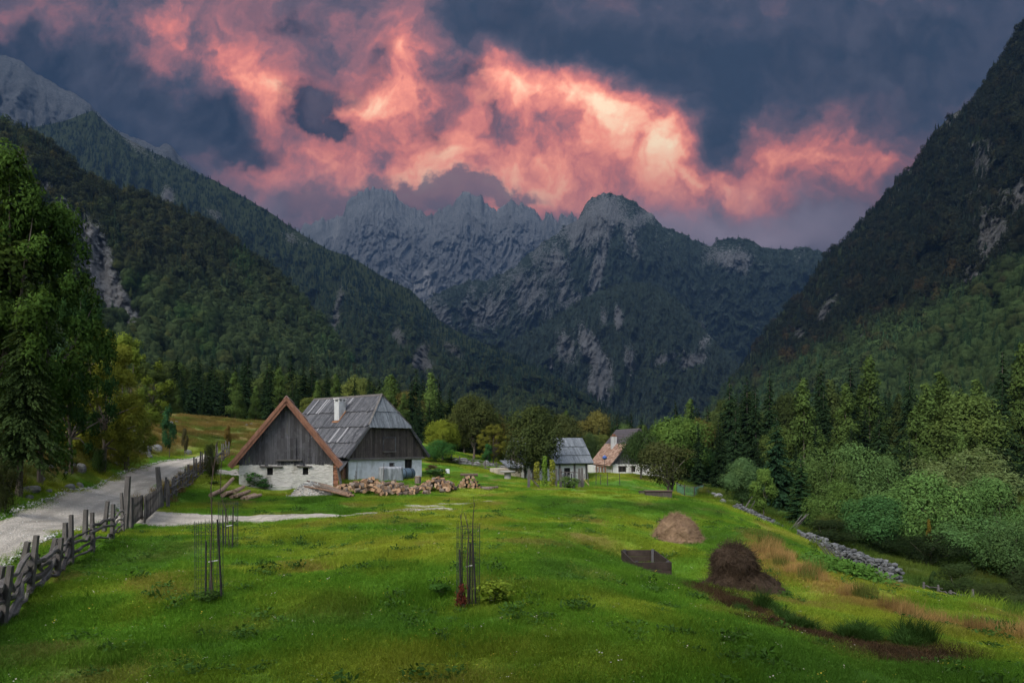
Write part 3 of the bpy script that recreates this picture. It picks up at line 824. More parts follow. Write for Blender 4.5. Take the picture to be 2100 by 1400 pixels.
def crown_mesh(name, lobes, n, leaf, mat, seed, aspect=.55, up=.45, fill=.62):
    """lobes (k,4): centres and radii; leaf sprays over their shells"""
    rng = np.random.default_rng(seed)
    L = np.array(lobes, float); p = L[:, 3] ** 2; p /= p.sum()
    i = rng.choice(len(L), n, p=p)
    d = rng.normal(size=(n, 3)); d /= np.linalg.norm(d, axis=1)[:, None]
    d[:, 2] = np.where((d[:, 2] < -.3) & (rng.random(n) < .6), -d[:, 2], d[:, 2])
    rr = L[i, 3] * (fill + (1.08 - fill) * rng.random(n) ** .6)
    lump = 1 + .35 * pnoise(d[:, 0] * 2.5 + i * 3.1, d[:, 1] * 2.5 + d[:, 2] * 2, seed)
    C = L[i, :3] + d * (rr * lump)[:, None]
    N = d * 1.0 + np.array([0, 0, up])
    V, Fc, r = cards(C, N, np.full(n, leaf), aspect, rng)
    lobe_r = np.repeat(rng.random(len(L))[i], 4)
    cen = np.array([0, 0, (L[:, 2] * p).sum() - .12]); g = C - cen; g /= np.linalg.norm(g, axis=1)[:, None]
    nv = d * .75 + g * .45 + .22 * rng.normal(size=d.shape); nv /= np.linalg.norm(nv, axis=1)[:, None]
    return np_mesh(name, V, Fc, mat, False, {'rnd': ('FLOAT', .62 * r + .38 * lobe_r), 'nrm': ('FLOAT_VECTOR', np.repeat(nv, 4, 0))})


def broad_lobes(seed, k=20, low=.25, flat=1.0, top=1.0, spread=.5, rr=(.13, .22)):
    rng = np.random.default_rng(seed); out = []
    while len(out) < k:
        a = rng.random() * 2 * np.pi; z = rng.random(); r = np.sqrt(rng.random())
        prof = np.sin(np.pi * (.12 + .80 * z)) ** .75
        R0 = spread * prof * .78
        q = rr[0] + (rr[1] - rr[0]) * rng.random()
        if r < .45 and .25 < z < .75 and rng.random() < .6: continue
        out.append((np.cos(a) * r * R0, np.sin(a) * r * R0, low + q * .6 + (top - low - q * 1.6) * z, q * (.75 + .35 * prof)))
    return out


def trunk_mesh(name, lobes, seed, h0=.35, r=.022, lean=.03, multi=1, n_limb=9):
    rnd = random.Random(seed); b = MB()
    for m in range(multi):
        a = rnd.random() * 6.3; sp = (.05 if multi > 1 else 0)
        base = Vector((math.cos(a) * sp, math.sin(a) * sp, -.02)); fork = Vector((rnd.uniform(-lean, lean) + math.cos(a) * sp * 2.2, rnd.uniform(-lean, lean) + math.sin(a) * sp * 2.2, h0))
        mid = (base + fork) / 2 + Vector((rnd.uniform(-.012, .012), rnd.uniform(-.012, .012), 0))
        b.tube([base, base + Vector((0, 0, .03)), mid, fork], [r * 1.5, r * 1.1, r * .9, r * .75], 8, wob=.15)
        ls = rnd.sample(lobes, min(n_limb, len(lobes)))
        for (x, y, z, q) in ls:
            e = Vector((x, y, z)); k = rnd.uniform(.0, .9)
            s0 = mid + (fork - mid) * k if e.z > fork.z else mid
            m2 = (s0 + e) / 2 + Vector((rnd.uniform(-.03, .03), rnd.uniform(-.03, .03), rnd.uniform(-.01, .05)))
            b.tube([s0, m2, e], [r * .5, r * .3, r * .1], 5, cap=False, wob=.2)
    return b.mesh(name, BARK)


def spruce_mesh(name, seed, mat, whorls=26, per=10, sprays=7, low=.05, width=.17, ragged=.3, droop=.35, spray=.20):
    """branches in whorls, each a drooping plume of flat sprays; unit height"""
    rng = np.random.default_rng(seed); C = []; D = []; S = []; rb = []
    for w in range(whorls):
        z = low + (1 - low) * (w / whorls) ** .92
        rad = width * (1 - (z - low) / (1 - low)) ** .85 * (1 if z > low + .08 else .8) + .006
        for b in range(per if w < whorls * .8 else max(4, per - 4)):
            a = rng.random() * 2 * np.pi; L = rad * (1 - ragged + ragged * 1.5 * rng.random()); br = rng.random()
            zz = z + rng.uniform(-.012, .012)
            ns = max(2, int(sprays * (.35 + .65 * L / width)))
            for s in range(ns):
                f = (s + .6) / ns; rr = L * f
                dz = -droop * L * f ** 1.5 + .10 * L * max(0, f - .7) * 3
                for side in (-1, 1):
                    off = side * L * .20 * (1 - .55 * f) * rng.random()
                    C.append((math.cos(a) * rr - math.sin(a) * off, math.sin(a) * rr + math.cos(a) * off, zz + dz - abs(off) * .25))
                    D.append((math.cos(a + side * .5), math.sin(a + side * .5), -.45 - .3 * rng.random())); S.append(L * spray * (1.25 - .55 * f) + .006); rb.append(br)
    C = np.array(C); D = np.array(D); D /= np.linalg.norm(D, axis=1)[:, None]; S = np.array(S)[:, None]; n = len(C)
    up = np.array([0, 0, 1.0]); side = np.cross(D, up); side /= np.linalg.norm(side, axis=1)[:, None]
    nn = np.cross(side, D); tw = rng.normal(size=(n, 1)) * .6
    side = side * np.cos(tw) + nn * np.sin(tw)
    V = np.stack([C - D * S * .5, C + side * S * .42, C + D * S * 1.0, C - side * S * .42], 1).reshape(-1, 3)
    rr = np.repeat(.5 * rng.random(n) + .5 * np.array(rb), 4)
    # leader
    return np_mesh(name, V, np.arange(n * 4).reshape(n, 4), mat, False, {'rnd': ('FLOAT', rr)})


def spruce_trunk(name, r=.012):
    return MB().tube([(0, 0, -.02), (0, 0, .04), (.003, .002, .5), (0, 0, .955)], [r * 1.35, r, r * .6, .001], 8).mesh(name, BARK)


def cone_lobes(seed, k=26, low=.12, w=.16):
    rng = np.random.default_rng(seed); out = []
    for i in range(k):
        z = (i + .5) / k; a = rng.random() * 6.28; R0 = w * (1 - z) ** .8 * (.6 + .5 * rng.random())
        out.append((math.cos(a) * R0 * .8, math.sin(a) * R0 * .8, low + (1 - low) * z * .97, .03 + w * .48 * (1 - z) ** .7))
    return out


PROTO = {}
def proto(kind, crown, trunk): PROTO.setdefault(kind, []).append((crown, trunk))


for k in range(3):
    proto('spruce', spruce_mesh('spruce_crown', 100 + k, LEAF, 30, 11, 7, .06, .15 + .02 * k, .35, .35 + .1 * k), spruce_trunk('spruce_trunk'))
for k in range(2):
    L = cone_lobes(120 + k, 34, .10, .17 + .02 * k)
    proto('larch', crown_mesh('larch_crown', L, 9000, .012, LEAF_C, 130 + k, .5, .2, .3), spruce_trunk('larch_trunk'))
for k in range(4):
    L = broad_lobes(140 + k, 24 + 3 * k, .14 + .03 * (k % 3), spread=.52)
    proto('broad', crown_mesh('broadleaf_crown', L, 17000, .0145, LEAF_C, 150 + k), trunk_mesh('broadleaf_trunk', L, 160 + k))
for k in range(3):      # open roadside crowns with boughs standing out
    rng_ = np.random.default_rng(270 + k); L = []
    for i in range(95):
        z = rng_.random() ** .9; a = rng_.random() * 6.283; pr = .30 * np.sin(np.pi * (.10 + .86 * z)) ** .7 * (.45 + .75 * rng_.random()); q = .030 + .045 * rng_.random()
        L.append((np.cos(a) * pr, np.sin(a) * pr, .13 + .83 * z + .03 * rng_.normal(), q))
    proto('roadside', crown_mesh('broadleaf_crown', L, 34000, .0078, LEAF_C, 275 + k, .5, .35, .25), trunk_mesh('broadleaf_trunk', L, 278 + k, .4, .016, n_limb=16))
for k in range(4):      # tall crowns, about half as wide as high
    L = [(x * .47, y * .47, z, q * .58) for x, y, z, q in broad_lobes(240 + k, 44, .12 + .05 * (k % 2), spread=.52, rr=(.13, .23))]
    proto('tallbroad', crown_mesh('broadleaf_crown', L, 21000, .0105, LEAF_C, 250 + k), trunk_mesh('broadleaf_trunk', L, 260 + k, .34, .016))
for k in range(3):
    L = broad_lobes(170 + k, 26, .02, spread=.56, rr=(.12, .24))
    proto('bush', crown_mesh('bush_crown', L, 17000, .0145, LEAF_C, 180 + k, .42, .5), trunk_mesh('bush_stems', L, 185 + k, .22, .014, multi=3, n_limb=6))
for k in range(2):
    L = [(x * .7, y * .7, z, q * .72) for x, y, z, q in broad_lobes(190 + k, 26, .16, spread=.42, rr=(.10, .16))]
    proto('birch', crown_mesh('young_tree_crown', L, 6000, .018, LEAF_C, 195 + k, .5, .2), trunk_mesh('young_tree_trunk', L, 198 + k, .4, .012, n_limb=7))
for k in range(2):
    L = broad_lobes(210 + k, 22, .20, spread=.55, rr=(.10, .19))
    proto('apple', crown_mesh('fruit_tree_crown', L, 8000, .016, LEAF_C, 215 + k, .5, .3), trunk_mesh('fruit_tree_trunk', L, 218 + k, .30, .022, lean=.06, multi=2, n_limb=12))

proto('oldspruce', spruce_mesh('spruce_crown', 109, LEAF, 70, 9, 27, .22, .19, .85, .7, .055), spruce_trunk('spruce_trunk', .016))
for k in range(3):
    L = broad_lobes(280 + k, 16, .02, spread=.5, rr=(.14, .24))
    proto('weed', crown_mesh('weed_leaves', L, 620, .055, LEAF_C, 285 + k, .5, .6, .2), trunk_mesh('weed_stems', L, 288 + k, .25, .010, multi=4, n_limb=5))
NAMES = {'weed': 'weed_clump', 'oldspruce': 'spruce_tree', 'spruce': 'spruce_tree', 'larch': 'larch_tree', 'broad': 'broadleaf_tree', 'bush': 'bush', 'birch': 'young_tree', 'apple': 'fruit_tree'}
CATS = {'weed': 'plant', 'oldspruce': 'tree', 'spruce': 'tree', 'larch': 'tree', 'broad': 'tree', 'bush': 'bush', 'birch': 'tree', 'apple': 'tree'}
CROWNN = {'bush': 'foliage', 'weed': 'foliage'}; TRUNKN = {'bush': 'stems', 'weed': 'stems'}


def plant_tree(kind, x, y, h, w, col, label, group=None, v=None, rz=None, lean=(0, 0), z=None, cat=None):
    """w is the crown's real width; the prototypes are one unit tall"""
    src = ('roadside' if 'roadside group' in label or 'leaning spruce' in label or 'yellow' in label else 'tallbroad') if kind == 'broad' and w < .72 * h else kind
    P = PROTO[src]; cr, tr = P[(random.randrange(len(P)) if v is None else v) % len(P)]
    unit = {'spruce': .36, 'larch': .40, 'oldspruce': .42, 'tallbroad': .47, 'roadside': .56}.get(src, 1.0)
    r = empty(NAMES[kind], (x, y, (zg1(x, y) if z is None else z) - .02 * h), random.random() * 6.28 if rz is None else rz)
    r.rotation_euler[0] = lean[0]; r.rotation_euler[1] = lean[1]
    r.scale = (w / unit, w / unit, h)
    tag(r, label, cat or CATS[kind], group)
    c = mesh_obj(CROWNN.get(kind, 'crown'), cr, r); c.color = rgba(col)
    mesh_obj(TRUNKN.get(kind, 'trunk'), tr, r)
    return r


def tree_px(kind, px, base, top, wpx, Y, col, label, group=None, v=None, **kw):
    """a tree whose foot is on the ground Y metres ahead under column px, with its tip at row top and a crown wpx pixels wide"""
    g = on_ground(px, Y)
    h = (HY - top) / F * Y - g.z
    return plant_tree(kind, g.x, g.y, h, wpx / F * Y, col, label, group, v, **kw)


# ------------------------------------------------------------------ single trees one can point to
SPR = (.018, .034, .016); MID = (.045, .085, .022); OLV = (.060, .070, .022); LIME = (.110, .150, .020); YEL = (.130, .125, .020); WIL = (.062, .092, .036); DRK = (.026, .042, .014)
T = [
    # the tall mixed group over the road
    ('oldspruce', 38, 962, 560, 165, 28, (.034, .056, .018), 'tall spruce with bare grey lower trunk leaning over the road bank', 0),
    ('broad', 8, 940, 325, 260, 29.5, (.052, .096, .020), 'huge green broadleaf tree turning orange, behind the leaning spruce trunk', 1),
    ('broad', 82, 930, 384, 190, 31, (.050, .098, .020), 'green leafy tree at the outer edge of the tall roadside group', 2),
    ('broad', 146, 905, 560, 130, 37, (.034, .078, .024), 'dark green leafy tree, lowest at the right edge of the tall roadside group', 2),
    ('broad', -70, 940, 300, 280, 30, (.040, .065, .014), 'dark leafy tree cut by the picture edge above the rocky bank', 3),
    ('broad', 212, 905, 668, 150, 41, (.165, .185, .028), 'yellowing broadleaf tree with orange top beside the tall roadside group', 0),
    ('broad', 262, 890, 694, 130, 46, (.140, .190, .030), 'yellow-green broadleaf tree leaning towards the far meadow', 1),
    ('bush', 262, 900, 812, 84, 44, (.125, .150, .026), 'yellow-green bush on the bank beneath the yellowing trees', 0),
    ('broad', 308, 872, 742, 80, 72, (.055, .080, .024), 'slim green tree at the far meadow edge beside the yellowing trees', 2),
    ('bush', 175, 905, 830, 90, 43, (.055, .060, .016), 'dull olive undergrowth bush beneath the tall roadside group', 1),
    ('bush', 205, 958, 915, 34, 40, (.030, .060, .016), 'small dark green bush among the rocks of the bank', 2),
    ('bush', 5, 1010, 930, 60, 25, (.030, .038, .014), 'dark bush at the foot of the leaning spruce', 1),
    ('birch', 347, 932, 822, 56, 56, (.032, .085, .034), 'slender young bluish green tree beside the road bend', 0),
    ('birch', 379, 925, 872, 26, 60, (.070, .065, .030), 'small brownish sapling right of the slender young tree', 1),
    ('birch', 467, 925, 868, 30, 66, (.120, .085, .025), 'small orange-brown sapling behind the fence end', 1),
    ('bush', 432, 975, 905, 34, 46, (.045, .060, .020), 'straggly climber bush grown over the roadside fence', 2),
    # behind and around the houses
    ('bush', 897, 945, 898, 72, 76, (.040, .115, .030), 'round bright green bush beside the farmhouse corner', 0),
    ('broad', 908, 945, 855, 80, 82, (.130, .160, .020), 'lime coloured round tree behind the farmhouse bush', 2),
    ('broad', 972, 945, 798, 112, 90, (.050, .062, .020), 'tall olive tree standing behind the rail fence', 3),
    ('broad', 1012, 950, 868, 56, 85, (.120, .125, .022), 'small yellow tree between the tall olive and the dark walnut tree', 0),
    ('birch', 1000, 952, 905, 42, 80, (.035, .100, .030), 'small green sapling above the rail fence', 0),
    ('broad', 1040, 950, 862, 66, 90, (.085, .070, .022), 'brownish tree left of the dark walnut tree', 1),
    ('broad', 1094, 990, 820, 140, 68, (.044, .060, .020), 'big dark walnut tree in front of the grey roofed shed', 0),
    ('broad', 1150, 960, 840, 92, 100, (.055, .068, .024), 'olive tree behind the ridge of the grey roofed shed', 2),
    ('bush', 1208, 955, 880, 74, 104, (.050, .078, .028), 'soft green tree mass between shed and tiled cottage', 0),
    ('broad', 1314, 985, 874, 86, 72, (.036, .062, .020), 'grey stemmed tree in front of the white cottage wall', 3),
    ('broad', 1394, 985, 846, 156, 82, (.078, .135, .030), 'broad fresh green tree behind the cottage gable', 1),
    ('broad', 1432, 985, 905, 76, 82, (.026, .058, .018), 'dark green tree at the outer side of the fresh green tree', 2),
    ('apple', 1368, 1016, 895, 132, 58, (.056, .066, .024), 'brownish apple tree with forked stems beside the wooden trough', 0),
    # the hollow on the right
    ('broad', 1524, 1047, 922, 72, 50, (0.072, 0.130, 0.050), 'pale bluish green tree at the upper end of the stone wall', 0),
    ('birch', 1566, 1078, 950, 96, 44, (0.086, 0.146, 0.032), 'yellow-green young tree beside the upper stone wall', 1),
    ('spruce', 1592, 1052, 842, 92, 60, (0.020, 0.046, 0.022), 'dark spruce rising behind the yellow-green young tree', 2),
    ('spruce', 1642, 1075, 925, 80, 53, (0.020, 0.046, 0.018), 'shorter spruce beside the willow thicket', 0),
    ('bush', 1690, 1092, 905, 120, 56, (0.073, 0.120, 0.035), 'olive willow at the upper edge of the thicket', 1),
    ('bush', 1752, 1098, 898, 150, 58, (0.084, 0.150, 0.048), 'tall grey-green willow in the middle of the thicket', 0),
    ('bush', 1826, 1105, 925, 110, 60, (0.071, 0.125, 0.041), 'slim willow between the tall and the domed willow', 2),
    ('bush', 1962, 1115, 905, 250, 60, (0.099, 0.135, 0.050), 'wide brownish willow crown at the back of the thicket', 1),
    ('bush', 1886, 1140, 955, 190, 48, (0.095, 0.180, 0.050), 'domed bright willow in the thicket', 0),
    ('bush', 2040, 1140, 968, 150, 48, (0.082, 0.158, 0.046), 'rounded green willow near the picture edge', 2),
    ('bush', 1722, 1125, 975, 130, 47, (0.073, 0.127, 0.031), 'low olive willow in front of the tall grey-green one', 0),
    ('broad', 1790, 1150, 1008, 150, 43, (0.045, 0.107, 0.034), 'dark green leafy tree standing before the willows', 0),
    ('bush', 1700, 1115, 1048, 60, 43, (0.060, 0.075, 0.020), 'small yellowish bush at the foot of the thicket', 1),
    ('bush', 1700, 1150, 1062, 110, 40, (0.022, 0.036, 0.014), 'dark scrub behind the stone wall', 2),
    ('bush', 2010, 1170, 1045, 170, 41, (0.073, 0.145, 0.048), 'fresh green bush low in the thicket', 1),
    ('bush', 2090, 1185, 1055, 130, 38, (0.065, 0.120, 0.041), 'green bush cut by the picture edge', 0),
    ('bush', 1905, 1178, 1085, 130, 41, (0.018, 0.030, 0.012), 'deep dark scrub under the domed willow', 1),
    ('bush', 1810, 1165, 1090, 120, 42, (0.018, 0.032, 0.012), 'deep dark scrub beneath the dark green leafy tree', 2),
    ('birch', 1916, 1222, 1165, 34, 30, (0.040, 0.072, 0.022), 'thin sapling beyond the end of the stone wall', 0),
    ('bush', 1968, 1218, 1150, 100, 31, (0.036, 0.060, 0.020), 'low bush behind the little rail fence', 2),
    ('bush', 2050, 1235, 1190, 110, 28, (0.040, 0.058, 0.020), 'low bramble bush at the picture edge', 0),
    ('birch', 1905, 1105, 1055, 22, 44, (0.129, 0.104, 0.020), 'thin orange sapling in the shadow of the willows', 1),
    ('bush', 2110, 1235, 1150, 80, 30, (0.030, 0.046, 0.018), 'dark bush at the lower picture edge', 1),
]
for (kind, px, base, top, wpx, Y, col, label, v) in T:
    tree_px(kind, px, base, top, wpx, Y, col, label, v=v, lean=(0, .035) if 'bare grey' in label else (0, 0))

# unseen trees added behind the viewpoint so their crowns shade the near grass
for (x, y, h, w, lab, v) in [(-10, -6, 19, 12, 'added unseen shade tree behind the viewpoint, nearest the road', 1), (-1, -8, 21, 13, 'tallest added unseen shade tree behind the viewpoint', 3), (9, -7, 18, 12, 'added unseen shade tree behind the viewpoint, nearest the hollow', 0)]:
    plant_tree('broad', x, y, h, w, (.05, .085, .02), lab, v=v)

# ------------------------------------------------------------------ the forest belt behind meadow and houses, tree by tree
SKY_L = [(250, 780), (300, 762), (340, 742), (400, 735), (445, 715), (500, 708), (560, 700), (640, 724), (700, 742), (745, 765), (800, 758), (830, 742), (868, 748), (900, 772), (960, 798), (1010, 812), (1100, 828), (1150, 836), (1200, 822), (1240, 812),
         (1300, 826), (1350, 808), (1400, 796), (1440, 784), (1480, 792), (1515, 768), (1560, 758), (1600, 772), (1650, 745), (1700, 738), (1750, 745), (1790, 722), (1830, 738), (1880, 724), (1905, 700), (1940, 716), (1980, 712), (2030, 702), (2070, 716), (2100, 700), (2250, 690)]
BELT = [('dark spruce in the forest belt behind the meadow', 'spruces in the forest belt'), ('light green larch in the forest belt behind the houses', 'larches in the forest belt'),
        ('rounded leafy tree in the forest belt behind the houses', 'leafy trees in the forest belt')]


def belt(x0, x1, Y, step, hfac, mixw, seed, jitter=.5):
    rnd = random.Random(seed); px = x0
    while px < x1:
        q = px + rnd.uniform(-.4, .4) * step; Yj = Y * rnd.uniform(.95, 1.06)
        top = float(np.interp(q, [s[0] for s in SKY_L], [s[1] for s in SKY_L]))
        g = on_ground(q, Yj)
        base = HY - g.z * F / Yj
        top = base - (base - top) * hfac * (1 - jitter * abs(rnd.gauss(0, .42)))
        h = (HY - top) / F * Yj - g.z
        if h < 3: px += step; continue
        u = rnd.random(); f = rnd.uniform(.7, 1.3)
        if u < mixw[0]:
            k, w, c = 'spruce', h * rnd.uniform(.30, .42), (.016 * f, .031 * f, .013 * f)
        elif u < mixw[0] + mixw[1]:
            k, w, c = 'larch', h * rnd.uniform(.32, .44), (.066 * f, .106 * f, .028 * f)
        else:
            k, w = 'broad', h * rnd.uniform(.45, .75)
            c = rnd.choice([(.066, .098, .026), (.088, .108, .028), (.056, .090, .030), (.105, .100, .030), (.080, .120, .032)]); c = tuple(v * f for v in c)
            if rnd.random() < .5: h *= .9
        i = {'spruce': 0, 'larch': 1, 'broad': 2}[k]
        plant_tree(k, g.x, g.y, h, w, c, BELT[i][0], BELT[i][1])
        px += step * rnd.uniform(.7, 1.3)


belt(300, 900, 112, 34, .72, (.80, .14, .06), 1)
belt(290, 900, 124, 32, .92, (.76, .20, .04), 2)
belt(270, 920, 138, 30, 1.06, (.72, .24, .04), 3, .35)
belt(640, 1320, 130, 30, .98, (.74, .16, .10), 11)
belt(890, 1260, 118, 44, .70, (.25, .2, .55), 4)
belt(880, 1420, 140, 30, .95, (.50, .2, .30), 5)
belt(1220, 1500, 112, 36, .80, (.35, .25, .40), 6)
belt(1440, 2160, 78, 60, .70, (.70, .20, .10), 7)
belt(1430, 2180, 95, 46, .92, (.62, .26, .12), 8)
belt(1420, 2200, 118, 40, 1.08, (.60, .30, .10), 9, .4)


# ------------------------------------------------------------------ scattering (only for what nobody could count)
def scatter(name, label, P, rot, scale, tint, idx, protos):
    """one stuff object: points with rotation, scale, tint; node tree puts prototype idx on each"""
    ng = bpy.data.node_groups.new(name, 'GeometryNodeTree')
    ng.interface.new_socket('Geometry', in_out='INPUT', socket_type='NodeSocketGeometry')
    ng.interface.new_socket('Geometry', in_out='OUTPUT', socket_type='NodeSocketGeometry')
    nn = ng.nodes; ll = ng.links
    gi = nn.new('NodeGroupInput'); go = nn.new('NodeGroupOutput'); jn = nn.new('GeometryNodeJoinGeometry')
    def named(a, ty):
        n = nn.new('GeometryNodeInputNamedAttribute'); n.data_type = ty; n.inputs[0].default_value = a
        return [o for o in n.outputs if o.enabled][0]
    r = named('rot', 'FLOAT_VECTOR'); e = nn.new('FunctionNodeEulerToRotation'); ll.new(r, e.inputs[0])
    s = named('scl', 'FLOAT_VECTOR'); ix = named('idx', 'FLOAT')
    for k, pr in enumerate(protos):
        oi = nn.new('GeometryNodeObjectInfo'); oi.inputs[0].default_value = pr; oi.transform_space = 'ORIGINAL'
        oi.inputs['As Instance'].default_value = True
        c = nn.new('FunctionNodeCompare'); c.data_type = 'FLOAT'; c.operation = 'EQUAL'
        ll.new(ix, c.inputs[0]); c.inputs[1].default_value = k; c.inputs['Epsilon'].default_value = .1
        ip = nn.new('GeometryNodeInstanceOnPoints')
        ll.new(gi.outputs[0], ip.inputs['Points']); ll.new(c.outputs[0], ip.inputs['Selection']); ll.new(oi.outputs['Geometry'], ip.inputs['Instance'])
        ll.new(e.outputs[0], ip.inputs['Rotation']); ll.new(s, ip.inputs['Scale']); ll.new(ip.outputs[0], jn.inputs[0])
    ll.new(jn.outputs[0], go.inputs[0])
    me = np_mesh(name, P, np.zeros((0, 3), int), None, False, {'rot': ('FLOAT_VECTOR', rot), 'scl': ('FLOAT_VECTOR', scale), 'tint': ('FLOAT_COLOR', tint), 'idx': ('FLOAT', idx)})
    o = mesh_obj(name, me)
    md = o.modifiers.new('plants', 'NODES'); md.node_group = ng
    tag(o, label, None, None, 'stuff')
    return o


def hidden_proto(name, me): return bpy.data.objects.new(name, me)     # never linked to the scene: only its mesh is used


def low_conifer(seed, w=.17):
    rng = np.random.default_rng(seed); V = []; Fc = []
    for k in range(8):
        z1 = .08 + .92 * (k + 1.7) / 9.4; z0 = .05 + .92 * k / 9; R0 = w * (1 - k / 8.3) * (.85 + .3 * rng.random())
        n = 8
        for i in range(n):
            a = 2 * np.pi * (i + rng.random() * .5) / n; b = a + 2 * np.pi / n * 1.05; R1 = R0 * (.65 + .6 * rng.random())
            V += [(0, 0, min(z1, 1.0)), (math.cos(a) * R1, math.sin(a) * R1, z0 - .03 * rng.random()), (math.cos(b) * R1 * .72, math.sin(b) * R1 * .72, z0 + .03)]
            Fc.append((len(V) - 3, len(V) - 2, len(V) - 1))
    return np_mesh('slope_conifer', V, np.array(Fc), LEAF_I, False, {'rnd': ('FLOAT', np.repeat(rng.random(len(V) // 3), 3))})


SP = [hidden_proto('slope_conifer', low_conifer(300 + k, .15 + .03 * k)) for k in range(3)]
SP += [hidden_proto('slope_leafy', crown_mesh('slope_leafy', broad_lobes(310 + k, 9, .0, spread=.5, rr=(.2, .3)), 380, .055, LEAF_IC, 320 + k, .7, .5)) for k in range(3)]
SP += [hidden_proto('slope_larch', crown_mesh('slope_larch', cone_lobes(330, 14, .05, .19), 300, .042, LEAF_IC, 331, .6, .3, .4))]


def with_mat(me, m):
    c = me.copy(); c.materials.clear(); c.materials.append(m); return c


SP += [hidden_proto('slope_spruce', with_mat(PROTO['spruce'][k][0], LEAF_I)) for k in range(3)]
SP += [hidden_proto('slope_broadleaf', with_mat(PROTO['tallbroad'][k][0], LEAF_IC)) for k in range(3)]
SP += [hidden_proto('slope_tall_larch', with_mat(PROTO['larch'][0][0], LEAF_IC))]


def forest(name, label, S, n, hsize, tintf, pc, seed, maxrock=.42, pxr=(-120, 2220), pyr=(-50, 930), wide=1.0):
    rng = np.random.default_rng(seed)
    nt, nu = S.PX.shape
    w = np.abs(S.PY[0] - S.PY[-1]); w = np.where((S.PX[0] > pxr[0]) & (S.PX[0] < pxr[1]), w, 0); cdf = np.cumsum(w); cdf /= cdf[-1]
    i = np.clip(np.searchsorted(cdf, rng.random(n * 2)), 0, nu - 2); fi = rng.random(n * 2)
    t = rng.random(n * 2) * (nt - 1.001); j = t.astype(int); fj = t - j
    def B(A):
        if A.ndim == 3: a, b = fi[:, None], fj[:, None]
        else: a, b = fi, fj
        return (A[j, i] * (1 - a) + A[j, i + 1] * a) * (1 - b) + (A[j + 1, i] * (1 - a) + A[j + 1, i + 1] * a) * b
    P = B(S.V); px = B(S.PX); py = B(S.PY); rk = B(S.rock); T = B(S.T)
    keep = (rk < maxrock + .12 * rng.normal(size=len(rk))) & (py < pyr[1]) & (py > pyr[0])
    P, px, py, T, rk = P[keep][:n], px[keep][:n], py[keep][:n], T[keep][:n], rk[keep][:n]
    m = len(P)
    col, con = tintf(px, py, T, rng)          # tint and chance of conifer
    u = rng.random(m); idx = np.where(u < con, rng.integers(0, 3, m), np.where(u < con + (1 - con) * .82, rng.integers(3, 6, m), 6)).astype(float)
    conif = idx < 3
    col = np.where(conif[:, None], col * pc, col) * (.7 + .6 * rng.random((m, 1)))
    h = hsize * (.65 + .6 * rng.random(m)) * np.where(conif, 1.15, .95)
    ww = h * np.where(conif, 1.05, np.where(idx == 6, 1.1, .95)) * wide * (.85 + .3 * rng.random(m))
    rot = np.stack([np.zeros(m), np.zeros(m), rng.random(m) * 6.28], 1)
    near = P[:, 1] < 620; idx = np.where(near, idx + 7, idx); h = h * np.where(near, 1.22, 1.0)
    ww = ww * np.where(near & (idx >= 10) & (idx < 13), 1.5, 1.0)
    P = P - np.stack([np.zeros(m), np.zeros(m), h * .08], 1)
    scatter(name, label, P, rot, np.stack([ww, ww, h], 1), np.clip(col, .003, .4), idx, SP)


def tint_crag(px, py, T, rng):
    n = fbm(px / 90, py / 70, 7, 4); n2 = fbm(px / 30, py / 30, 8, 3)
    c = np.where((py + .25 * px * 0 > 590)[:, None], np.array([[.040, .072, .022]]), np.array([[.042, .050, .020]]))
    g = sstep(520, 640, py)[:, None]; c = np.array([.042, .050, .025]) * (1 - g) + np.array([.056, .082, .036]) * g  # lower greens greyed, putting some haze into the tint
    c = c + np.array([.020, .009, -.003]) * sstep(.15, .5, n2)[:, None] + np.array([.0, .018, .0]) * sstep(.1, .5, n)[:, None]
    return c, np.clip(.22 + .35 * n - .2 * (g[:, 0] - .5) + .3 * sstep(700, 760, py), .03, .9)


def tint_ridge(px, py, T, rng):
    n = fbm(px / 110, py / 80, 9, 4)
    hi = sstep(.45, .8, T + .15 * n)[:, None]
    c = np.array([.048, .066, .028]) * (1 - hi) + np.array([.024, .036, .024]) * hi
    c = c + np.array([.012, .012, .0]) * sstep(.0, .5, n)[:, None]
    return c, np.clip(.35 + .6 * hi[:, 0] + .3 * n, .1, .97)


def tint_right(px, py, T, rng):
    n = fbm(px / 80, py / 60, 12, 4); n2 = fbm(px / 34, py / 30, 13, 3)
    line = np.interp(px, [1440, 1700, 2100, 2300], [800, 700, 545, 500])
    lo = sstep(-30, 50, py - line + 40 * n)[:, None]
    c = np.array([.023, .028, .017]) * (1 - lo) + np.array([.058, .092, .034]) * lo
    rust = .75 * (sstep(.08, .42, n2) * (.35 + .65 * np.exp(-((py - line) / 70) ** 2)))[:, None]
    c = c * (1 - rust) + np.array([.070, .046, .021]) * rust
    return c, np.clip(.50 - .12 * lo[:, 0] + .45 * n, .08, .9)


def tint_far(px, py, T, rng):
    n = fbm(px / 60, py / 60, 15, 4)
    c = np.array([.046, .060, .042]) + np.array([.016, .022, .0]) * sstep(-.1, .4, n)[:, None] * (T < .6)[:, None]  # wood tint lifted and blued in place of denser haze
    return c, np.full(len(px), .6)


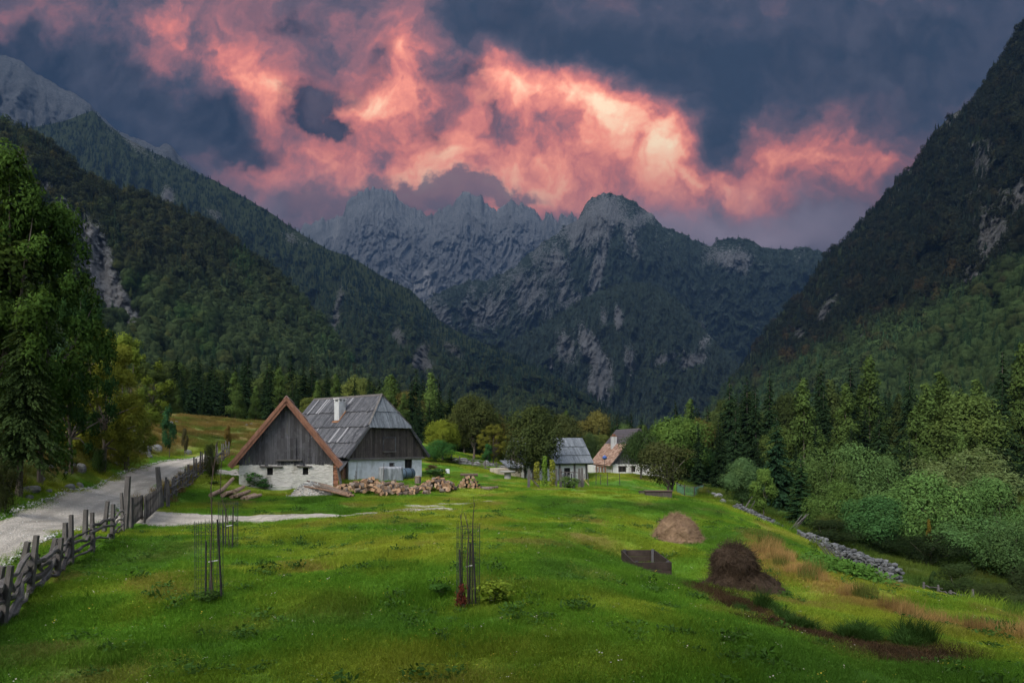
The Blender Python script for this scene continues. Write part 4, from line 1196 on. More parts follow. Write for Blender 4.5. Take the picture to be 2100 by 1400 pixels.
forest('crag_forest', 'mixed autumn wood covering the near hillside', S_CRAG, 9000, 11, tint_crag, np.array([.5, .62, .72]), 401, pyr=(-50, 880))
forest('ridge_forest', 'dark mountain wood covering the long ridge', S_RIDGE, 15000, 15, tint_ridge, np.array([.6, .75, .9]), 402)
forest('flank_forest', 'steep mountain wood with rust and green patches on the far flank', S_RIGHT, 14000, 13.5, tint_right, np.array([.55, .68, .8]), 403)
forest('peak_forest', 'mountain pines on the flanks of the domed peak', S_FRONT, 9000, 17, tint_far, np.array([.8, .9, 1]), 404, maxrock=.38)
forest('spur_forest', 'mountain pines on the spur below the peak', S_SPUR, 6500, 13, tint_far, np.array([.8, .9, 1]), 405, maxrock=.4)

# wood on the valley floor between the belt and the slopes
def floor_wood():
    rng = np.random.default_rng(410); n = 5200
    Y = 135 * (700 / 135) ** (rng.random(n) ** .8); px = rng.uniform(-150, 2300, n); x = (px - CX) / F * Y
    z = zg(x, Y); idx = np.where(rng.random(n) < .6, rng.integers(0, 3, n), rng.integers(3, 7, n)).astype(float)
    h = rng.uniform(9, 15, n) * np.where(np.abs(px - 1150) < 330, .8, 1.0); w = h * rng.uniform(.95, 1.3, n)
    c = np.where((idx < 3)[:, None], np.array([.017, .032, .014]), np.array([.050, .070, .022])) * rng.uniform(.7, 1.3, (n, 1))
    rot = np.stack([np.zeros(n), np.zeros(n), rng.random(n) * 6.28], 1)
    idx = np.where(Y < 420, idx + 7, idx); h = np.where(px > 1380, h * 1.35, h)
    scatter('valley_wood', 'dense mixed wood on the valley floor behind the forest belt', np.stack([x, Y, z - .3], 1), rot, np.stack([w, w, h], 1), c, idx, SP)


floor_wood()
# ------------------------------------------------------------------ building materials
def wood_material(name, a, b, scale=18.0, rough=.85, streak=(1, 1, .06), light=None):
    """weathered boards: each board (rnd) its own tone between a and b, with grain along z of the object"""
    m, t, out = new_mat(name)
    r = t.attr('rnd'); pos = coord(t, 'Object')
    off = t.vmath('ADD', pos, t.vmath('SCALE', (13.0, 7.0, 3.0), scale=r))
    n = t.noise(stretch(t, off, streak), scale, 4, .65); n2 = t.noise(off, 2.2, 3, .6)
    c = t.mix(t.mapr(r, .1, .9), a, b)
    c = t.mix(t.mapr(n, .3, .7, .0, .6), c, tuple(v * .45 for v in a))
    c = t.mix(t.mapr(n2, .5, .75, 0, .4), c, light or tuple(min(1, v * 1.5) for v in b))
    if light: c = t.mix(t.mapr(r, .93, .95), c, light)
    principled(t, out, c, rough, .2, t.bump(n, .5, .01))
    return m


def plaster_material(name, col, stain, scale=3.0, bump=.6, rubble=0.0):
    m, t, out = new_mat(name)
    pos = coord(t, 'Object')
    n = t.noise(pos, scale, 5, .6); n2 = t.noise(pos, scale * 6, 4, .65); n3 = t.noise(stretch(t, pos, (1, 1, .35)), scale * .5, 4, .6)
    c = t.mix(t.mapr(n, .45, .7, 0, .8), col, tuple(v * .72 for v in col))
    c = t.mix(t.mapr(n3, .56, .70, 0, .8), c, stain)
    h = n2
    if rubble:
        v = t.new('ShaderNodeTexVoronoi'); v.inputs['Scale'].default_value = 4.2; t.l.new(stretch(t, pos, (1, 1, 1.7)), v.inputs[0])
        c = t.mix(t.mapr(v.outputs['Distance'], .25, .5, 0, rubble), c, tuple(q * .6 for q in stain))
        h = t.math('ADD', n2, t.math('MULTIPLY', v.outputs['Distance'], -1.0))
    principled(t, out, c, .95, .1, t.bump(h, bump, .05))
    return m


def plain_material(name, col, rough=.8, var=.25, scale=8.0, spec=.25, metal=0.0, bump=.3, bd=.01):
    m, t, out = new_mat(name)
    pos = coord(t, 'Object'); n = t.noise(pos, scale, 4, .6); r = t.attr('rnd')
    k = t.math('MULTIPLY', t.mapr(n, .3, .7, 1 - var, 1 + var), t.mapr(r, 0, 1, 1 - var * .6, 1 + var * .6))
    rgb = t.new('ShaderNodeRGB'); rgb.outputs[0].default_value = rgba(col)
    principled(t, out, t.vmath('SCALE', rgb.outputs[0], scale=k), rough, spec, t.bump(n, bump, bd), metal)
    return m


GREYWOOD = wood_material('grey_boards', (.044, .043, .046), (.098, .097, .104), 14)
DARKWOOD = wood_material('dark_boards', (.036, .030, .028), (.080, .066, .058), 14)
ROOFGREY = wood_material("weathered_roof_boards", (.040, .042, .048), (.095, .097, .106), 12, light=(.19, .19, .20))
ROOFBLUE = wood_material("pale_roof_boards", (.085, .098, .112), (.165, .182, .20), 12)
ROOFRED = wood_material('faded_red_roof', (.215, .135, .118), (.305, .205, .185), 10)
BARGE = wood_material('red_brown_boards', (.150, .070, .045), (.225, .115, .075), 10)
PLAST = plaster_material('old_grey_plaster', (.52, .50, .46), (.30, .28, .24), 1.8, .6, .12)
WHITEW = plaster_material('limewashed_wall', (.54, .56, .58), (.34, .35, .35), 2.6, 1.0)
WHITEP = plaster_material('white_wall', (.50, .50, .485), (.30, .29, .27), 1.4, .4)
CHIM = plaster_material('chimney_wash', (.36, .37, .37), (.20, .20, .19), 2.5, .5)
BEIGEP = plaster_material('beige_wall', (.36, .32, .26), (.24, .21, .17), 1.4, .4)
BRICK = plain_material('old_brick', (.27, .125, .075), .9, .5, 9)
VOID = plain_material('dark_inside', (.012, .011, .010), .9, .2)
GREYPOLE = wood_material('grey_poles', (.052, .047, .045), (.125, .117, .110), 16)
RUST = plain_material('rusty_flashing', (.16, .075, .035), .8, .4)


def gable_boards(b, W, z0, zr, slope_z, y, cx, w=.19, th=.03, trim=None, skip=None):
    """upright boards filling a gable: roof height at offset d from the centre is zr - slope_z*d; trim caps it"""
    x = 0.0
    while x < W - .01:
        ww = min(w * random.uniform(.8, 1.2), W - x)
        zl = zr - slope_z * abs(x - cx) ; zh = zr - slope_z * abs(x + ww - cx)
        if trim is not None: zl = min(zl, trim); zh = min(zh, trim)
        zb = z0 - random.uniform(-.02, .09)
        if min(zl, zh) > zb + .02:
            dy = random.uniform(0, .018); g = .008
            b.hexa([(x + g, y - th - dy, zb), (x + ww - g, y - th - dy, zb), (x + ww - g, y - dy, zb), (x + g, y - dy, zb),
                    (x + g, y - th - dy, zl), (x + ww - g, y - th - dy, zh), (x + ww - g, y - dy, zh), (x + g, y - dy, zl)])
        x += ww


def roof_side(b, side, cx, half, zr, sl, y0, y1, courses, pw, cut=None, th=.04, lap=.05, wob=.012, start=0.0):
    """board roof on one side (-1 left, +1 right of the ridge at cx): boards run down the slope in overlapping courses.
    cut(y) limits how far up the slope (0 ridge .. 1 eave, measured from the ridge) boards may reach"""
    n = Vector((side * sl, 0, 1)).normalized()
    for c in range(courses):
        s0 = start + (1 - start) * c / courses; s1 = start + (1 - start) * (c + 1) / courses + (.03 if c < courses - 1 else 0)
        y = y0
        while y < y1 - .02:
            w = min(pw * random.uniform(.7, 1.3), y1 - y)
            a0 = s0; a1 = s0
            if cut: a0 = max(s0, cut(y)); a1 = max(s0, cut(y + w))
            e = s1 + random.uniform(-.006, .010)
            if min(a0, a1) < s1 - .01:
                lf = random.uniform(0, wob)
                def pt(s, yy, k):
                    d = s * half
                    return Vector((cx + side * d, yy, zr - sl * d)) + n * (k + lf + lap * (s - s0) / max(1e-6, s1 - s0))
                g = .006
                p = [pt(e, y + g, 0), pt(e, y + w - g, 0), pt(a1, y + w - g, 0), pt(a0, y + g, 0),
                     pt(e, y + g, th), pt(e, y + w - g, th), pt(a1, y + w - g, th), pt(a0, y + g, th)]
                b.hexa(p)
            y += w


def deck(b, cx, half, zr, sl, y0, y1, dz=-.02, th=.06):
    """closed sheathing under the roof boards"""
    for s in (-1, 1):
        n = Vector((s * sl, 0, 1)).normalized()
        p = []
        for k in (dz - th, dz):
            p += [Vector((cx + s * half, y0, zr - sl * half)) + n * k, Vector((cx + s * half, y1, zr - sl * half)) + n * k, Vector((cx, y1, zr)) + n * k, Vector((cx, y0, zr)) + n * k]
        b.hexa(p)


def wall_front(b, W, y, th, z0, z1, holes):
    """front wall with real openings; holes (x0, x1, za, zb)"""
    xs = sorted({0, W, *[h[0] for h in holes], *[h[1] for h in holes]})
    for xa, xb in zip(xs[:-1], xs[1:]):
        hs = sorted([h for h in holes if h[0] <= xa + 1e-6 and h[1] >= xb - 1e-6], key=lambda h: h[2])
        z = z0
        for h in hs:
            b.box(xa, xb, y, y + th, z, h[2], .5); z = h[3]
        b.box(xa, xb, y, y + th, z, z1, .5)


# ------------------------------------------------------------------ the barn, gable towards the viewer
def build_barn():
    A = at(490, 990, 45.0); ang = math.atan2(.25, .968); W = 6.0; L = 6.2
    r = empty('barn', (A.x, A.y, -3.25), ang)
    tag(r, 'small barn with dark plank gable, reddish roof edges and two tiny windows', 'barn')
    Z = lambda z: z + 3.25
    zt = Z(-1.42); zr = Z(2.98); sl = 1.26; cx = W / 2
    holes = [(1.75, 2.12, Z(-2.14), Z(-1.66)), (4.02, 4.38, Z(-2.14), Z(-1.66))]
    b = MB(); wall_front(b, W, 0, .4, -.6, zt, holes)
    b.box(0, .4, .4, L, -.6, zt, .5); b.box(W - .4, W, .4, L, -.6, zt, .5); b.box(.4, W - .4, L - .4, L, -.6, zt, .5)
    b.build('wall', PLAST, r)
    b = MB().box(-.1, W * .55, -.28, -.003, -.6, .38, .4); b.build('footing', PLAST, r)
    gb = MB(); gable_boards(gb, W, zt, zr - .10, sl, .02, cx, .20)
    gb.build('gable_boards', GREYWOOD, r); gb = MB(); gable_boards(gb, W, zt, zr - .10, sl, L - .01, cx, .25); gb.build('gable_boards', GREYWOOD, r)
    bm = MB()
    for x in (.1, 1.3, 2.5, 3.3, 4.4, 5.5): bm.box(x, x + .28, .03, L - .1, zt - .16, zt - .004)
    bm.build('joist', DARKWOOD, r)
    for (x0, x1, za, zb), wl in zip(holes, ((1.3, 2.75), (3.65, 4.62))):
        w = MB().box(x0 + .002, x1 - .002, .16, .2, za + .002, zb - .002).build('window', VOID, r)
        MB().beam((wl[0], .0, zb + .10), (wl[1], .0, zb + .06), .22, .09, rnd=.6).build('lintel', GREYPOLE, w)
        fr = MB(); fr.box(x0 + .002, x0 + .04, .08, .13, za + .002, zb - .002); fr.box(x0 + .04, x1 - .002, .08, .13, za + .002, za + .035); fr.build('frame', GREYWOOD, w)
    h = MB()
    for k in range(5): h.box(2.62 + k * .2, 2.62 + k * .2 + .19, -.075, -.05, Z(-1.1), Z(.32))
    ho = h.build('hatch', GREYWOOD, r)
    MB().box(2.35, 3.95, -.16, -.05, Z(-1.2), Z(-1.10)).build('sill', GREYPOLE, ho)
    half = 3.55; y0, y1 = -.42, L + .3
    ro = MB(); deck(ro, cx, half, zr, sl, y0 + .02, y1 - .02)
    roof_side(ro, 1, cx, half, zr, sl, y0, y1, 4, .22, th=.05, lap=.06); roof_side(ro, -1, cx, half, zr, sl, y0, y1, 4, .22, th=.05, lap=.06)
    roof = ro.build('roof', ROOFRED, r)
    cap = MB()
    for k in range(9):
        yy = y0 + (y1 - y0) * k / 9
        for s in (-1, 1):
            n = Vector((s * sl, 0, 1)).normalized(); dn = Vector((s, 0, -sl)).normalized()
            cap.beam(Vector((cx, yy, zr + .16)) + dn * .12, Vector((cx, yy + (y1 - y0) / 9 + .05, zr + .18)) + dn * .12, .05 + .22, .04, up=n)
    cap.build('ridge_cap', ROOFRED, roof)
    for s in (-1, 1):
        n = Vector((s * sl, 0, 1)).normalized(); bb = MB()
        top = Vector((cx, y0 - .03, zr + .02)); end = Vector((cx + s * (half + .02), y0 - .03, zr - sl * (half + .02)))
        bb.beam(top - n * .14, end - n * .14, .05, .30, up=n, rnd=.3)
        bb.beam(top - n * .02 + Vector((0, -.035, 0)), end - n * .02 + Vector((0, -.035, 0)), .05, .20, up=n, rnd=.8)
        bb.build('barge_board', BARGE, r)
    pil = MB()
    z = -.3
    while z < zt:
        hgt = random.uniform(.12, .20); o = random.uniform(-.04, .05)
        pil.box(W + .005, W + .36 + o, .05 + o * .5, .6, z, z + hgt - .02); z += hgt
    pil.build('brick_pier', BRICK, r)
    st = MB().beam((W + .62, -.25, -.1), (W + .30, .05, Z(-1.6)), .16, .1).build('leaning_board', GREYPOLE, r)
    return r


# ------------------------------------------------------------------ the farmhouse with the half-hipped board roof
def build_house():
    A = at(715, 984, 57.0); ang = math.atan2(.766, .643); W = 8.2; L = 10.75; b0 = A.z
    r = empty('farmhouse', (A.x, A.y, b0), ang)
    tag(r, 'old farmhouse with grey half-hipped plank roof and white lower wall', 'house')
    Z = lambda z: z - b0
    zt = Z(-1.42); zr = Z(4.25); sl = 1.185; cx = W / 2; hz = Z(1.45)
    holes = [(4.35, 4.95, -.1, 1.35), (6.15, 7.05, .75, 1.62)]
    b = MB(); wall_front(b, W, 0, .5, -.8, zt, holes)
    b.box(0, .5, .5, L, -.8, zt, .5); b.box(W - .5, W, .5, L, -.8, zt, .5); b.box(.5, W - .5, L - .5, L, -.8, zt, .5)
    b.build('wall', WHITEW, r)
    door = MB()
    for k in range(4): door.box(4.36 + k * .148, 4.36 + k * .148 + .14, .12, .17, -.1, 1.34)
    door.build('door', DARKWOOD, r)
    wi = MB().box(6.152, 7.048, .2, .24, .752, 1.618).build('window', VOID, r)
    f = MB(); f.box(6.152, 6.22, .1, .17, .752, 1.618); f.box(6.98, 7.048, .1, .17, .752, 1.618); f.box(6.22, 6.98, .1, .17, .752, .82); f.box(6.22, 6.98, .1, .17, 1.55, 1.618); f.box(6.57, 6.63, .1, .17, .82, 1.55)
    f.build('frame', DARKWOOD, wi)
    gb = MB(); gable_boards(gb, W, zt + .16, zr - .12, sl, -.12, cx, .24, .035, trim=hz - .04); gb.build('gable_boards', DARKWOOD, r); gb = MB(); gable_boards(gb, W, zt, zr - .12, sl, L, cx, .3)
    gb.build('gable_boards', DARKWOOD, r)
    MB().box(-.15, W + .15, -.24, -.02, zt - .02, zt + .16, .7).build('plate_beam', GREYPOLE, r)
    h = MB()
    for k in range(5): h.box(3.55 + k * .25, 3.55 + k * .25 + .24, -.215, -.185, Z(-.62), Z(.42))
    ho = h.build('shutter', DARKWOOD, r)
    fr = MB(); fr.box(3.45, 3.54, -.24, -.19, Z(-.75), Z(.55)); fr.box(4.82, 4.91, -.24, -.19, Z(-.75), Z(.55)); fr.box(3.54, 4.82, -.24, -.19, Z(.43), Z(.55)); fr.build('frame', GREYWOOD, ho)
    MB().box(3.5, 4.86, -.36, -.24, Z(-.80), Z(-.72), .9).build('sill', GREYPOLE, ho)
    half = 4.65; y0 = -.45; y1 = L + .35
    # half hip: plane through the ridge point (cx, .8, zr) and the hip eave at y0, z = hz
    hw = (zr - hz) / sl
    def cut(y): return max(0.0, min(1.0, (.8 - y) / (.8 - y0))) * hw / half
    ro = MB()
    for s in (-1, 1):
        n = Vector((s * sl, 0, 1)).normalized(); p = []
        for k in (-.09, -.02):
            q = [Vector((cx + s * half, y0 + .03, zr - sl * half)), Vector((cx + s * half, y1 - .03, zr - sl * half)), Vector((cx, y1 - .03, zr)), Vector((cx, .8, zr)), Vector((cx + s * hw, y0 + .03, hz))]
            p += [v + n * k for v in q]
        ro.add(p, [(0, 1, 2, 3, 4), (9, 8, 7, 6, 5), (0, 5, 6, 1), (1, 6, 7, 2), (2, 7, 8, 3), (3, 8, 9, 4), (4, 9, 5, 0)])
        roof_side(ro, s, cx, half, zr, sl, y0, y1, 4, .20, cut=cut, th=.045, lap=.09, wob=.02)
    roof = ro.build('roof', ROOFGREY, r)
    hp = MB(); run = .8 - y0; hs = (zr - hz) / run; n = Vector((0, -hs, 1)).normalized()
    for c in range(2):
        x = -hw
        while x < hw - .01:
            w = min(.17 * random.uniform(.7, 1.3), hw - x)
            def lim(xx): return abs(xx) / hw           # 0 at the ridge, 1 at the hip eave
            s0, s1 = c * .52, (.55, 1.06)[c]
            a0, a1 = max(s0, lim(x)), max(s0, lim(x + w))
            if min(a0, a1) < s1 - .01:
                lf = random.uniform(0, .02)
                def pt(s, xx, k): return Vector((cx + xx, .8 - run * s, zr - (zr - hz) * s)) + n * (k + lf + .09 * (s - s0))
                e = s1 + random.uniform(-.01, .01)
                hp.hexa([pt(e, x + .006, 0), pt(e, x + w - .006, 0), pt(a1, x + w - .006, 0), pt(a0, x + .006, 0), pt(e, x + .006, .045), pt(e, x + w - .006, .045), pt(a1, x + w - .006, .045), pt(a0, x + .006, .045)])
            x += w
    hp.build('hip', ROOFBLUE, roof)
    rc = MB()
    for s in (-1, 1):
        nn = Vector((s * sl, 0, 1)).normalized(); dn = Vector((s, 0, -sl)).normalized()
        rc.beam(Vector((cx, .75, zr + .10)) + dn * .10, Vector((cx, y1, zr + .10)) + dn * .10, .24, .04, up=nn)
        rc.beam(Vector((cx, .72, zr + .12)), Vector((cx + s * hw, y0 - .02, hz + .10)), .16, .05, up=(0, -.4, 1))
    rc.build('ridge_cap', GREYPOLE, roof)
    for s in (-1, 1):
        nn = Vector((s * sl, 0, 1)).normalized()
        MB().beam(Vector((cx + s * (hw - .05), y0 - .02, hz)) - nn * .05, Vector((cx + s * half, y0 - .02, zr - sl * half)) - nn * .05, .05, .22, up=nn).build('barge_board', GREYWOOD, r)
    MB().box(cx - hw, cx + hw, y0 - .02, y0 + .04, hz - .16, hz - .03).build('barge_board', DARKWOOD, r)
    # chimney on the near slope
    xc = cx - 1.65; yc = 4.6; zc = Z(1.6)
    ch = MB().box(xc - .36, xc + .36, yc - .36, yc + .36, zc, Z(3.72), .5).build('chimney', CHIM, r)
    k = MB()
    for dx, dy in ((-.3, -.3), (.3, -.3), (-.3, .3), (.3, .3), (0, -.3), (0, .3)): k.box(xc + dx - .06, xc + dx + .06, yc + dy - .06, yc + dy + .06, Z(3.72), Z(3.95))
    k.box(xc - .42, xc + .42, yc - .42, yc + .42, Z(3.95), Z(4.03)); k.build('chimney_cap', WHITEP, ch)
    fl = MB(); nn = Vector((-sl, 0, 1)).normalized(); dn = Vector((-1, 0, -sl)).normalized()
    base = Vector((xc, yc, zr - sl * 1.65)) + nn * .14
    fl.beam(base + dn * .55 + Vector((0, -.45, 0)), base - dn * .65 + Vector((0, -.45, 0)), .16, .03, up=nn); fl.beam(base + dn * .62 + Vector((0, -.5, 0)), base + dn * .62 + Vector((0, .45, 0)), .2, .03, up=nn)
    fl.build('flashing', RUST, ch)
    # lean-to between house and barn
    le = MB()
    for j in range(9): le.box(-.5 - .02, -.47, .25 + j * .33, .25 + j * .33 + .31, -.1, zt - .75)
    for j in range(3): le.box(-.5 + .17 * j, -.5 + .17 * j + .16, .2, .23, -.1, zt - .75 + .18 * j)
    le.build('porch_boards', BARGE, r)
    lr = MB()
    for j in range(12):
        yy = -.3 + j * .33
        lr.beam((-1.15, yy + .16, zt - 1.0), (-.1, yy + .16, zt + .05), .31, .04, up=(-.7, 0, .7))
    lr.build('porch_roof', ROOFGREY, r)
    MB().beam((-.1, .1, -.2), (-.1, .1, zt), .12, .2).build('corner_post', DARKWOOD, r)
    return r


# ------------------------------------------------------------------ grey roofed shed behind the bean patch
def build_shed():
    Wd = 7.2; D = 5.0; ang = R(18)
    A = at(1074, 984, 70.5)
    r = empty('shed', (A.x, A.y, A.z), ang); b0 = A.z
    tag(r, 'shed with grey plank roof in three courses and pale wall behind the vines', 'shed')
    zt = 1.75; zr = 4.35; sl = (zr - zt) / (D / 2 + .3)
    b = MB(); wall_front(b, Wd, 0, .3, -1.0, zt, [(4.5, 5.2, .3, 1.2)]); b.box(0, .3, .3, D, -1, zt, .5); b.box(Wd - .3, Wd, .3, D, -1, zt, .5); b.box(.3, Wd - .3, D - .3, D, -1, zt, .5)
    b.build('wall', WHITEP, r)
    MB().box(4.502, 5.198, .12, .16, .302, 1.198).build('window', VOID, r)
    for x in (.05, 2.4, 3.9, 5.6, 6.95): MB().box(x, x + .16, -.12, -.003, -.8, zt).build('post', GREYPOLE, r)
    rf = MB()
    # the roof runs across: boards down towards the viewer
    for s, nm in ((-1, 'front'), (1, 'back')):
        n = Vector((0, s * sl, 1)).normalized(); half = D / 2 + .45
        for c in range(3):
            s0, s1 = c / 3, (c + 1) / 3 + (.03 if c < 2 else 0); x = -.5
            while x < Wd + .5:
                w = .2 * random.uniform(.7, 1.3); w = min(w, Wd + .5 - x); lf = random.uniform(0, .02)
                def pt(q, xx, k): return Vector((xx, D / 2 + s * q * half, zr - sl * q * half)) + n * (k + lf + .08 * (q - s0) * 3)
                rf.hexa([pt(s1, x, 0), pt(s1, x + w - .012, 0), pt(s0, x + w - .012, 0), pt(s0, x, 0), pt(s1, x, .05), pt(s1, x + w - .012, .05), pt(s0, x + w - .012, .05), pt(s0, x, .05)])
                x += w
        q = []
        for k in (-.08, -.01): q += [Vector((-.48, D / 2 + s * half * .99, zr - sl * half * .99)) + n * k, Vector((Wd + .48, D / 2 + s * half * .99, zr - sl * half * .99)) + n * k, Vector((Wd + .48, D / 2, zr)) + n * k, Vector((-.48, D / 2, zr)) + n * k]
        rf.hexa(q)
    rf.build('roof', ROOFBLUE, r)
    for x in (0.0, Wd - .06):
        g = MB(); g.add([(x, 0, zt), (x, D, zt), (x, D / 2, zr - .1), (x + .06, 0, zt), (x + .06, D, zt), (x + .06, D / 2, zr - .1)], [(0, 1, 2), (5, 4, 3), (0, 3, 4, 1), (1, 4, 5, 2), (2, 5, 3, 0)]); g.build('gable_boards', DARKWOOD, r)
    a = MB(); a.box(-2.6, -.05, .8, 3.6, -1.2, 1.15, .5); a.build('annex_wall', BEIGEP, r)
    ar = MB()
    for k in range(8): ar.beam((-1.4 + k * .2, .5, 1.25), (-1.4 + k * .2, 3.7, 1.95), .19, .05)
    ar.build('annex_roof', ROOFBLUE, r)
    return r


# ------------------------------------------------------------------ the tiled cottage behind the fruit trees
def tile_material():
    m, t, out = new_mat('chequered_tiles')
    pos = coord(t, 'Object'); r = t.attr('rnd'); n = t.noise(pos, 3, 3, .6)
    c = t.ramp(r, [(0, (.15, .085, .062)), (.5, (.26, .165, .12)), (1, (.36, .26, .205))])
    c = t.mix(t.mapr(n, .5, .75, 0, .5), c, (.20, .13, .10))
    principled(t, out, c, .85, .2)
    return m


def build_cottage():
    A = at(1256, 980, 84.5); ang = math.atan2(.115, .993); W = 6.6; L = 10.0; b0 = A.z
    r = empty('cottage', (A.x, A.y, b0), ang)
    tag(r, 'cottage with half red tiled, half dark sheet roof behind fruit trees', 'house')
    Z = lambda z: z - b0
    zt = Z(-2.55); zr = Z(1.82); cx = W / 2; sl = 1.24
    holes = [(.75, 1.75, Z(-3.6), Z(-2.95)), (2.4, 2.95, Z(-3.6), Z(-2.95))]
    b = MB(); wall_front(b, W, 0, .4, -1.5, zt, holes); b.box(0, .4, .4, L, -1.5, zt, .5); b.box(W - .4, W, .4, L, -1.5, zt, .5); b.box(.4, W - .4, L - .4, L, -1.5, zt, .5)
    b.build('wall', WHITEP, r)
    MB().add([(W, -.02, -1.6), (W + 1.0, -.02, -1.6), (W, -.02, 1.2), (W, .5, -1.6), (W + 1.0, .5, -1.6), (W, .5, 1.2)], [(0, 1, 2), (5, 4, 3), (0, 3, 4, 1), (1, 4, 5, 2), (2, 5, 3, 0)]).build('buttress', WHITEP, r)
    for (x0, x1, za, zb) in holes:
        w = MB().box(x0 + .002, x1 - .002, .15, .2, za + .002, zb - .002).build('window', VOID, r)
        f = MB(); f.box(x0 - .06, x1 + .06, -.06, -.003, zb, zb + .12); f.box((x0 + x1) / 2 - .03, (x0 + x1) / 2 + .03, .08, .14, za + .002, zb - .002); f.build('frame', DARKWOOD, w)
    gb = MB(); gable_boards(gb, W, zt, zr - .1, sl, -.01, cx, .3); gb.build('gable_boards', GREYWOOD, r)
    half = W / 2 + .45; y0, y1 = -.5, L + .3; mid = .42
    rf = MB(); deck(rf, cx, half, zr, sl, y0, y1)
    for s in (-1, 1):
        n = Vector((s * sl, 0, 1)).normalized()
        for k in range(9):     # dark sheets, stepped
            s0, s1 = mid * k / 9, mid * (k + 1) / 9
            def pt(q, yy, kk): return Vector((cx + s * q * half, yy, zr - sl * q * half)) + n * kk
            rf.hexa([pt(s1, y0, .03), pt(s1, y1, .03), pt(s0, y1, .0), pt(s0, y0, .0), pt(s1, y0, .07), pt(s1, y1, .07), pt(s0, y1, .03), pt(s0, y0, .03)], random.uniform(.3, .7))
    roof = rf.build('roof', plain_material('dark_sheet', (.062, .056, .062), .6, .2, 3), r)
    tl = MB()
    for s in (-1, 1):
        n = Vector((s * sl, 0, 1)).normalized(); rows = 15; cols = 26
        for k in range(rows):
            s0, s1 = mid + (1 - mid) * k / rows, mid + (1 - mid) * (k + 1.12) / rows
            fl = .0 if k < rows - 3 else (.12 * (k - rows + 4))     # the eave kicks out
            for c in range(cols):
                ya = y0 + (y1 - y0) * c / cols; yb = ya + (y1 - y0) / cols * .80
                def pt(q, yy, kk): return Vector((cx + s * (q * half + fl * (q - s0) * 3), yy, zr - sl * q * half)) + n * kk
                tl.hexa([pt(s1, ya, .05), pt(s1, yb, .05), pt(s0, yb, .0), pt(s0, ya, .0), pt(s1, ya, .10), pt(s1, yb, .10), pt(s0, yb, .04), pt(s0, ya, .04)])
    tl.build('tiles', tile_material(), roof)
    xc = cx - 1.9; yc = 4.6
    ch = MB().box(xc - .32, xc + .32, yc - .32, yc + .32, zr - sl * 1.9 - .3, zr - .95, .5).build('chimney', CHIM, r)
    MB().box(xc - .38, xc + .38, yc - .38, yc + .38, zr - .95, zr - .86).box(xc - .2, xc - .04, yc - .1, yc + .1, zr - .86, zr - .65).box(xc + .06, xc + .2, yc - .1, yc + .1, zr - .86, zr - .65).build('chimney_cap', RUST, ch)
    pw = MB(); pw.box(-.9, -.05, 5.5, L - .3, -.6, zt - .45, .5); pw.build('porch_wall', WHITEP, r)
    pp = MB()
    for yy in (.3, 1.9, 3.5, 5.2): pp.box(-.85, -.73, yy, yy + .12, -.6, zt - .35)
    pp.box(-.85, -.73, .3, 5.3, zt - .5, zt - .36); pp.build('porch_post', BARGE, r)
    return r


build_barn(); build_house(); build_shed(); build_cottage()
# the round blue basin on its pole in front of the cottage roof
def blue_basin():
    g = on_ground(1240, 82); r = empty('blue_globe', g); top = at(1240, 938, 82).z - g.z
    tag(r, 'round blue globe on a thin pole before the tiled cottage roof', 'garden ornament')
    MB().tube([(0, 0, -.1), (0, 0, top - .25)], [.03, .03], 6).build('pole', GREYPOLE, r)
    b = MB(); pts = [(0, 0, top - .3 + .6 * k / 8) for k in range(9)]; b.tube(pts, [max(.03, .3 * math.sin(math.pi * k / 8)) for k in range(9)], 12)
    b.build('globe', plain_material('blue_glaze', (.03, .07, .22), .4, .2), r, True)
blue_basin()
# ------------------------------------------------------------------ fences
def hit1(px, py, y0=8.0, y1=120.0):
    x, y, z, ok = hit(np.array([px]), np.array([py]), y0, y1)
    return Vector((float(x[0]), float(y[0]), float(z[0])))


def ground_at(v): return Vector((v.x, v.y, zg1(v.x, v.y)))


def rough_rail(b, a, c, r, sag=.06):
    d = c - a; n = 6; pts = []; rs = []
    ph = random.random() * 6
    for k in range(n + 1):
        t = k / n
        pts.append(a + d * t + Vector((random.uniform(-.03, .03), random.uniform(-.04, .04), math.sin(t * math.pi) * random.uniform(-sag, sag) + random.uniform(-.025, .025))))
        rs.append(r * (1.05 - .35 * t) * random.uniform(.8, 1.2))
    b.tube(pts, rs, 6, wob=.3)


def fence_bay(root, O, a, c, heights, r, posts_r=.05, over=.35):
    d = (c - a).normalized()
    for h in heights:
        b = MB(); o1, o2 = random.uniform(.05, over), random.uniform(.05, over); s = d.cross(Vector((0, 0, 1))) * random.uniform(-.09, .09)
        rough_rail(b, a - d * o1 + Vector((0, 0, h + random.uniform(-.09, .09))) + s - O, c + d * o2 + Vector((0, 0, h + random.uniform(-.12, .12))) + s - O, r * random.uniform(.7, 1.3))
        b.build('rail', GREYPOLE, root)


def post(root, O, foot, top, w, mat=None):
    b = MB(); foot = foot - O; top = top - O; d = top - foot
    b.beam(foot - d * .12, foot + d * .55 + Vector((random.uniform(-.012, .012), 0, 0)), w, w * .85, up=(0, 1, 0), rnd=.5, taper=.97); b.beam(foot + d * .55, top, w * .95, w * .8, up=(0, 1, 0), rnd=.55, taper=.85)
    return b.build('post', mat or GREYPOLE, root)


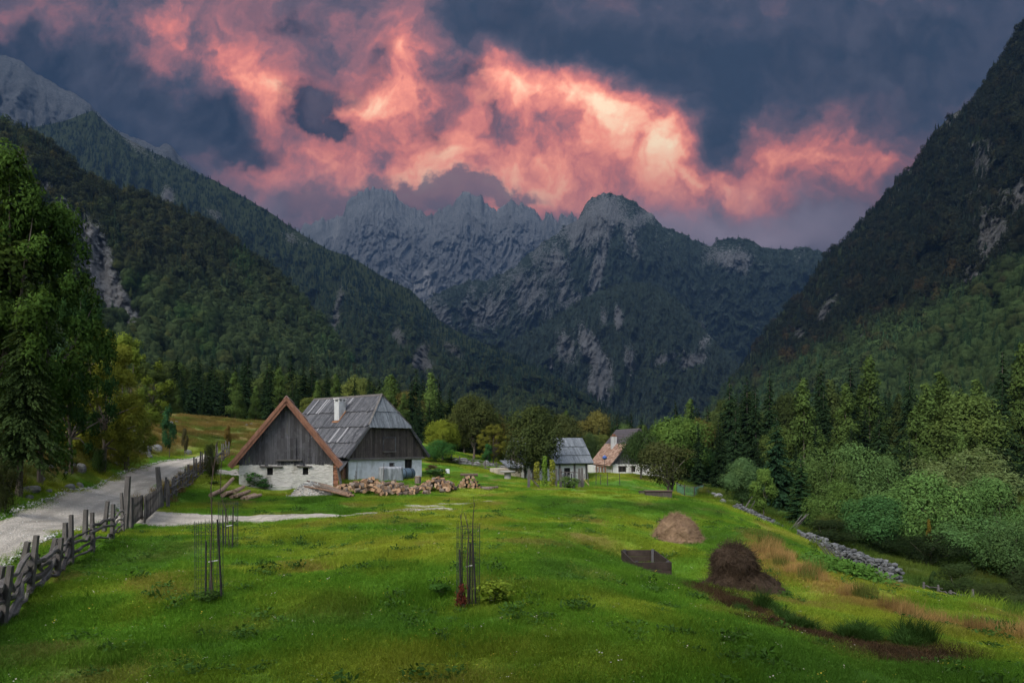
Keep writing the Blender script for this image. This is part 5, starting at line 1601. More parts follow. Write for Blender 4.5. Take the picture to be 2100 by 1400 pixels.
def near_fence():
    F0 = [(5, 1283, 22, 1159), (61, 1218, 75, 1097), (116, 1183, 126, 1102), (146, 1159, 146, 1055), (190, 1133, 189, 1050), (230, 1111, 232, 1033), (252, 1090, 249, 1010)]
    B0 = [(-14, 1250, 4, 1160), (41, 1189, 57, 1110), (104, 1155, 114, 1103), (133, 1137, 134, 1071), (174, 1110, 176, 1044), (213, 1092, 221, 1027)]
    feet = [hit1(p[0], p[1]) for p in F0]
    O = feet[2].copy(); r = empty('rail_fence', O)
    tag(r, 'rough grey split-rail fence with paired posts along the gravel road, up to the gate', 'fence')
    for p, f in zip(F0, feet): post(r, O, f, at(p[2], p[3], f.y), .11)
    for p in B0:
        f = hit1(p[0], p[1]); post(r, O, f, at(p[2], p[3], f.y), .13)
    first = feet[0] + (feet[0] - feet[1]) * 1.0; first.z = zg1(first.x, first.y)
    post(r, O, first, first + Vector((.05, 0, 1.1)), .12)
    L = [first] + feet
    for k, (a, c) in enumerate(zip(L[:-1], L[1:])):
        hs = [.10, .30, .50, .70] if k < 4 else [.15, .35, .58, .75]
        fence_bay(r, O, a, c, hs, .062 if k < 3 else .045)
    for k in (0, 1, 2):     # loose twisted branches wedged between the rails
        b = MB(); a, c = L[k + 1], L[k + 2]
        m = a.lerp(c, .5); rough_rail(b, a.lerp(c, .1) + Vector((0, .05, .78 + .05 * k)) - O, m + Vector((0, -.05, .35)) - O, .05, .14); b.build('rail', GREYPOLE, r)
        b = MB(); rough_rail(b, a.lerp(c, .2) + Vector((0, .05, .08)) - O, c + Vector((0, -.05, .45)) - O, .07, .1); b.build('rail', GREYPOLE, r)


def far_fence():
    line = [hit1(343, 1032), hit1(362, 1018), hit1(385, 1000), on_ground(403, 45.5), on_ground(425, 51), on_ground(447, 56), on_ground(469, 61)]
    P = []
    for a, c in zip(line[:-1], line[1:]):
        P += [a, a.lerp(c, .5)]
    P.append(line[-1]); P = [ground_at(p) for p in P]
    O = P[5].copy(); r = empty('rail_fence', O)
    tag(r, 'crowded grey rail fence climbing from the gate to the barn corner', 'fence')
    for k, p in enumerate(P):
        h = random.uniform(1.0, 1.35) * (1 if k < 6 else 1.25)
        post(r, O, p, p + Vector((random.uniform(-.08, .08), 0, h)), random.uniform(.07, .11))
        q = ground_at(p + Vector((-.28, .25, 0))); post(r, O, q, q + Vector((random.uniform(-.1, .1), 0, h * random.uniform(.9, 1.15))), random.uniform(.08, .12))
    for a, c in zip(P[:-1], P[1:]): fence_bay(r, O, a, c, [.15, .42, .68, .90], .045)


def gate():
    g = hit1(256, 1086); p1 = empty('gate_post', g); tag(p1, 'tall weathered gate post at the end of the near rail fence', 'post'); post(p1, g, g, at(263, 976, g.y), .20)
    post(p1, g, hit1(267, 1083), at(268, 1019, hit1(267, 1083).y), .15)
    g2 = hit1(331, 1040); p2 = empty('gate_post', g2); tag(p2, 'tall weathered gate post where the farther fence begins', 'post'); post(p2, g2, g2, at(323, 957, g2.y), .20)
    post(p2, g2, g2 + Vector((.28, .1, 0)), g2 + Vector((.26, .1, 1.15)), .13)
    for (a, c, ha, hc, lab) in ((hit1(272, 1083), hit1(291, 1067), 1.25, 1.1, 'low picket gate leaf standing open beside the near gate post'),
                                (hit1(331, 1042), hit1(297, 1073), 1.05, 1.15, 'longer picket gate leaf with diagonal brace swung inwards from the far gate post')):
        r = empty('gate', a); tag(r, lab, 'gate'); d = c - a; L = d.length; dn = d.normalized(); nrm = dn.cross(Vector((0, 0, 1))).normalized()
        if nrm.y > 0: nrm = -nrm
        s = MB(); n = max(6, int(L / .14))
        for k in range(n):
            p = dn * (L * (k + .5) / n); h = ha + (hc - ha) * k / n + random.uniform(-.03, .05)
            s.beam(p + Vector((0, 0, .12)), p + Vector((0, 0, h)), .07, .025, up=nrm)
        s.build('pickets', GREYPOLE, r)
        off = nrm * .035
        for z0, nm in ((.22, 'rail'), (.92, 'rail')):
            MB().beam(off + Vector((0, 0, z0)), d + off + Vector((0, 0, z0)), .03, .11, rnd=.9).build(nm, GREYPOLE, r)
        MB().beam(off * 1.9 + Vector((0, 0, .25)) + d * (.02 if L < 2 else .98), off * 1.9 + d * (.95 if L < 2 else .25) + Vector((0, 0, .9)), .10, .03, up=nrm, rnd=.8).build('brace', GREYPOLE, r)
        for q in (0, 1):
            MB().beam(d * q + Vector((0, 0, 0)), d * q + Vector((0, 0, (ha, hc)[q] + .02)), .07, .06).build('stile', GREYPOLE, r)


near_fence(); far_fence(); gate()


# ------------------------------------------------------------------ young trees in wire guards
WIRE = plain_material('green_wire', (.020, .030, .025), .6, .2, 8, .3)
TWIG = plain_material('twig_bark', (.055, .040, .032), .9, .2)


STAKE = wood_material('dark_stakes', (.030, .027, .026), (.062, .056, .054), 16)


def guard(px, base, top, rad_px, stakes, stems, lab, lab2, cat2='sapling'):
    g = hit1(px, base); k = g.y / F
    r = empty('tree_guard', g); tag(r, lab, 'tree guard')
    R0 = rad_px * k; H = (base - top) * k
    w = MB(); n = 22
    for i in range(n):
        a = 2 * math.pi * i / n; p = Vector((math.cos(a) * R0, math.sin(a) * R0, 0))
        w.tube([p, p + Vector((random.uniform(-.01, .01), random.uniform(-.01, .01), H + random.uniform(-.02, .04)))], [.003, .003], 4, cap=False)
    for j in range(9):
        z = H * (j + .6) / 9; pts = [Vector((math.cos(a) * R0, math.sin(a) * R0, z)) for a in np.linspace(0, 2 * math.pi, 25)]
        w.tube(pts, [.0025 if j < 8 else .0035] * 25, 4, cap=False)
    w.build('wire_cage', WIRE, r)
    for (bx, tx, ty) in stakes:
        f = Vector(((bx - px) * k, random.uniform(-.1, .1), -.05)); t = Vector(((tx - px) * k, random.uniform(-.1, .1), (base - ty) * k))
        MB().tube([f, f.lerp(t, .5), t], [.021, .020, .019], 7, wob=.1).build('stake', STAKE, r)
    if stakes:
        a = (stakes[0][0] - px) * k * .3; MB().beam((a, 0, H * .48), ((stakes[-1][1] - px) * k, -.02, H * .5), .012, .02).build('tie', plain_material('white_band', (.6, .6, .6)), r)
    s = empty('sapling', g); tag(s, lab2, cat2); b = MB()
    for pts in stems:
        P = [Vector(((x - px) * k, random.uniform(-.05, .05), (base - y) * k)) for x, y in pts]
        b.tube(P, [.018 - .012 * i / (len(P) - 1) for i in range(len(P))], 6)
        for i in range(1, len(P) - 1):
            for _ in range(2):
                q = P[i].lerp(P[i + 1], random.random()); b.tube([q, q + Vector((random.uniform(-.15, .15), random.uniform(-.15, .15), random.uniform(.1, .3)))], [.006, .002], 4, cap=False)
    b.build('stem', TWIG, s)


guard(429, 1228, 1068, 27, [(423, 421, 1110), (430, 432, 1150), (452, 448, 1064)], [[(436, 1226), (434, 1140), (435, 1060), (433, 1000), (440, 940), (446, 905)]],
      'wire tree guard with three stakes nearest to the rail fence', 'tall bare sapling rising out of the wire guard by the rail fence')
guard(468, 1124, 1028, 19, [(457, 456, 1044), (462, 463, 1042), (478, 478, 1038)], [[(470, 1122), (466, 1060), (452, 1010), (455, 950), (460, 925)]],
      'wire tree guard standing beside the gravel drive', 'thin bare sapling in the guard beside the gravel drive')
guard(960, 1242, 1074, 24, [(945, 943, 1125), (962, 964, 1115), (976, 969, 1105)], [[(948, 1240), (947, 1150), (948, 1080), (943, 1054)], [(960, 1240), (958, 1150), (962, 1090), (952, 1052)], [(968, 1238), (968, 1120), (970, 1060), (973, 1030)]],
      'wire tree guard alone in the middle of the meadow with red stalks around it', 'bush-like sapling of three bare stems in the middle guard')


# ------------------------------------------------------------------ hay heaps
def heap_mesh(prof, n=64, seed=1, rough=.08):
    """prof: list of (radius x, radius y, z, shift x)"""
    rng = np.random.default_rng(seed); th = np.linspace(0, 2 * np.pi, n, endpoint=False); V = []
    m = 34; zz = np.linspace(0, len(prof) - 1, m); P = np.array(prof)
    pr = np.stack([np.interp(zz, np.arange(len(prof)), P[:, i]) for i in range(4)], 1)
    for i in range(m):
        k = 1 + rough * 2.2 * fbm(np.cos(th) * 1.6 + seed, np.sin(th) * 1.6 + pr[i, 2] * 1.7, seed, 4) + rough * .8 * fbm(np.cos(th) * 6 + seed, np.sin(th) * 6 + pr[i, 2] * 6, seed + 2, 3)
        V.append(np.stack([pr[i, 3] + np.cos(th) * pr[i, 0] * k, np.sin(th) * pr[i, 1] * k, np.full(n, pr[i, 2]) + .03 * rng.normal(size=n)], 1))
    V = np.concatenate(V); idx = np.arange(n); Fc = []
    for i in range(m - 1): Fc.append(np.stack([i * n + idx, i * n + (idx + 1) % n, (i + 1) * n + (idx + 1) % n, (i + 1) * n + idx], 1))
    return V, np.concatenate(Fc), n, m


def hay_material(name, a, b):
    m, t, out = new_mat(name); pos = coord(t, 'Object'); r = t.attr('rnd')
    n = t.noise(pos, 3.0, 4, .6); n2 = t.noise(stretch(t, pos, (1, 1, 3)), 26, 4, .6)
    c = t.mix(t.math('ADD', t.math('MULTIPLY', r, .6), t.mapr(n, .3, .7, 0, .5)), a, b)
    c = t.mix(t.mapr(n2, .5, .7, 0, .6), c, tuple(v * .4 for v in a))
    principled(t, out, c, .95, .1, t.bump(n2, 1.0, .04))
    return m


def hay_heap(name, loc, prof, label, mat, straw_n, seed, ln, rough=.08):
    r = empty(name, loc); tag(r, label, 'hay heap')
    V, Fc, n, m = heap_mesh(prof, 64, seed, rough)
    mesh_obj('heap', np_mesh('heap', V, Fc, mat, True, {'rnd': ('FLOAT', np.full(len(V), .4))}), r)
    rng = np.random.default_rng(seed + 1)
    f = Fc[rng.integers(0, len(Fc), straw_n)]; w = rng.dirichlet((1, 1, 1, 1), straw_n)[:, :, None]
    Q = V[f]; C = (Q * w).sum(1); N = np.cross(Q[:, 1] - Q[:, 0], Q[:, 3] - Q[:, 0]); N /= np.linalg.norm(N, axis=1)[:, None] + 1e-9
    D = np.cross(N, rng.normal(size=C.shape)) + np.array([0, 0, -.5]) + N * (.25 + .35 * rng.random((straw_n, 1))); D /= np.linalg.norm(D, axis=1)[:, None]
    S = np.cross(D, N); S /= np.linalg.norm(S, axis=1)[:, None] + 1e-9
    l = ln * (.5 + rng.random((straw_n, 1))); ww = .006
    VV = np.stack([C - S * ww, C + S * ww, C + D * l + S * ww * .4, C + D * l - S * ww * .4], 1).reshape(-1, 3)
    mesh_obj('straw', np_mesh('straw', VV, np.arange(straw_n * 4).reshape(-1, 4), mat, False, {'rnd': ('FLOAT', np.repeat(rng.random(straw_n), 4))}), r)
    return r


HAY = hay_material('dry_hay', (.155, .100, .066), (.30, .205, .125)); ROT = hay_material('rotting_hay', (.024, .017, .012), (.078, .054, .036))
g = hit1(1390, 1110); hay_heap('hay_heap', g, [(1.30, 1.05, -.15, 0), (1.18, .95, .02, 0), (.98, .85, .2, -.03), (.84, .74, .5, -.05), (.62, .56, .82, -.04), (.34, .32, 1.04, -.04), (.05, .05, 1.13, -.05)], 'pale brown hay heap shaped like a bell on the green slope', HAY, 9000, 5, .17, .13)
g = hit1(1515, 1205); hay_heap('hay_heap', g, [(1.42, 1.05, -.2, .16), (1.20, .95, .03, .14), (.98, .80, .20, .10), (.76, .66, .37, .02), (.60, .56, .52, -.08), (.64, .60, .72, -.12), (.60, .56, .95, -.14), (.44, .42, 1.12, -.14), (.22, .22, 1.22, -.12), (.05, .05, 1.25, -.12)], 'dark rotting hay heap with slumped foot beside the dry grass', ROT, 9000, 9, .24, .19)


# ------------------------------------------------------------------ plank frame in the meadow, trough, table and small things
def plank_frame():
    x0, x1, y0, y1 = 4.02, 5.22, 22.4, 25.0; zt = -4.13
    r = empty('compost_frame', ((x0 + x1) / 2, (y0 + y1) / 2, -4.6)); tag(r, 'low open plank frame sunk in the meadow in front of the hay heaps', 'compost frame')
    cx, cyy = (x0 + x1) / 2, (y0 + y1) / 2; hx, hy = (x1 - x0) / 2, (y1 - y0) / 2
    z = zt + 4.6 + .22
    for nm, (a, c) in (('board', ((-hx, -hy), (hx, -hy))), ('board', ((-hx, hy), (hx, hy))), ('board', ((-hx, -hy), (-hx, hy))), ('board', ((hx, -hy), (hx, hy)))):
        b = MB()
        for k, zz in enumerate((z - .12, z - .37)):
            b.beam((a[0], a[1], zz), (c[0], c[1], zz + random.uniform(-.01, .01)), .045, .235, rnd=.3 + .3 * k)
        b.build(nm, wood_material('frame_boards', (.026, .019, .016), (.055, .040, .033), 12), r)
    for sx in (-1, 1):
        for sy in (-1, 1): MB().box(sx * (hx - .09) - .045, sx * (hx - .09) + .045, sy * (hy - .09) - .045, sy * (hy - .09) + .045, -.4, z + .03).build('corner_post', GREYWOOD, r)


plank_frame()


def trough():
    g = hit1(1350, 1018); r = empty('trough', g, R(-4)); tag(r, 'long brown wooden trough with lid beside the apple tree', 'trough')
    MB().box(-.85, .85, -.3, .3, -.2, .36).build('body', DARKWOOD, r)
    b = MB()
    for k in range(3): b.box(-.92, .92, -.36 + k * .24, -.36 + k * .24 + .23, .363, .41)
    b.build('lid', wood_material('brown_lid', (.075, .050, .042), (.12, .085, .07)), r)
    g = hit1(1316, 1013); o = MB().box(-.18, .18, -.15, .15, -.1, .2).box(-.2, .2, -.17, .17, .203, .23).build('wooden_box', DARKWOOD, None, loc=g); tag(o, 'small dark wooden box lying in the grass left of the trough', 'box')


trough()


def stone_table():
    g = hit1(1041, 982); r = empty('stone_table', g); tag(r, 'round stone table on a thick pedestal by the rail fence', 'table')
    m = plain_material('cast_stone', (.26, .25, .235), .9, .25, 5)
    MB().tube([(0, 0, -.1), (0, 0, .25), (0, 0, .62)], [.34, .30, .33], 20).build('pedestal', m, r)
    MB().tube([(0, 0, .62), (0, 0, .66), (0, 0, .76), (0, 0, .78)], [.60, .72, .74, .71], 28).build('table_top', m, r)


stone_table()
wm = plain_material('white_stone', (.55, .57, .58), .9, .15)
g = hit1(918, 970); o = MB().box(-.19, .19, -.19, .19, -.1, .40).box(-.16, .16, -.16, .16, .403, .43).build('white_block', wm, None, loc=g); tag(o, 'white cube shaped block standing in the grass', 'block')
g = hit1(901, 966); o = MB().box(-.36, .36, -.2, .2, -.05, .16).box(-.33, .33, -.17, .17, .163, .2).build('stone_slab', plain_material('grey_slab', (.28, .29, .29)), None, loc=g); tag(o, 'flat grey slab lying behind the firewood', 'slab')


# ------------------------------------------------------------------ rocks
def rock_mesh(seed, n=3):
    import bmesh
    bm = bmesh.new(); bmesh.ops.create_icosphere(bm, subdivisions=n, radius=1)
    rnd = random.Random(seed); pl = [(Vector((rnd.gauss(0, 1), rnd.gauss(0, 1), rnd.gauss(0, .8))).normalized(), rnd.uniform(.55, .9)) for _ in range(11)]
    for v in bm.verts:
        for nrm, d in pl:
            k = v.co.dot(nrm)
            if k > d: v.co -= nrm * (k - d) * .9
        v.co *= 1 + .07 * float(fbm(np.array([v.co.x * 2.3 + seed]), np.array([v.co.y * 2.3 + v.co.z * 1.7]), seed, 3)[0])
    me = bpy.data.meshes.new('rock'); bm.to_mesh(me); bm.free(); me.materials.append(ROCKM); return me


def rock_mat():
    m, t, out = new_mat('lichened_limestone'); pos = coord(t, 'Object'); oi = t.new('ShaderNodeObjectInfo')
    p2 = t.vmath('ADD', pos, t.vmath('SCALE', (17., 5., 9.), scale=oi.outputs['Random']))
    n = t.noise(p2, 1.6, 5, .65); n2 = t.noise(p2, 6, 4, .7)
    c = t.mix(t.mapr(n, .35, .65), (.10, .104, .104), (.245, .25, .245)); c = t.mix(t.mapr(n2, .52, .68, 0, .7), c, (.075, .08, .065))
    principled(t, out, c, .95, .1, t.bump(t.math('ADD', n, n2), .9, .15)); return m


ROCKM = rock_mat()
RM = [rock_mesh(500 + k) for k in range(5)]


def rock(px, py, wpx, label, group=None, flat=.65, name='rock', Y=None):
    g = hit1(px, py) if Y is None else on_ground(px, Y); s = (1.25 if g.y < 62 else .95) * wpx / F * g.y / 2
    o = mesh_obj(name, random.choice(RM)); o.location = g + Vector((0, 0, s * flat * .35)); o.scale = (s * random.uniform(.95, 1.2), s * random.uniform(.8, 1.1), s * flat * random.uniform(.9, 1.2)); o.rotation_euler = (random.uniform(-.25, .25), random.uniform(-.25, .25), random.random() * 6.28)
    return tag(o, label, 'rock', group)


for (px, py, w, lab) in [(217, 874, 26, 'broad grey boulder at the top edge of the bank under the trees'), (113, 930, 24, 'jagged grey rock in the middle of the grassy bank'), (165, 966, 22, 'blunt grey boulder low on the bank above the road'), (97, 958, 17, 'pale rock in the grass right of the leaning spruce'),
                         (293, 922, 30, 'grey rock outcrop at the end of the bank near the road bend'), (322, 926, 20, 'dark grey rock behind the outcrop by the road bend'), (144, 1003, 17, 'flat pale rock at the road edge'), (164, 998, 14, 'small rounded pale rock at the road edge'),
                         (66, 1008, 24, 'largest rock of the cluster low on the bank near the picture edge'), (386, 931, 20, 'pointed grey rock under the brownish sapling'), (300, 934, 18, 'slanting grey rock at the foot of the outcrop')]:
    rock(px, py, w, lab, flat=.8)
for (px, py, w) in [(149, 957, 15), (218, 903, 10), (215, 922, 15), (176, 932, 16), (307, 938, 10), (327, 927, 10), (259, 953, 11), (243, 954, 13), (37, 1013, 14), (52, 1007, 13), (201, 960, 15), (188, 944, 9), (280, 892, 16), (249, 924, 12), (120, 940, 14), (84, 985, 12), (60, 1022, 12), (230, 935, 10), (270, 938, 12), (285, 930, 14), (100, 1008, 10), (135, 972, 9), (310, 922, 11), (20, 1018, 12)]:
    rock(px, py, w, 'small grey rock half sunk in the ochre grass of the bank', 'small rocks scattered over the bank', .8)
for (px, Y, w) in [(933, 80, 16), (952, 79, 26), (976, 79, 20), (998, 79, 20), (1009, 80, 14), (962, 80, 14)]:
    rock(px, 0, w, 'grey boulder heaped behind the weathered rail fence', 'boulders behind the rail fence', .9, Y=Y)
rock(1034, 0, 24, 'whitish boulder behind the stone table', flat=.7, Y=76)
for (px, py, w) in [(505, 872, 9), (498, 868, 7), (515, 870, 8), (425, 868, 7), (350, 868, 12), (362, 866, 9), (476, 862, 8)]:
    rock(px, py, w, 'stone lying at the far edge of the back meadow', 'stones along the far meadow edge', .6)
for (px, py, w) in [(1473, 1020, 20), (1482, 1030, 14), (1462, 1014, 14), (1450, 1010, 14)]:
    rock(px, py, w, 'pale boulder on the green knoll beyond the apple tree', 'boulders on the green knoll', .7)


def stone_wall(name, label, pts, h0, h1, seed):
    """dry stone wall: many fitted stones along a line on the ground"""
    rnd = random.Random(seed); P = [on_ground(*p) for p in pts]; O = P[0].copy()
    segs = [0]
    for a, c in zip(P[:-1], P[1:]): segs.append(segs[-1] + (c - a).xy.length)
    tot = segs[-1]; b = MB(); s = 0
    def pos(s):
        for i in range(len(P) - 1):
            if s <= segs[i + 1] + 1e-6:
                k = (s - segs[i]) / (segs[i + 1] - segs[i]); return P[i].lerp(P[i + 1], k), (P[i + 1] - P[i]).normalized()
        return P[-1], (P[-1] - P[-2]).normalized()
    import bmesh
    bm = bmesh.new(); bmesh.ops.create_icosphere(bm, subdivisions=1, radius=1); base = [v.co.copy() for v in bm.verts]; fs = [tuple(v.index for v in f.verts) for f in bm.faces]; bm.free()
    while s < tot:
        p, d = pos(s); n = Vector((-d.y, d.x, 0)); H = h0 + (h1 - h0) * s / tot
        z = -.05
        while z < H * rnd.uniform(.82, 1.1):
            for w in (-.22, .05, .28):
                q = p + n * (w * (1.15 - .35 * z / max(H, .1)) + rnd.uniform(-.05, .05)) + d * rnd.uniform(-.1, .1); q.z = zg1(q.x, q.y) + z + rnd.uniform(-.03, .03)
                sx, sy, sz = rnd.uniform(.11, .22), rnd.uniform(.10, .18), rnd.uniform(.07, .13); a = rnd.random() * 6.28
                M = Matrix.Rotation(a, 3, 'Z') @ Matrix.Rotation(rnd.uniform(-.4, .4), 3, 'X')
                b.add([q - O + M @ Vector((v.x * sx * rnd.uniform(.8, 1.15), v.y * sy * rnd.uniform(.8, 1.15), v.z * sz * rnd.uniform(.8, 1.15))) for v in base], fs, rnd.random())
            z += rnd.uniform(.12, .18)
        s += rnd.uniform(.17, .25)
    o = b.build(name, STONEM, None, loc=O); return tag(o, label, 'wall')


def stone_mat():
    m, t, out = new_mat('wall_stone'); pos = coord(t, 'Object'); r = t.attr('rnd'); n = t.noise(pos, 7, 4, .65)
    c = t.mix(r, (.044, .047, .050), (.115, .12, .125)); c = t.mix(t.mapr(n, .5, .7, 0, .7), c, (.05, .053, .05))
    principled(t, out, c, .95, .1, t.bump(n, .6, .03)); return m


STONEM = stone_mat()
stone_wall('stone_wall', 'low dry stone wall running down into the hollow, ending in a square pile', [(1646, 39.5), (1700, 36), (1750, 33.6), (1795, 32), (1838, 31)], .34, .9, 1)
stone_wall('stone_wall', 'short tumbled piece of stone wall under the pale bluish tree', [(1514, 47.5), (1535, 45.5), (1568, 43), (1600, 41.5)], .42, .2, 2)


def sticks(px, Y, n, label, lean, ln, seed, spread=.5):
    g = on_ground(px, Y); r = empty('pole_bundle', g); tag(r, label, 'poles'); rnd = random.Random(seed)
    for k in range(n):
        b = MB(); a = Vector((rnd.uniform(-spread, spread), rnd.uniform(-.1, .3), 0)); l = ln * rnd.uniform(.7, 1.1)
        b.tube([a, a + Vector((lean * l * rnd.uniform(.7, 1.2), .15, l * .72))], [.028, .018], 6); b.build('pole', GREYPOLE, r)


sticks(1736, 33.2, 6, 'bundle of grey poles leaning on the stone wall', -.6, 1.5, 1)
sticks(1618, 40.5, 5, 'grey poles lying over the gap between the two stone walls', .8, 1.4, 2, .4)
sticks(1528, 46.5, 4, 'bare sticks beside the pale bluish tree', .5, 1.7, 3, .4)
a = hit1(131, 893); b_ = MB(); rough_rail(b_, Vector((0, 0, .15)), Vector((.78, .2, .55)), .025); o = b_.build('branch', plain_material('bleached_branch', (.42, .36, .28)), None, loc=a); tag(o, 'bleached fallen branch lying on the bank', 'branch')


def small_fence(name, label, pts, H, rails, w=.09, rr=.035, mat=None):
    P = [on_ground(*p) for p in pts]; O = P[0].copy(); r = empty(name, O); tag(r, label, 'fence')
    for p in P: post(r, O, p, p + Vector((random.uniform(-.05, .05), 0, H * random.uniform(.9, 1.12))), w, mat)
    for a, c in zip(P[:-1], P[1:]):
        if rails: fence_bay(r, O, a, c, rails, rr, over=.2)
    return r, O


small_fence('rail_fence', 'little dark rail fence beyond the end of the stone wall', [(1895, 28.6), (1925, 27.8), (1950, 27), (1996, 26)], .62, [.22, .45], .08, .03)
small_fence('rail_fence', 'weathered rail fence in front of the boulders behind the firewood', [(925, 77), (943, 76.5), (970, 76), (995, 75.5), (1018, 75), (1046, 74.5), (1072, 74)], .95, [.2, .45, .7], .12, .05)
small_fence('wire_fence', 'thin dark fence stakes around the cottage garden', [(1198, 64), (1206, 63), (1222, 66), (1232, 66), (1246, 66), (1271, 67)], 1.15, [.9], .06, .012, DARKWOOD)
small_fence('wire_fence', 'thin stakes before the white cottage wall', [(1256, 78), (1270, 78), (1284, 78), (1297, 78.5)], 1.0, [.8], .05, .012, DARKWOOD)
g = on_ground(1206, 61); o = MB().beam((-.55, 0, .95), (.1, 0, .2), .09, .05).build('plank', plain_material('pale_plank', (.38, .27, .14)), None, loc=g); tag(o, 'pale plank leaning on the cottage garden stakes', 'plank')


# ------------------------------------------------------------------ bean patch with its posts
def bean_patch():
    r, O = small_fence('garden_fence', 'heavy grey posts and braces around the bean patch', [(1084, 55), (1140, 57.5), (1150, 57.6), (1188, 56.5), (1194, 54.8)], 1.62, [], .22)
    for (a, c, za, zc) in (((1086, 55), (1108, 54.6), .95, .05), ((1172, 55), (1192, 54.8), .1, .95), ((1150, 57.5), (1188, 56.5), 1.42, 1.40), ((1148, 57.5), (1164, 57), 1.3, .4)):
        p = on_ground(*a); q = on_ground(*c)
        MB().beam(p - O + Vector((0, 0, za)), q - O + Vector((0, 0, zc)), .07, .07).build('brace', GREYPOLE, r)
    b = MB()
    for k in range(6):
        p = on_ground(1152 + k * 5, 58); b.beam(p - O, p - O + Vector((0, 0, 1.2 + .1 * (k % 3))), .13, .03)
    b.build('boards', GREYWOOD, r)
    for px, top, lab in ((1101, 946, 'yellowing bean vine nearest to the thick corner post'), (1117, 934, 'tallest green bean vine in the middle of the three'), (1133, 942, 'yellow-green bean vine beside the grey boards')):
        g = on_ground(px, 55.5); h = (HY - top) / F * 55.5 - g.z; rng = np.random.default_rng(px)
        e = empty('bean_vine', g); tag(e, lab, 'vine')
        MB().tube([(0, 0, -.1), (.02, 0, h * .5), (0, .02, h)], [.02, .018, .012], 6).build('pole', GREYPOLE, e)
        n = 420; z = rng.random(n) * h * .97 + .05; a = rng.random(n) * 6.28; R0 = (.13 + .15 * rng.random(n)) * (1.1 - .35 * z / h)
        C = np.stack([np.cos(a) * R0, np.sin(a) * R0, z], 1); N = np.stack([np.cos(a), np.sin(a), np.full(n, .6)], 1)
        V, Fc, rr = cards(C, N, np.full(n, .075), .8, rng)
        o = mesh_obj('leaves', np_mesh('leaves', V, Fc, LEAF, False, {'rnd': ('FLOAT', rr)}), e); o.color = rgba({1101: (.16, .17, .03), 1117: (.10, .17, .025), 1133: (.17, .19, .03)}[px])


bean_patch()
tree_px('weed', 1165, 1000, 972, 50, 54.5, (.075, .125, .035), 'feathery green bush between the bean patch posts', v=0)
tree_px('weed', 513, 1002, 962, 78, 45.5, (.05, .13, .03), 'dark green nettle mound growing against the barn corner', v=1)
tree_px('weed', 542, 1000, 978, 44, 45, (.045, .11, .03), 'lower nettle clump in front of the barn wall', v=2)
tree_px('weed', 898, 988, 956, 60, 62, (.038, .085, .024), 'leafy weed clump at the farmhouse corner', v=0)
tree_px('bush', 926, 966, 938, 42, 77, (.055, .075, .026), 'grassy tussock bush left of the weathered rail fence', v=2)
tree_px('weed', 886, 968, 950, 30, 66, (.14, .085, .06), 'pinkish faded flower bush at the farmhouse corner', v=1)
tree_px('bush', 1440, 1012, 995, 40, 66, (.10, .115, .025), 'low yellow-green bush beside the green net pen', v=1)
tree_px('weed', 440, 1010, 985, 30, 44, (.045, .075, .02), 'small weed clump at the foot of the crowded fence', v=0)
for px, base, top, w, Y, c, lab, v in [(950, 1243, 1188, 36, 13.5, (.12, .035, .024), 'dark red dock stalks at the foot of the middle tree guard', 2), (1012, 1238, 1182, 88, 13.9, (.17, .24, .03), 'leafy yellow-green herb clump beside the middle tree guard', 1), (905, 1225, 1192, 60, 14.3, (.05, .12, .022), 'dark tussock left of the middle tree guard', 0),
                                       (432, 1238, 1205, 62, 13.8, (.045, .09, .02), 'dark weedy tussock around the guard by the rail fence', 2)]:
    tree_px('weed', px, base, top, w, Y, c, lab, v=v)


def pen():
    r, O = small_fence('net_pen', 'low pen with green netting beyond the apple tree', [(1388, 67), (1404, 64.5), (1424, 64.5), (1442, 68)], 1.05, [.9], .07, .03, DARKWOOD)
    P = [on_ground(*p) for p in [(1388, 67), (1404, 64.5), (1424, 64.5), (1442, 68)]]
    m = plain_material('green_net', (.07, .16, .12), .7, .3); b = MB()
    for a, c in zip(P[:-1], P[1:]):
        L = (c - a).length; n = int(L / .12)
        for k in range(n + 1):
            p = a.lerp(c, k / n) - O; b.beam(p, p + Vector((0, 0, .9)), .02, .02)
        for k in range(8): b.beam(a - O + Vector((0, 0, .1 + k * .11)), c - O + Vector((0, 0, .1 + k * .11)), .02, .02)
    b.build('net', m, r)


pen()


# ------------------------------------------------------------------ firewood
def log_material():
    m, t, out = new_mat('cut_wood'); oi = t.new('ShaderNodeObjectInfo'); pos = coord(t, 'Object'); n = t.noise(pos, 9, 4, .6)
    c = t.ramp(oi.outputs['Random'], [(0, (.17, .10, .052)), (.4, (.27, .17, .095)), (.7, (.36, .245, .15)), (1, (.22, .175, .13))]); c = t.mix(t.mapr(n, .4, .7, 0, .6), c, (.17, .085, .05))
    principled(t, out, c, .85, .2, t.bump(n, .5, .01)); return m


def bark2():
    m, t, out = new_mat('log_bark'); oi = t.new('ShaderNodeObjectInfo'); pos = coord(t, 'Object'); n = t.noise(stretch(t, pos, (1, .2, 1)), 26, 4, .6)
    c = t.ramp(oi.outputs['Random'], [(0, (.060, .045, .036)), (.5, (.12, .09, .07)), (1, (.18, .15, .125))]); c = t.mix(t.mapr(n, .45, .65, 0, .7), c, (.045, .035, .03))
    principled(t, out, c, .95, .1, t.bump(n, .8, .02)); return m


CUT = log_material(); LBARK = bark2()


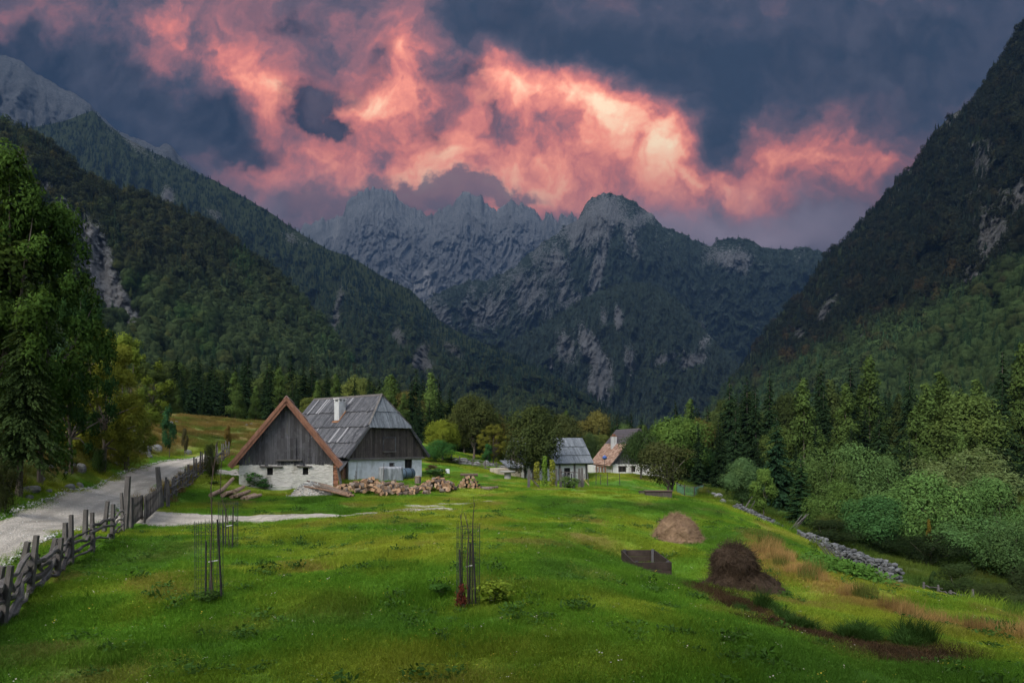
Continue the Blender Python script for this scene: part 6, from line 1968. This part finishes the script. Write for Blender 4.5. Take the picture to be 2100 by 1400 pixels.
def log_mesh(kind, r, L, seed):
    """along y; kind 1 round, .5 half, .25 quarter split"""
    rnd = random.Random(seed); b = MB(); n = 10; ang = 2 * math.pi * kind
    ring = [(math.cos(ang * k / n - ang / 2 - math.pi / 2) * r * rnd.uniform(.92, 1.08), math.sin(ang * k / n - ang / 2 - math.pi / 2) * r * rnd.uniform(.92, 1.08)) for k in range(n + (0 if kind == 1 else 1))]
    if kind < 1: ring.append((rnd.uniform(-.01, .01), rnd.uniform(-.01, .01)))
    m = len(ring); cz = -sum(p[1] for p in ring) / m
    v = [(x, -L / 2, z + cz) for x, z in ring] + [(x * .97, L / 2 * rnd.uniform(.95, 1.05), z * .97 + cz) for x, z in ring]
    me = bpy.data.meshes.new('log'); fs = [tuple(range(m)), tuple(range(2 * m - 1, m - 1, -1))]; mi = [1, 1]
    for k in range(m):
        k2 = (k + 1) % m; fs.append((k2, k, m + k, m + k2)); mi.append(1 if kind < 1 and (k >= m - 2) else 0)
    me.from_pydata(v, [], fs); me.materials.append(LBARK); me.materials.append(CUT); me.polygons.foreach_set('material_index', mi); me.update(); return me


SPLIT = [log_mesh(k, r, L, 600 + i) for i, (k, r, L) in enumerate([(.25, .23, .36), (.25, .20, .34), (.5, .17, .36), (.5, .15, .34), (1, .12, .34), (1, .15, .32), (.25, .26, .38)])]
ROUND = [log_mesh(1, r, L, 620 + i) for i, (r, L) in enumerate([(.085, .9), (.10, .95), (.075, .88), (.11, .9)])]


def heap(px, Y, rx, ry, H, n, label, group, seed, power=1.3):
    rnd = random.Random(seed); c = on_ground(px, Y)
    for k in range(n):
        while True:
            u, v = rnd.uniform(-1, 1), rnd.uniform(-1, 1)
            if u * u + v * v < 1 and (v < .55): break
        x = c.x + u * rx; y = c.y + v * ry; hh = H * max(0, 1 - (u * u + v * v)) ** (1 / power) * (.85 + .3 * float(pnoise(u * 3 + seed, v * 3.)))
        o = mesh_obj('log', rnd.choice(SPLIT)); o.location = (x, y, zg1(x, y) + .08 + hh * (rnd.uniform(.80, 1.0) if k % 3 else rnd.uniform(.35, .8)))
        o.rotation_euler = (rnd.uniform(-.6, .6), rnd.uniform(-3.1, 3.1), rnd.uniform(-3.1, 3.1)); s = rnd.uniform(.8, 1.15); o.scale = (s, s, s); tag(o, label, 'log', group)


heap(768, 44.5, 2.75, 1.4, .82, 165, 'split firewood piece in the long loose heap before the farmhouse', 'split logs of the long heap', 1)
heap(852, 44.5, .9, .6, .22, 16, 'split firewood piece lying between the two loose heaps', 'split logs between the heaps', 2)
heap(900, 46, 1.15, .9, .78, 62, 'split firewood piece in the smaller loose heap beside the log stack', 'split logs of the smaller heap', 3)
g = on_ground(857, 47.0); o = mesh_obj('chopping_block', log_mesh(1, .21, .5, 640)); o.location = g + Vector((0, 0, .62)); o.rotation_euler = (R(90), 0, 0); tag(o, 'upright chopping block between the two firewood heaps', 'chopping block')
b_ = on_ground(857, 47.0)
for k, (dx, dz) in enumerate([(-.15, .12), (.14, .12), (0, .1)]):
    o = mesh_obj('log', SPLIT[4]); o.location = b_ + Vector((dx, .05 * k, dz + .03)); o.rotation_euler = (0, 0, .3 * k); tag(o, 'short round log under the chopping block', 'log', 'logs under the chopping block')


def log_stack():
    c = on_ground(961, 48.5); rnd = random.Random(5); n = 9; row = 0; z = .10
    while n > 1:
        for k in range(n):
            o = mesh_obj('log', rnd.choice(ROUND)); x = c.x + (k - (n - 1) / 2) * .215 + rnd.uniform(-.03, .03) + .02 * row; y = c.y + rnd.uniform(-.12, .1)
            o.location = (x, y, zg1(x, c.y) + z + rnd.uniform(-.02, .02)); o.rotation_euler = (rnd.uniform(-.06, .06), rnd.random() * 6, rnd.uniform(-.15, .15)); tag(o, 'round log in the pyramid stack right of the firewood heaps', 'log', 'round logs of the pyramid stack')
        z += .165; n -= 1 if row % 2 else 2; row += 1
    for k in range(2):
        o = mesh_obj('log', ROUND[1]); o.location = (c.x - .1 + .3 * k, c.y - .1, c.z + z + .02); o.rotation_euler = (0, 0, 1.35 + .2 * k); tag(o, 'round log laid crosswise on top of the pyramid stack', 'log', 'crosswise logs on the pyramid stack')
    for k in range(6):
        o = mesh_obj('log', ROUND[k % 4]); x = c.x + 1.15 + .16 * k * .6; y = c.y - .2 + .1 * k; o.location = (x, y, zg1(x, y) + .09); o.rotation_euler = (0, 0, .9 + .2 * k); tag(o, 'round log lying at the foot of the pyramid stack', 'log', 'logs at the foot of the pyramid stack')


log_stack()


def left_logs():
    rnd = random.Random(8)
    LG = [((432, 1026), (478, 1002), .13, 'long pale trunk slanting up behind the small log pile'), ((456, 1030), (478, 1010), .14, 'thick log at the near side of the small log pile'), ((462, 1030), (490, 1012), .11, ''), ((474, 1029), (500, 1014), .12, ''), ((484, 1030), (512, 1018), .12, ''),
          ((496, 1030), (522, 1019), .11, ''), ((506, 1029), (535, 1021), .12, ''), ((480, 1012), (500, 1008), .13, ''), ((505, 1016), (524, 1011), .10, '')]
    m = plain_material('peeled_log', (.24, .165, .115), .9, .4, 7)
    for i, (a, c, r0, lab) in enumerate(LG):
        p = hit1(*a); q = hit1(*c); p = on_ground(a[0], 40.2 + (0 if i else -.4)); q = on_ground(c[0], 41.6 + (2.2 if i == 0 else 0))
        up = .12 + (.16 if i in (2, 4, 7) else 0) + (.22 if i == 7 else 0)
        b = MB(); b.tube([Vector((0, 0, up)), (q - p) * .5 + Vector((0, 0, up + .03)), (q - p) + Vector((0, 0, up + (.45 if i == 0 else .08)))], [r0, r0 * .95, r0 * .8], 9, wob=.12)
        o = b.build('log', m, None, loc=p); tag(o, lab or 'pale log in the small pile beside the drive', 'log', None if lab else 'pale logs beside the drive')


left_logs()


def poles_and_gravel():
    g = on_ground(640, 42.2); r = empty('gravel_heap', g); tag(r, 'small heap of whitish gravel in front of the barn', 'gravel heap')
    V, Fc, n, m = heap_mesh([(1.55, 1.1, -.15, 0), (1.25, .9, .08, 0), (.85, .65, .42, -.05), (.45, .35, .68, -.1), (.05, .05, .78, -.1)], 48, 3, .06)
    mesh_obj('heap', np_mesh('heap', V, Fc, MAT_GRAVEL, True), r)
    rng = np.random.default_rng(4); N = 1500; f = Fc[rng.integers(0, len(Fc), N)]; C = V[f].mean(1) + rng.normal(size=(N, 3)) * .05
    oc = np.array([(1, 0, 0), (-1, 0, 0), (0, 1, 0), (0, -1, 0), (0, 0, 1), (0, 0, -1)]) * 1.0; of = np.array([(0, 2, 4), (2, 1, 4), (1, 3, 4), (3, 0, 4), (2, 0, 5), (1, 2, 5), (3, 1, 5), (0, 3, 5)])
    s = rng.uniform(.02, .06, (N, 1, 1)); VV = (C[:, None] + oc[None] * s * rng.uniform(.6, 1.3, (N, 1, 3))).reshape(-1, 3); FF = (np.arange(N)[:, None, None] * 6 + of[None]).reshape(-1, 3)
    o = mesh_obj('pebbles', np_mesh('pebbles', VV, FF, PEB, False, {'rnd': ('FLOAT', np.repeat(rng.random(N), 6))}), r); o['kind'] = 'stuff'
    rnd = random.Random(3)
    for k in range(8):
        a = on_ground(628 + rnd.uniform(-6, 26), 43.2 - .2 * k); c = on_ground(712 + rnd.uniform(-18, 14), 42.4 - .25 * k)
        b = MB(); za = .95 - .05 * k + rnd.uniform(-.1, .1); d = c - a
        b.tube([Vector((0, 0, za)), d * .5 + Vector((0, 0, za * .62 + .06)), d + Vector((0, 0, .12 + .06 * (k % 3)))], [.055, .075, .085], 8, wob=.12)
        o = b.build('pole', [LBARK, plain_material('brown_pole', (.20, .125, .085), .9, .4, 7)][k % 2], None, loc=a); tag(o, 'long brown pole lying across the gravel heap', 'pole', 'long poles on the gravel heap')


def pebble_mat():
    m, t, out = new_mat('pebbles'); r = t.attr('rnd'); principled(t, out, t.ramp(r, [(0, (.22, .22, .21)), (.6, (.34, .34, .32)), (1, (.50, .50, .48))]), .9, .1); return m


PEB = pebble_mat()
poles_and_gravel()


# ------------------------------------------------------------------ covered stack and barrel by the farmhouse wall
def covered_stack():
    g = on_ground(802, 57.6); r = empty('covered_stack', g, R(38)); tag(r, 'stack under a grey plastic sheet against the farmhouse wall', 'covered stack')
    n = 28; m = 14; V = []; w, d, h = 1.85, .85, 1.28
    for i in range(m + 1):
        for k in range(n):
            a = k / n * 4; s = int(a); f = a - s
            x, y = [(-w / 2 + w * f, -d / 2), (w / 2, -d / 2 + d * f), (w / 2 - w * f, d / 2), (-w / 2, d / 2 - d * f)][s]
            t = i / m; q = min(1, t / .75); z = h * q if t < .75 else h + .05 * math.sin(k)
            kk = (1 + .04 * (1 - q) + .06 * math.sin(k * 2.3) * (1 - q) + .02 * math.sin(k * 5.1)) * (1 if t < .75 else 1 - (t - .75) / .25 * .98)
            V.append((x * kk, y * kk, z - .06 + random.uniform(-.015, .015)))
    F_ = [(i * n + k, i * n + (k + 1) % n, (i + 1) * n + (k + 1) % n, (i + 1) * n + k) for i in range(m) for k in range(n)]
    mm, t, out = new_mat('plastic_sheet'); pos = coord(t, 'Object'); nz = t.noise(stretch(t, pos, (1, 1, .3)), 4, 4, .6)
    principled(t, out, t.mix(t.mapr(nz, .4, .65), (.13, .14, .15), (.30, .31, .33)), .35, .5, t.bump(nz, .8, .1))
    mesh_obj('plastic_sheet', np_mesh('plastic_sheet', V, np.array(F_), mm, True), r)
    MB().box(-w / 2 + .1, w / 2 - .1, -d / 2 + .1, d / 2 - .1, -.1, 1.15).build('boards', DARKWOOD, r)
    MB().tube([(-w / 2 - .05, -d / 2, 0), (-w / 2 + .02, -d / 2 - .05, 1.62)], [.03, .025], 6).build('stake', GREYPOLE, r)
    g = on_ground(832, 60.2); r = empty('barrel', g, R(50)); tag(r, 'dark blue barrel lying on its side under the farmhouse window', 'barrel')
    b = MB(); b.tube([(-.75, 0, .5), (-.72, 0, .5), (-.3, 0, .5), (.3, 0, .5), (.72, 0, .5), (.75, 0, .5)], [.42, .47, .5, .5, .47, .42], 20); b.build('drum', plain_material('blue_plastic', (.045, .07, .095), .5, .25, 3, .4), r, True)
    for x in (-.35, .35): MB().tube([(x - .03, 0, .5), (x + .03, 0, .5)], [.515, .515], 20).build('hoop', plain_material('dark_hoop', (.02, .025, .03)), r)
    for sx in (-1, 1): MB().box(sx * .5 - .06, sx * .5 + .06, -.4, .4, -.15, .03).build('chock', DARKWOOD, r)
    for px, hh, lab in ((731, 1.45, 'taller thin dead stem before the white farmhouse wall'), (728, .7, 'shorter thin dead stem before the white farmhouse wall')):
        g = on_ground(px, 56.4); o = MB().tube([(0, 0, -.1), (.03, 0, hh * .5), (.05, .02, hh + .1)], [.03, .025, .012], 6).tube([(.03, 0, hh * .4), (-.12, 0, hh * .6)], [.012, .006], 5).build('dead_stem', TWIG, None, loc=g); tag(o, lab, 'plant')
    g = on_ground(1062, 73.2); r = empty('ladder', g); tag(r, 'narrow wooden ladder leaning against the beige annex of the shed', 'ladder')
    for s in (0, 1): MB().beam((-.3 + .32 * s, 0, 0), (.35 + .32 * s, .5, 1.75), .06, .05).build('stile', GREYPOLE, r)
    for k in range(6):
        f = (k + .6) / 6.2; MB().beam((-.3 + .65 * f, .5 * f, 1.75 * f), (.02 + .65 * f, .5 * f, 1.75 * f), .035, .035).build('rung', GREYPOLE, r)


covered_stack()
# ------------------------------------------------------------------ the sward: patches of real blades, longer and rougher off the meadow
def sward(name, seed, n, R0, h0, h1, wd, lean=.35, herbs=0, stalk=0.0):
    rng = np.random.default_rng(seed)
    r = R0 * np.sqrt(rng.random(n)); a = rng.random(n) * 6.283
    clump = .5 + .5 * pnoise(np.cos(a) * r / R0 * 2.2 + seed, np.sin(a) * r / R0 * 2.2, seed)
    P = np.stack([np.cos(a) * r, np.sin(a) * r, np.full(n, -.02)], 1)
    h = (h0 + (h1 - h0) * rng.random(n) ** 1.6) * (.7 + .6 * clump); d = rng.random(n) * 6.283; l = h * lean * (.3 + 1.2 * rng.random(n))
    T = P + np.stack([np.cos(d) * l, np.sin(d) * l, h], 1); M = P + np.stack([np.cos(d) * l * .3, np.sin(d) * l * .3, h * .6], 1)
    s = rng.random(n) * 6.283; S = np.stack([np.cos(s), np.sin(s), np.zeros(n)], 1) * (wd * (.6 + .8 * rng.random((n, 1))))
    V = np.stack([P - S, P + S, M + S * .75, M - S * .75, T], 1).reshape(-1, 3); b = np.arange(n)[:, None] * 5
    F4 = b + np.array([0, 1, 2, 3]); F3 = b + np.array([3, 2, 4]); rr = np.repeat(rng.random(n), 5)
    V, Fs, rr = V, [F4, F3], rr
    if herbs:
        q = R0 * np.sqrt(rng.random(herbs)); a2 = rng.random(herbs) * 6.283
        C = np.stack([np.cos(a2) * q, np.sin(a2) * q, h0 * .5 + h0 * rng.random(herbs)], 1)
        V2, F2, r2 = cards(C, np.tile([0, 0, 1.0], (herbs, 1)), np.full(herbs, .014), .75, rng, .5)
        F4b = F2 + len(V); V = np.concatenate([V, V2]); Fs = [np.concatenate([F4, F4b]), F3]; rr = np.concatenate([rr, r2])
    return hidden_proto(name, np_mesh(name, V, Fs, LEAF_I, False, {'rnd': ('FLOAT', rr)}))


SW = [sward('sward', 700 + k, 620, .62, .03, .12, .0042, .65, 120) for k in range(4)]
LONG = [sward('rough_grass', 710 + k, 330, .55, .10, .30, .006, .55) for k in range(2)]
DRY = [sward('dry_grass', 720 + k, 240, .40, .30, .62, .005, .32) for k in range(2)]
RUSH = [sward('rush', 730, 150, .24, .35, .60, .010, .95)]


def footprint(x, y):
    """True where buildings, road or drive leave no grass"""
    bad = bare(x, y)
    d = np.full(np.shape(x), 9.0)
    n = fbm(x / .5, y / .5, 65, 3)
    dl = np.array(DRIVE); w = np.interp(x, dl[:, 0], DRIVEW); yc = np.interp(x, dl[:, 0], dl[:, 1])
    t = np.where(y > yc, (y - yc) / w, (yc - y) / (w * .75))
    bad |= (t < 1.1 + .6 * n) & (x > dl[0, 0] - .3) & (x < dl[-1, 0] + .3 + .8 * n)
    for (px, Y, rx, ry) in PATCHES:
        c = gp(px, Y); bad |= ((x - c[0]) / rx) ** 2 + ((y - c[1]) / ry) ** 2 < (.85 + .8 * n) ** 2
    c = gp(472, 52); bad |= ((x - c[0]) / 1.8) ** 2 + ((y - c[1]) / 2.6) ** 2 < .7
    for (A, ang, W, L) in ((at(490, 990, 45.0), math.atan2(.25, .968), 6.0, 6.2), (at(715, 984, 57.0), math.atan2(.766, .643), 8.2, 10.7), (at(1074, 984, 70.5), R(18), 7.2, 5), (at(1256, 980, 84.5), .115, 6.6, 10)):
        dx, dy = x - A.x, y - A.y; u = dx * math.cos(ang) + dy * math.sin(ang); v = -dx * math.sin(ang) + dy * math.cos(ang)
        bad |= (u > -.1) & (u < W + .1) & (v > -.1) & (v < L + .1)
    return bad


def slope_rot(x, y, rng):
    e = .6; gx = (zg(x + e, y) - zg(x - e, y)) / (2 * e); gy = (zg(x, y + e) - zg(x, y - e)) / (2 * e)
    return np.arctan(gy), -np.arctan(gx)


def lay(name, label, protos, n, y0, y1, accept, scl, tintk=1.0, seed=1, tintf=None, clear=True):
    rng = np.random.default_rng(seed)
    y = np.sqrt(y0 ** 2 + (y1 ** 2 - y0 ** 2) * rng.random(n)); x = (rng.random(n) * 1.72 - .80) * y
    k = accept(x, y, rng)
    if clear: k &= ~footprint(x, y)
    x, y = x[k], y[k]; m = len(x)
    rx, ry = slope_rot(x, y, rng); rz = rng.random(m) * 6.283
    # tilt with the slope, then spin about the blade axis: build Euler angles from the two rotations
    rot = np.zeros((m, 3))
    for i in range(m):
        E = (Matrix.Rotation(ry[i], 3, 'Y') @ Matrix.Rotation(rx[i], 3, 'X') @ Matrix.Rotation(rz[i], 3, 'Z')).to_euler(); rot[i] = (E.x, E.y, E.z)
    s = scl(x, y, rng); cl = fbm(x / 1.3, y / 1.3, 97, 3); s = s * np.stack([np.ones(m), np.ones(m), 1 + .9 * cl], 1)
    c = (meadow_colour(x, y) if tintf is None else tintf(x, y, rng)) * tintk * (.85 + .3 * rng.random((m, 1))) * (1 - .45 * cl[:, None])
    scatter(name, label, np.stack([x, y, zg(x, y)], 1), rot, s, np.clip(c, .003, .5), rng.integers(0, len(protos), m).astype(float), protos)


def off_meadow(x, y):
    bank = sstep(.0, .8, (-x) - np.interp(y, [0, 17.5, 24.5, 30, 43, 52, 60, 75, 110], [14, 17, 19, 20.6, 25.0, 27.2, 29.5, 30, 20]))
    back = sstep(60, 68, y) * sstep(-12, -18, x)
    hollow = sstep(0, 1.5, x - np.interp(y, [10, 17, 25, 31, 36, 41, 47, 60], [14, 13, 15.2, 16.0, 15.6, 15.5, 15.4, 17]))
    return np.maximum(np.maximum(bank, back), hollow)


def mud_d(x, y): return seg_dist(x, y, MUD)
def gold_d(x, y): return seg_dist(x, y, GOLD)


def sc(a, b, zk=1.0):
    def f(x, y, rng):
        s = a + (b - a) * rng.random(len(x)); return np.stack([s, s, s * zk * (.8 + .5 * rng.random(len(x)))], 1)
    return f


meadow_ok = lambda x, y, rng: (off_meadow(x, y) < .5) & (mud_d(x, y) > .35 + .3 * rng.random(len(x)))
lay('grass', 'short green meadow grass', SW, 2600, 7.5, 20, meadow_ok, sc(.8, 1.15), 1.0, 1)
lay('grass', 'short green meadow grass', SW, 4600, 20, 42, meadow_ok, sc(.9, 1.35), 1.0, 2)
lay('grass', 'short green meadow grass', SW, 6500, 42, 100, meadow_ok, sc(1.2, 1.9, .8), 1.0, 3)
lay('rough_grass', 'rough ochre grass on bank and back meadow and in the hollow', LONG, 9000, 9, 100, lambda x, y, rng: off_meadow(x, y) > .4, sc(.9, 1.5), 1.0, 4)
lay('rough_grass', 'longer tufts standing in the meadow', LONG, 4200, 8, 60, lambda x, y, rng: (off_meadow(x, y) < .5) & (fbm(x / 2.6, y / 2.6, 91, 3) > .12), sc(.4, .9, .75), .8, 5)
lay('dry_grass', 'tall golden dry grass along the edge of the slope', DRY, 6500, 12, 34, lambda x, y, rng: (gold_d(x, y) < .12 + .95 * rng.random(len(x)) ** 2.2) & (rng.random(len(x)) < .62), sc(.5, .95), 1.0, 6, lambda x, y, rng: np.where(rng.random((len(x), 1)) < .3, [[.10, .12, .03]], [[.27, .175, .07]]) * (.6 + .8 * rng.random((len(x), 1))))
lay('rush_grass', 'dark broad leaved grass hanging over the muddy ditch', RUSH, 5200, 11, 17.2, lambda x, y, rng: (mud_d(x, y - .8) < .5) & (mud_d(x, y) > .3) & (fbm(x / .9, y / .9, 95, 2) > .12), sc(.4, .8), 1.0, 7, lambda x, y, rng: np.tile([.035, .075, .018], (len(x), 1)))
def flower_mesh(seed):
    rng = np.random.default_rng(seed); C = rng.normal(size=(5, 3)) * np.array([.12, .12, .012]) + np.array([0, 0, .09])
    V, Fc, r = cards(C, np.tile([0, 0, 1.0], (5, 1)), np.full(5, .010), 1.0, rng, .3)
    return hidden_proto('flowers', np_mesh('flowers', V, Fc, LEAF_I, False, {'rnd': ('FLOAT', r)}))


FLOW = [flower_mesh(740 + k) for k in range(3)]
HERB = [hidden_proto('herb', np_mesh('herb', *(lambda c: (c[0], c[1]))(_h), LEAF_I, False, {'rnd': ('FLOAT', _h[2])})) for _h in [cards(np.random.default_rng(750 + k).normal(size=(40, 3)) * np.array([.10, .10, .02]) + np.array([0, 0, .07]), np.tile([0, 0, 1.0], (40, 1)), np.full(40, .034), .5, np.random.default_rng(760 + k), .5) for k in range(3)]]
lay('meadow_flowers', 'tiny pale and yellow flowers sprinkled through the meadow', FLOW, 1500, 8, 34, meadow_ok, sc(.7, 1.2), 1.0, 10, lambda x, y, rng: np.where(rng.random((len(x), 1)) < .5, [[.42, .34, .05]], [[.45, .42, .36]]))
lay('meadow_herbs', 'low dark leaved weeds in the meadow turf', HERB, 2600, 8, 40, lambda x, y, rng: meadow_ok(x, y, rng) & (fbm(x / 1.7, y / 1.7, 99, 3) > .05), sc(.7, 1.5), 1.0, 11, lambda x, y, rng: np.tile([.050, .105, .022], (len(x), 1)))
lay('dead_grass', 'matted brown dead grass in the muddy ditch', LONG, 6000, 11, 21, lambda x, y, rng: mud_d(x, y) < .6, sc(.5, .9, .5), 1.0, 8, lambda x, y, rng: np.tile([.062, .040, .024], (len(x), 1)) * (.5 + rng.random((len(x), 1))))
lay('roadside_grass', 'seeding grass between fence and road', LONG, 5000, 20, 62, lambda x, y, rng: (np.abs(x - np.interp(y, [p[1] for p in ROAD_R], [gp(*p)[0] for p in ROAD_R]) - .35) < .4) & (y > 33), sc(.8, 1.3, 1.3), 1.0, 9, lambda x, y, rng: np.tile([.17, .125, .05], (len(x), 1)) * (.6 + .8 * rng.random((len(x), 1))))


def nettles():
    rng = np.random.default_rng(20); n = 900
    c = on_ground(1700, 25.5); d = on_ground(1770, 23.3); t = rng.random(n)
    x = c.x + (d.x - c.x) * t + rng.normal(size=n) * .4; y = c.y + (d.y - c.y) * t + rng.normal(size=n) * .55
    C = []; 
    for k in range(5): C.append(np.stack([x + rng.normal(size=n) * .07, y + rng.normal(size=n) * .07, zg(x, y) + .12 + .1 * k * rng.random(n)], 1))
    C = np.concatenate(C); V, Fc, r = cards(C, np.tile([0, -.3, 1.0], (len(C), 1)), np.full(len(C), .075), .55, rng, .5)
    o = mesh_obj('nettle_patch', np_mesh('nettle_patch', V, Fc, LEAF, False, {'rnd': ('FLOAT', r)})); o.color = (.060, .130, .024, 1); tag(o, 'bright green nettles on the slope above the stone wall', None, None, 'stuff')


nettles()


def pebble_scatter():
    rng = np.random.default_rng(21); n = 3600
    y = 14 + 48 * rng.random(n) ** 1.4
    l = np.interp(y, [p[1] for p in ROAD_L], [gp(*p)[0] for p in ROAD_L]); r = np.interp(y, [p[1] for p in ROAD_R], [gp(*p)[0] for p in ROAD_R])
    t = rng.random(n); e = rng.random(n) < .55; t = np.where(e, np.where(rng.random(n) < .6, .03 * rng.normal(size=n), 1 + .03 * rng.normal(size=n) - .03), t)
    x = l + (r - l) * t; s = rng.uniform(.012, .042, n) * np.where(e, 1.5, .7)
    oc = np.array([(1, 0, 0), (-1, 0, 0), (0, 1, 0), (0, -1, 0), (0, 0, .7), (0, 0, -.7)]); of = np.array([(0, 2, 4), (2, 1, 4), (1, 3, 4), (3, 0, 4), (2, 0, 5), (1, 2, 5), (3, 1, 5), (0, 3, 5)])
    C = np.stack([x, y, zg(x, y) + .035], 1); VV = (C[:, None] + oc[None] * s[:, None, None] * rng.uniform(.6, 1.3, (n, 1, 3))).reshape(-1, 3); FF = (np.arange(n)[:, None, None] * 6 + of[None]).reshape(-1, 3)
    o = mesh_obj('gravel', np_mesh('gravel', VV, FF, PEB, False, {'rnd': ('FLOAT', np.repeat(rng.random(n), 6))})); tag(o, 'loose pale stones along the road edges', None, None, 'stuff')


pebble_scatter()
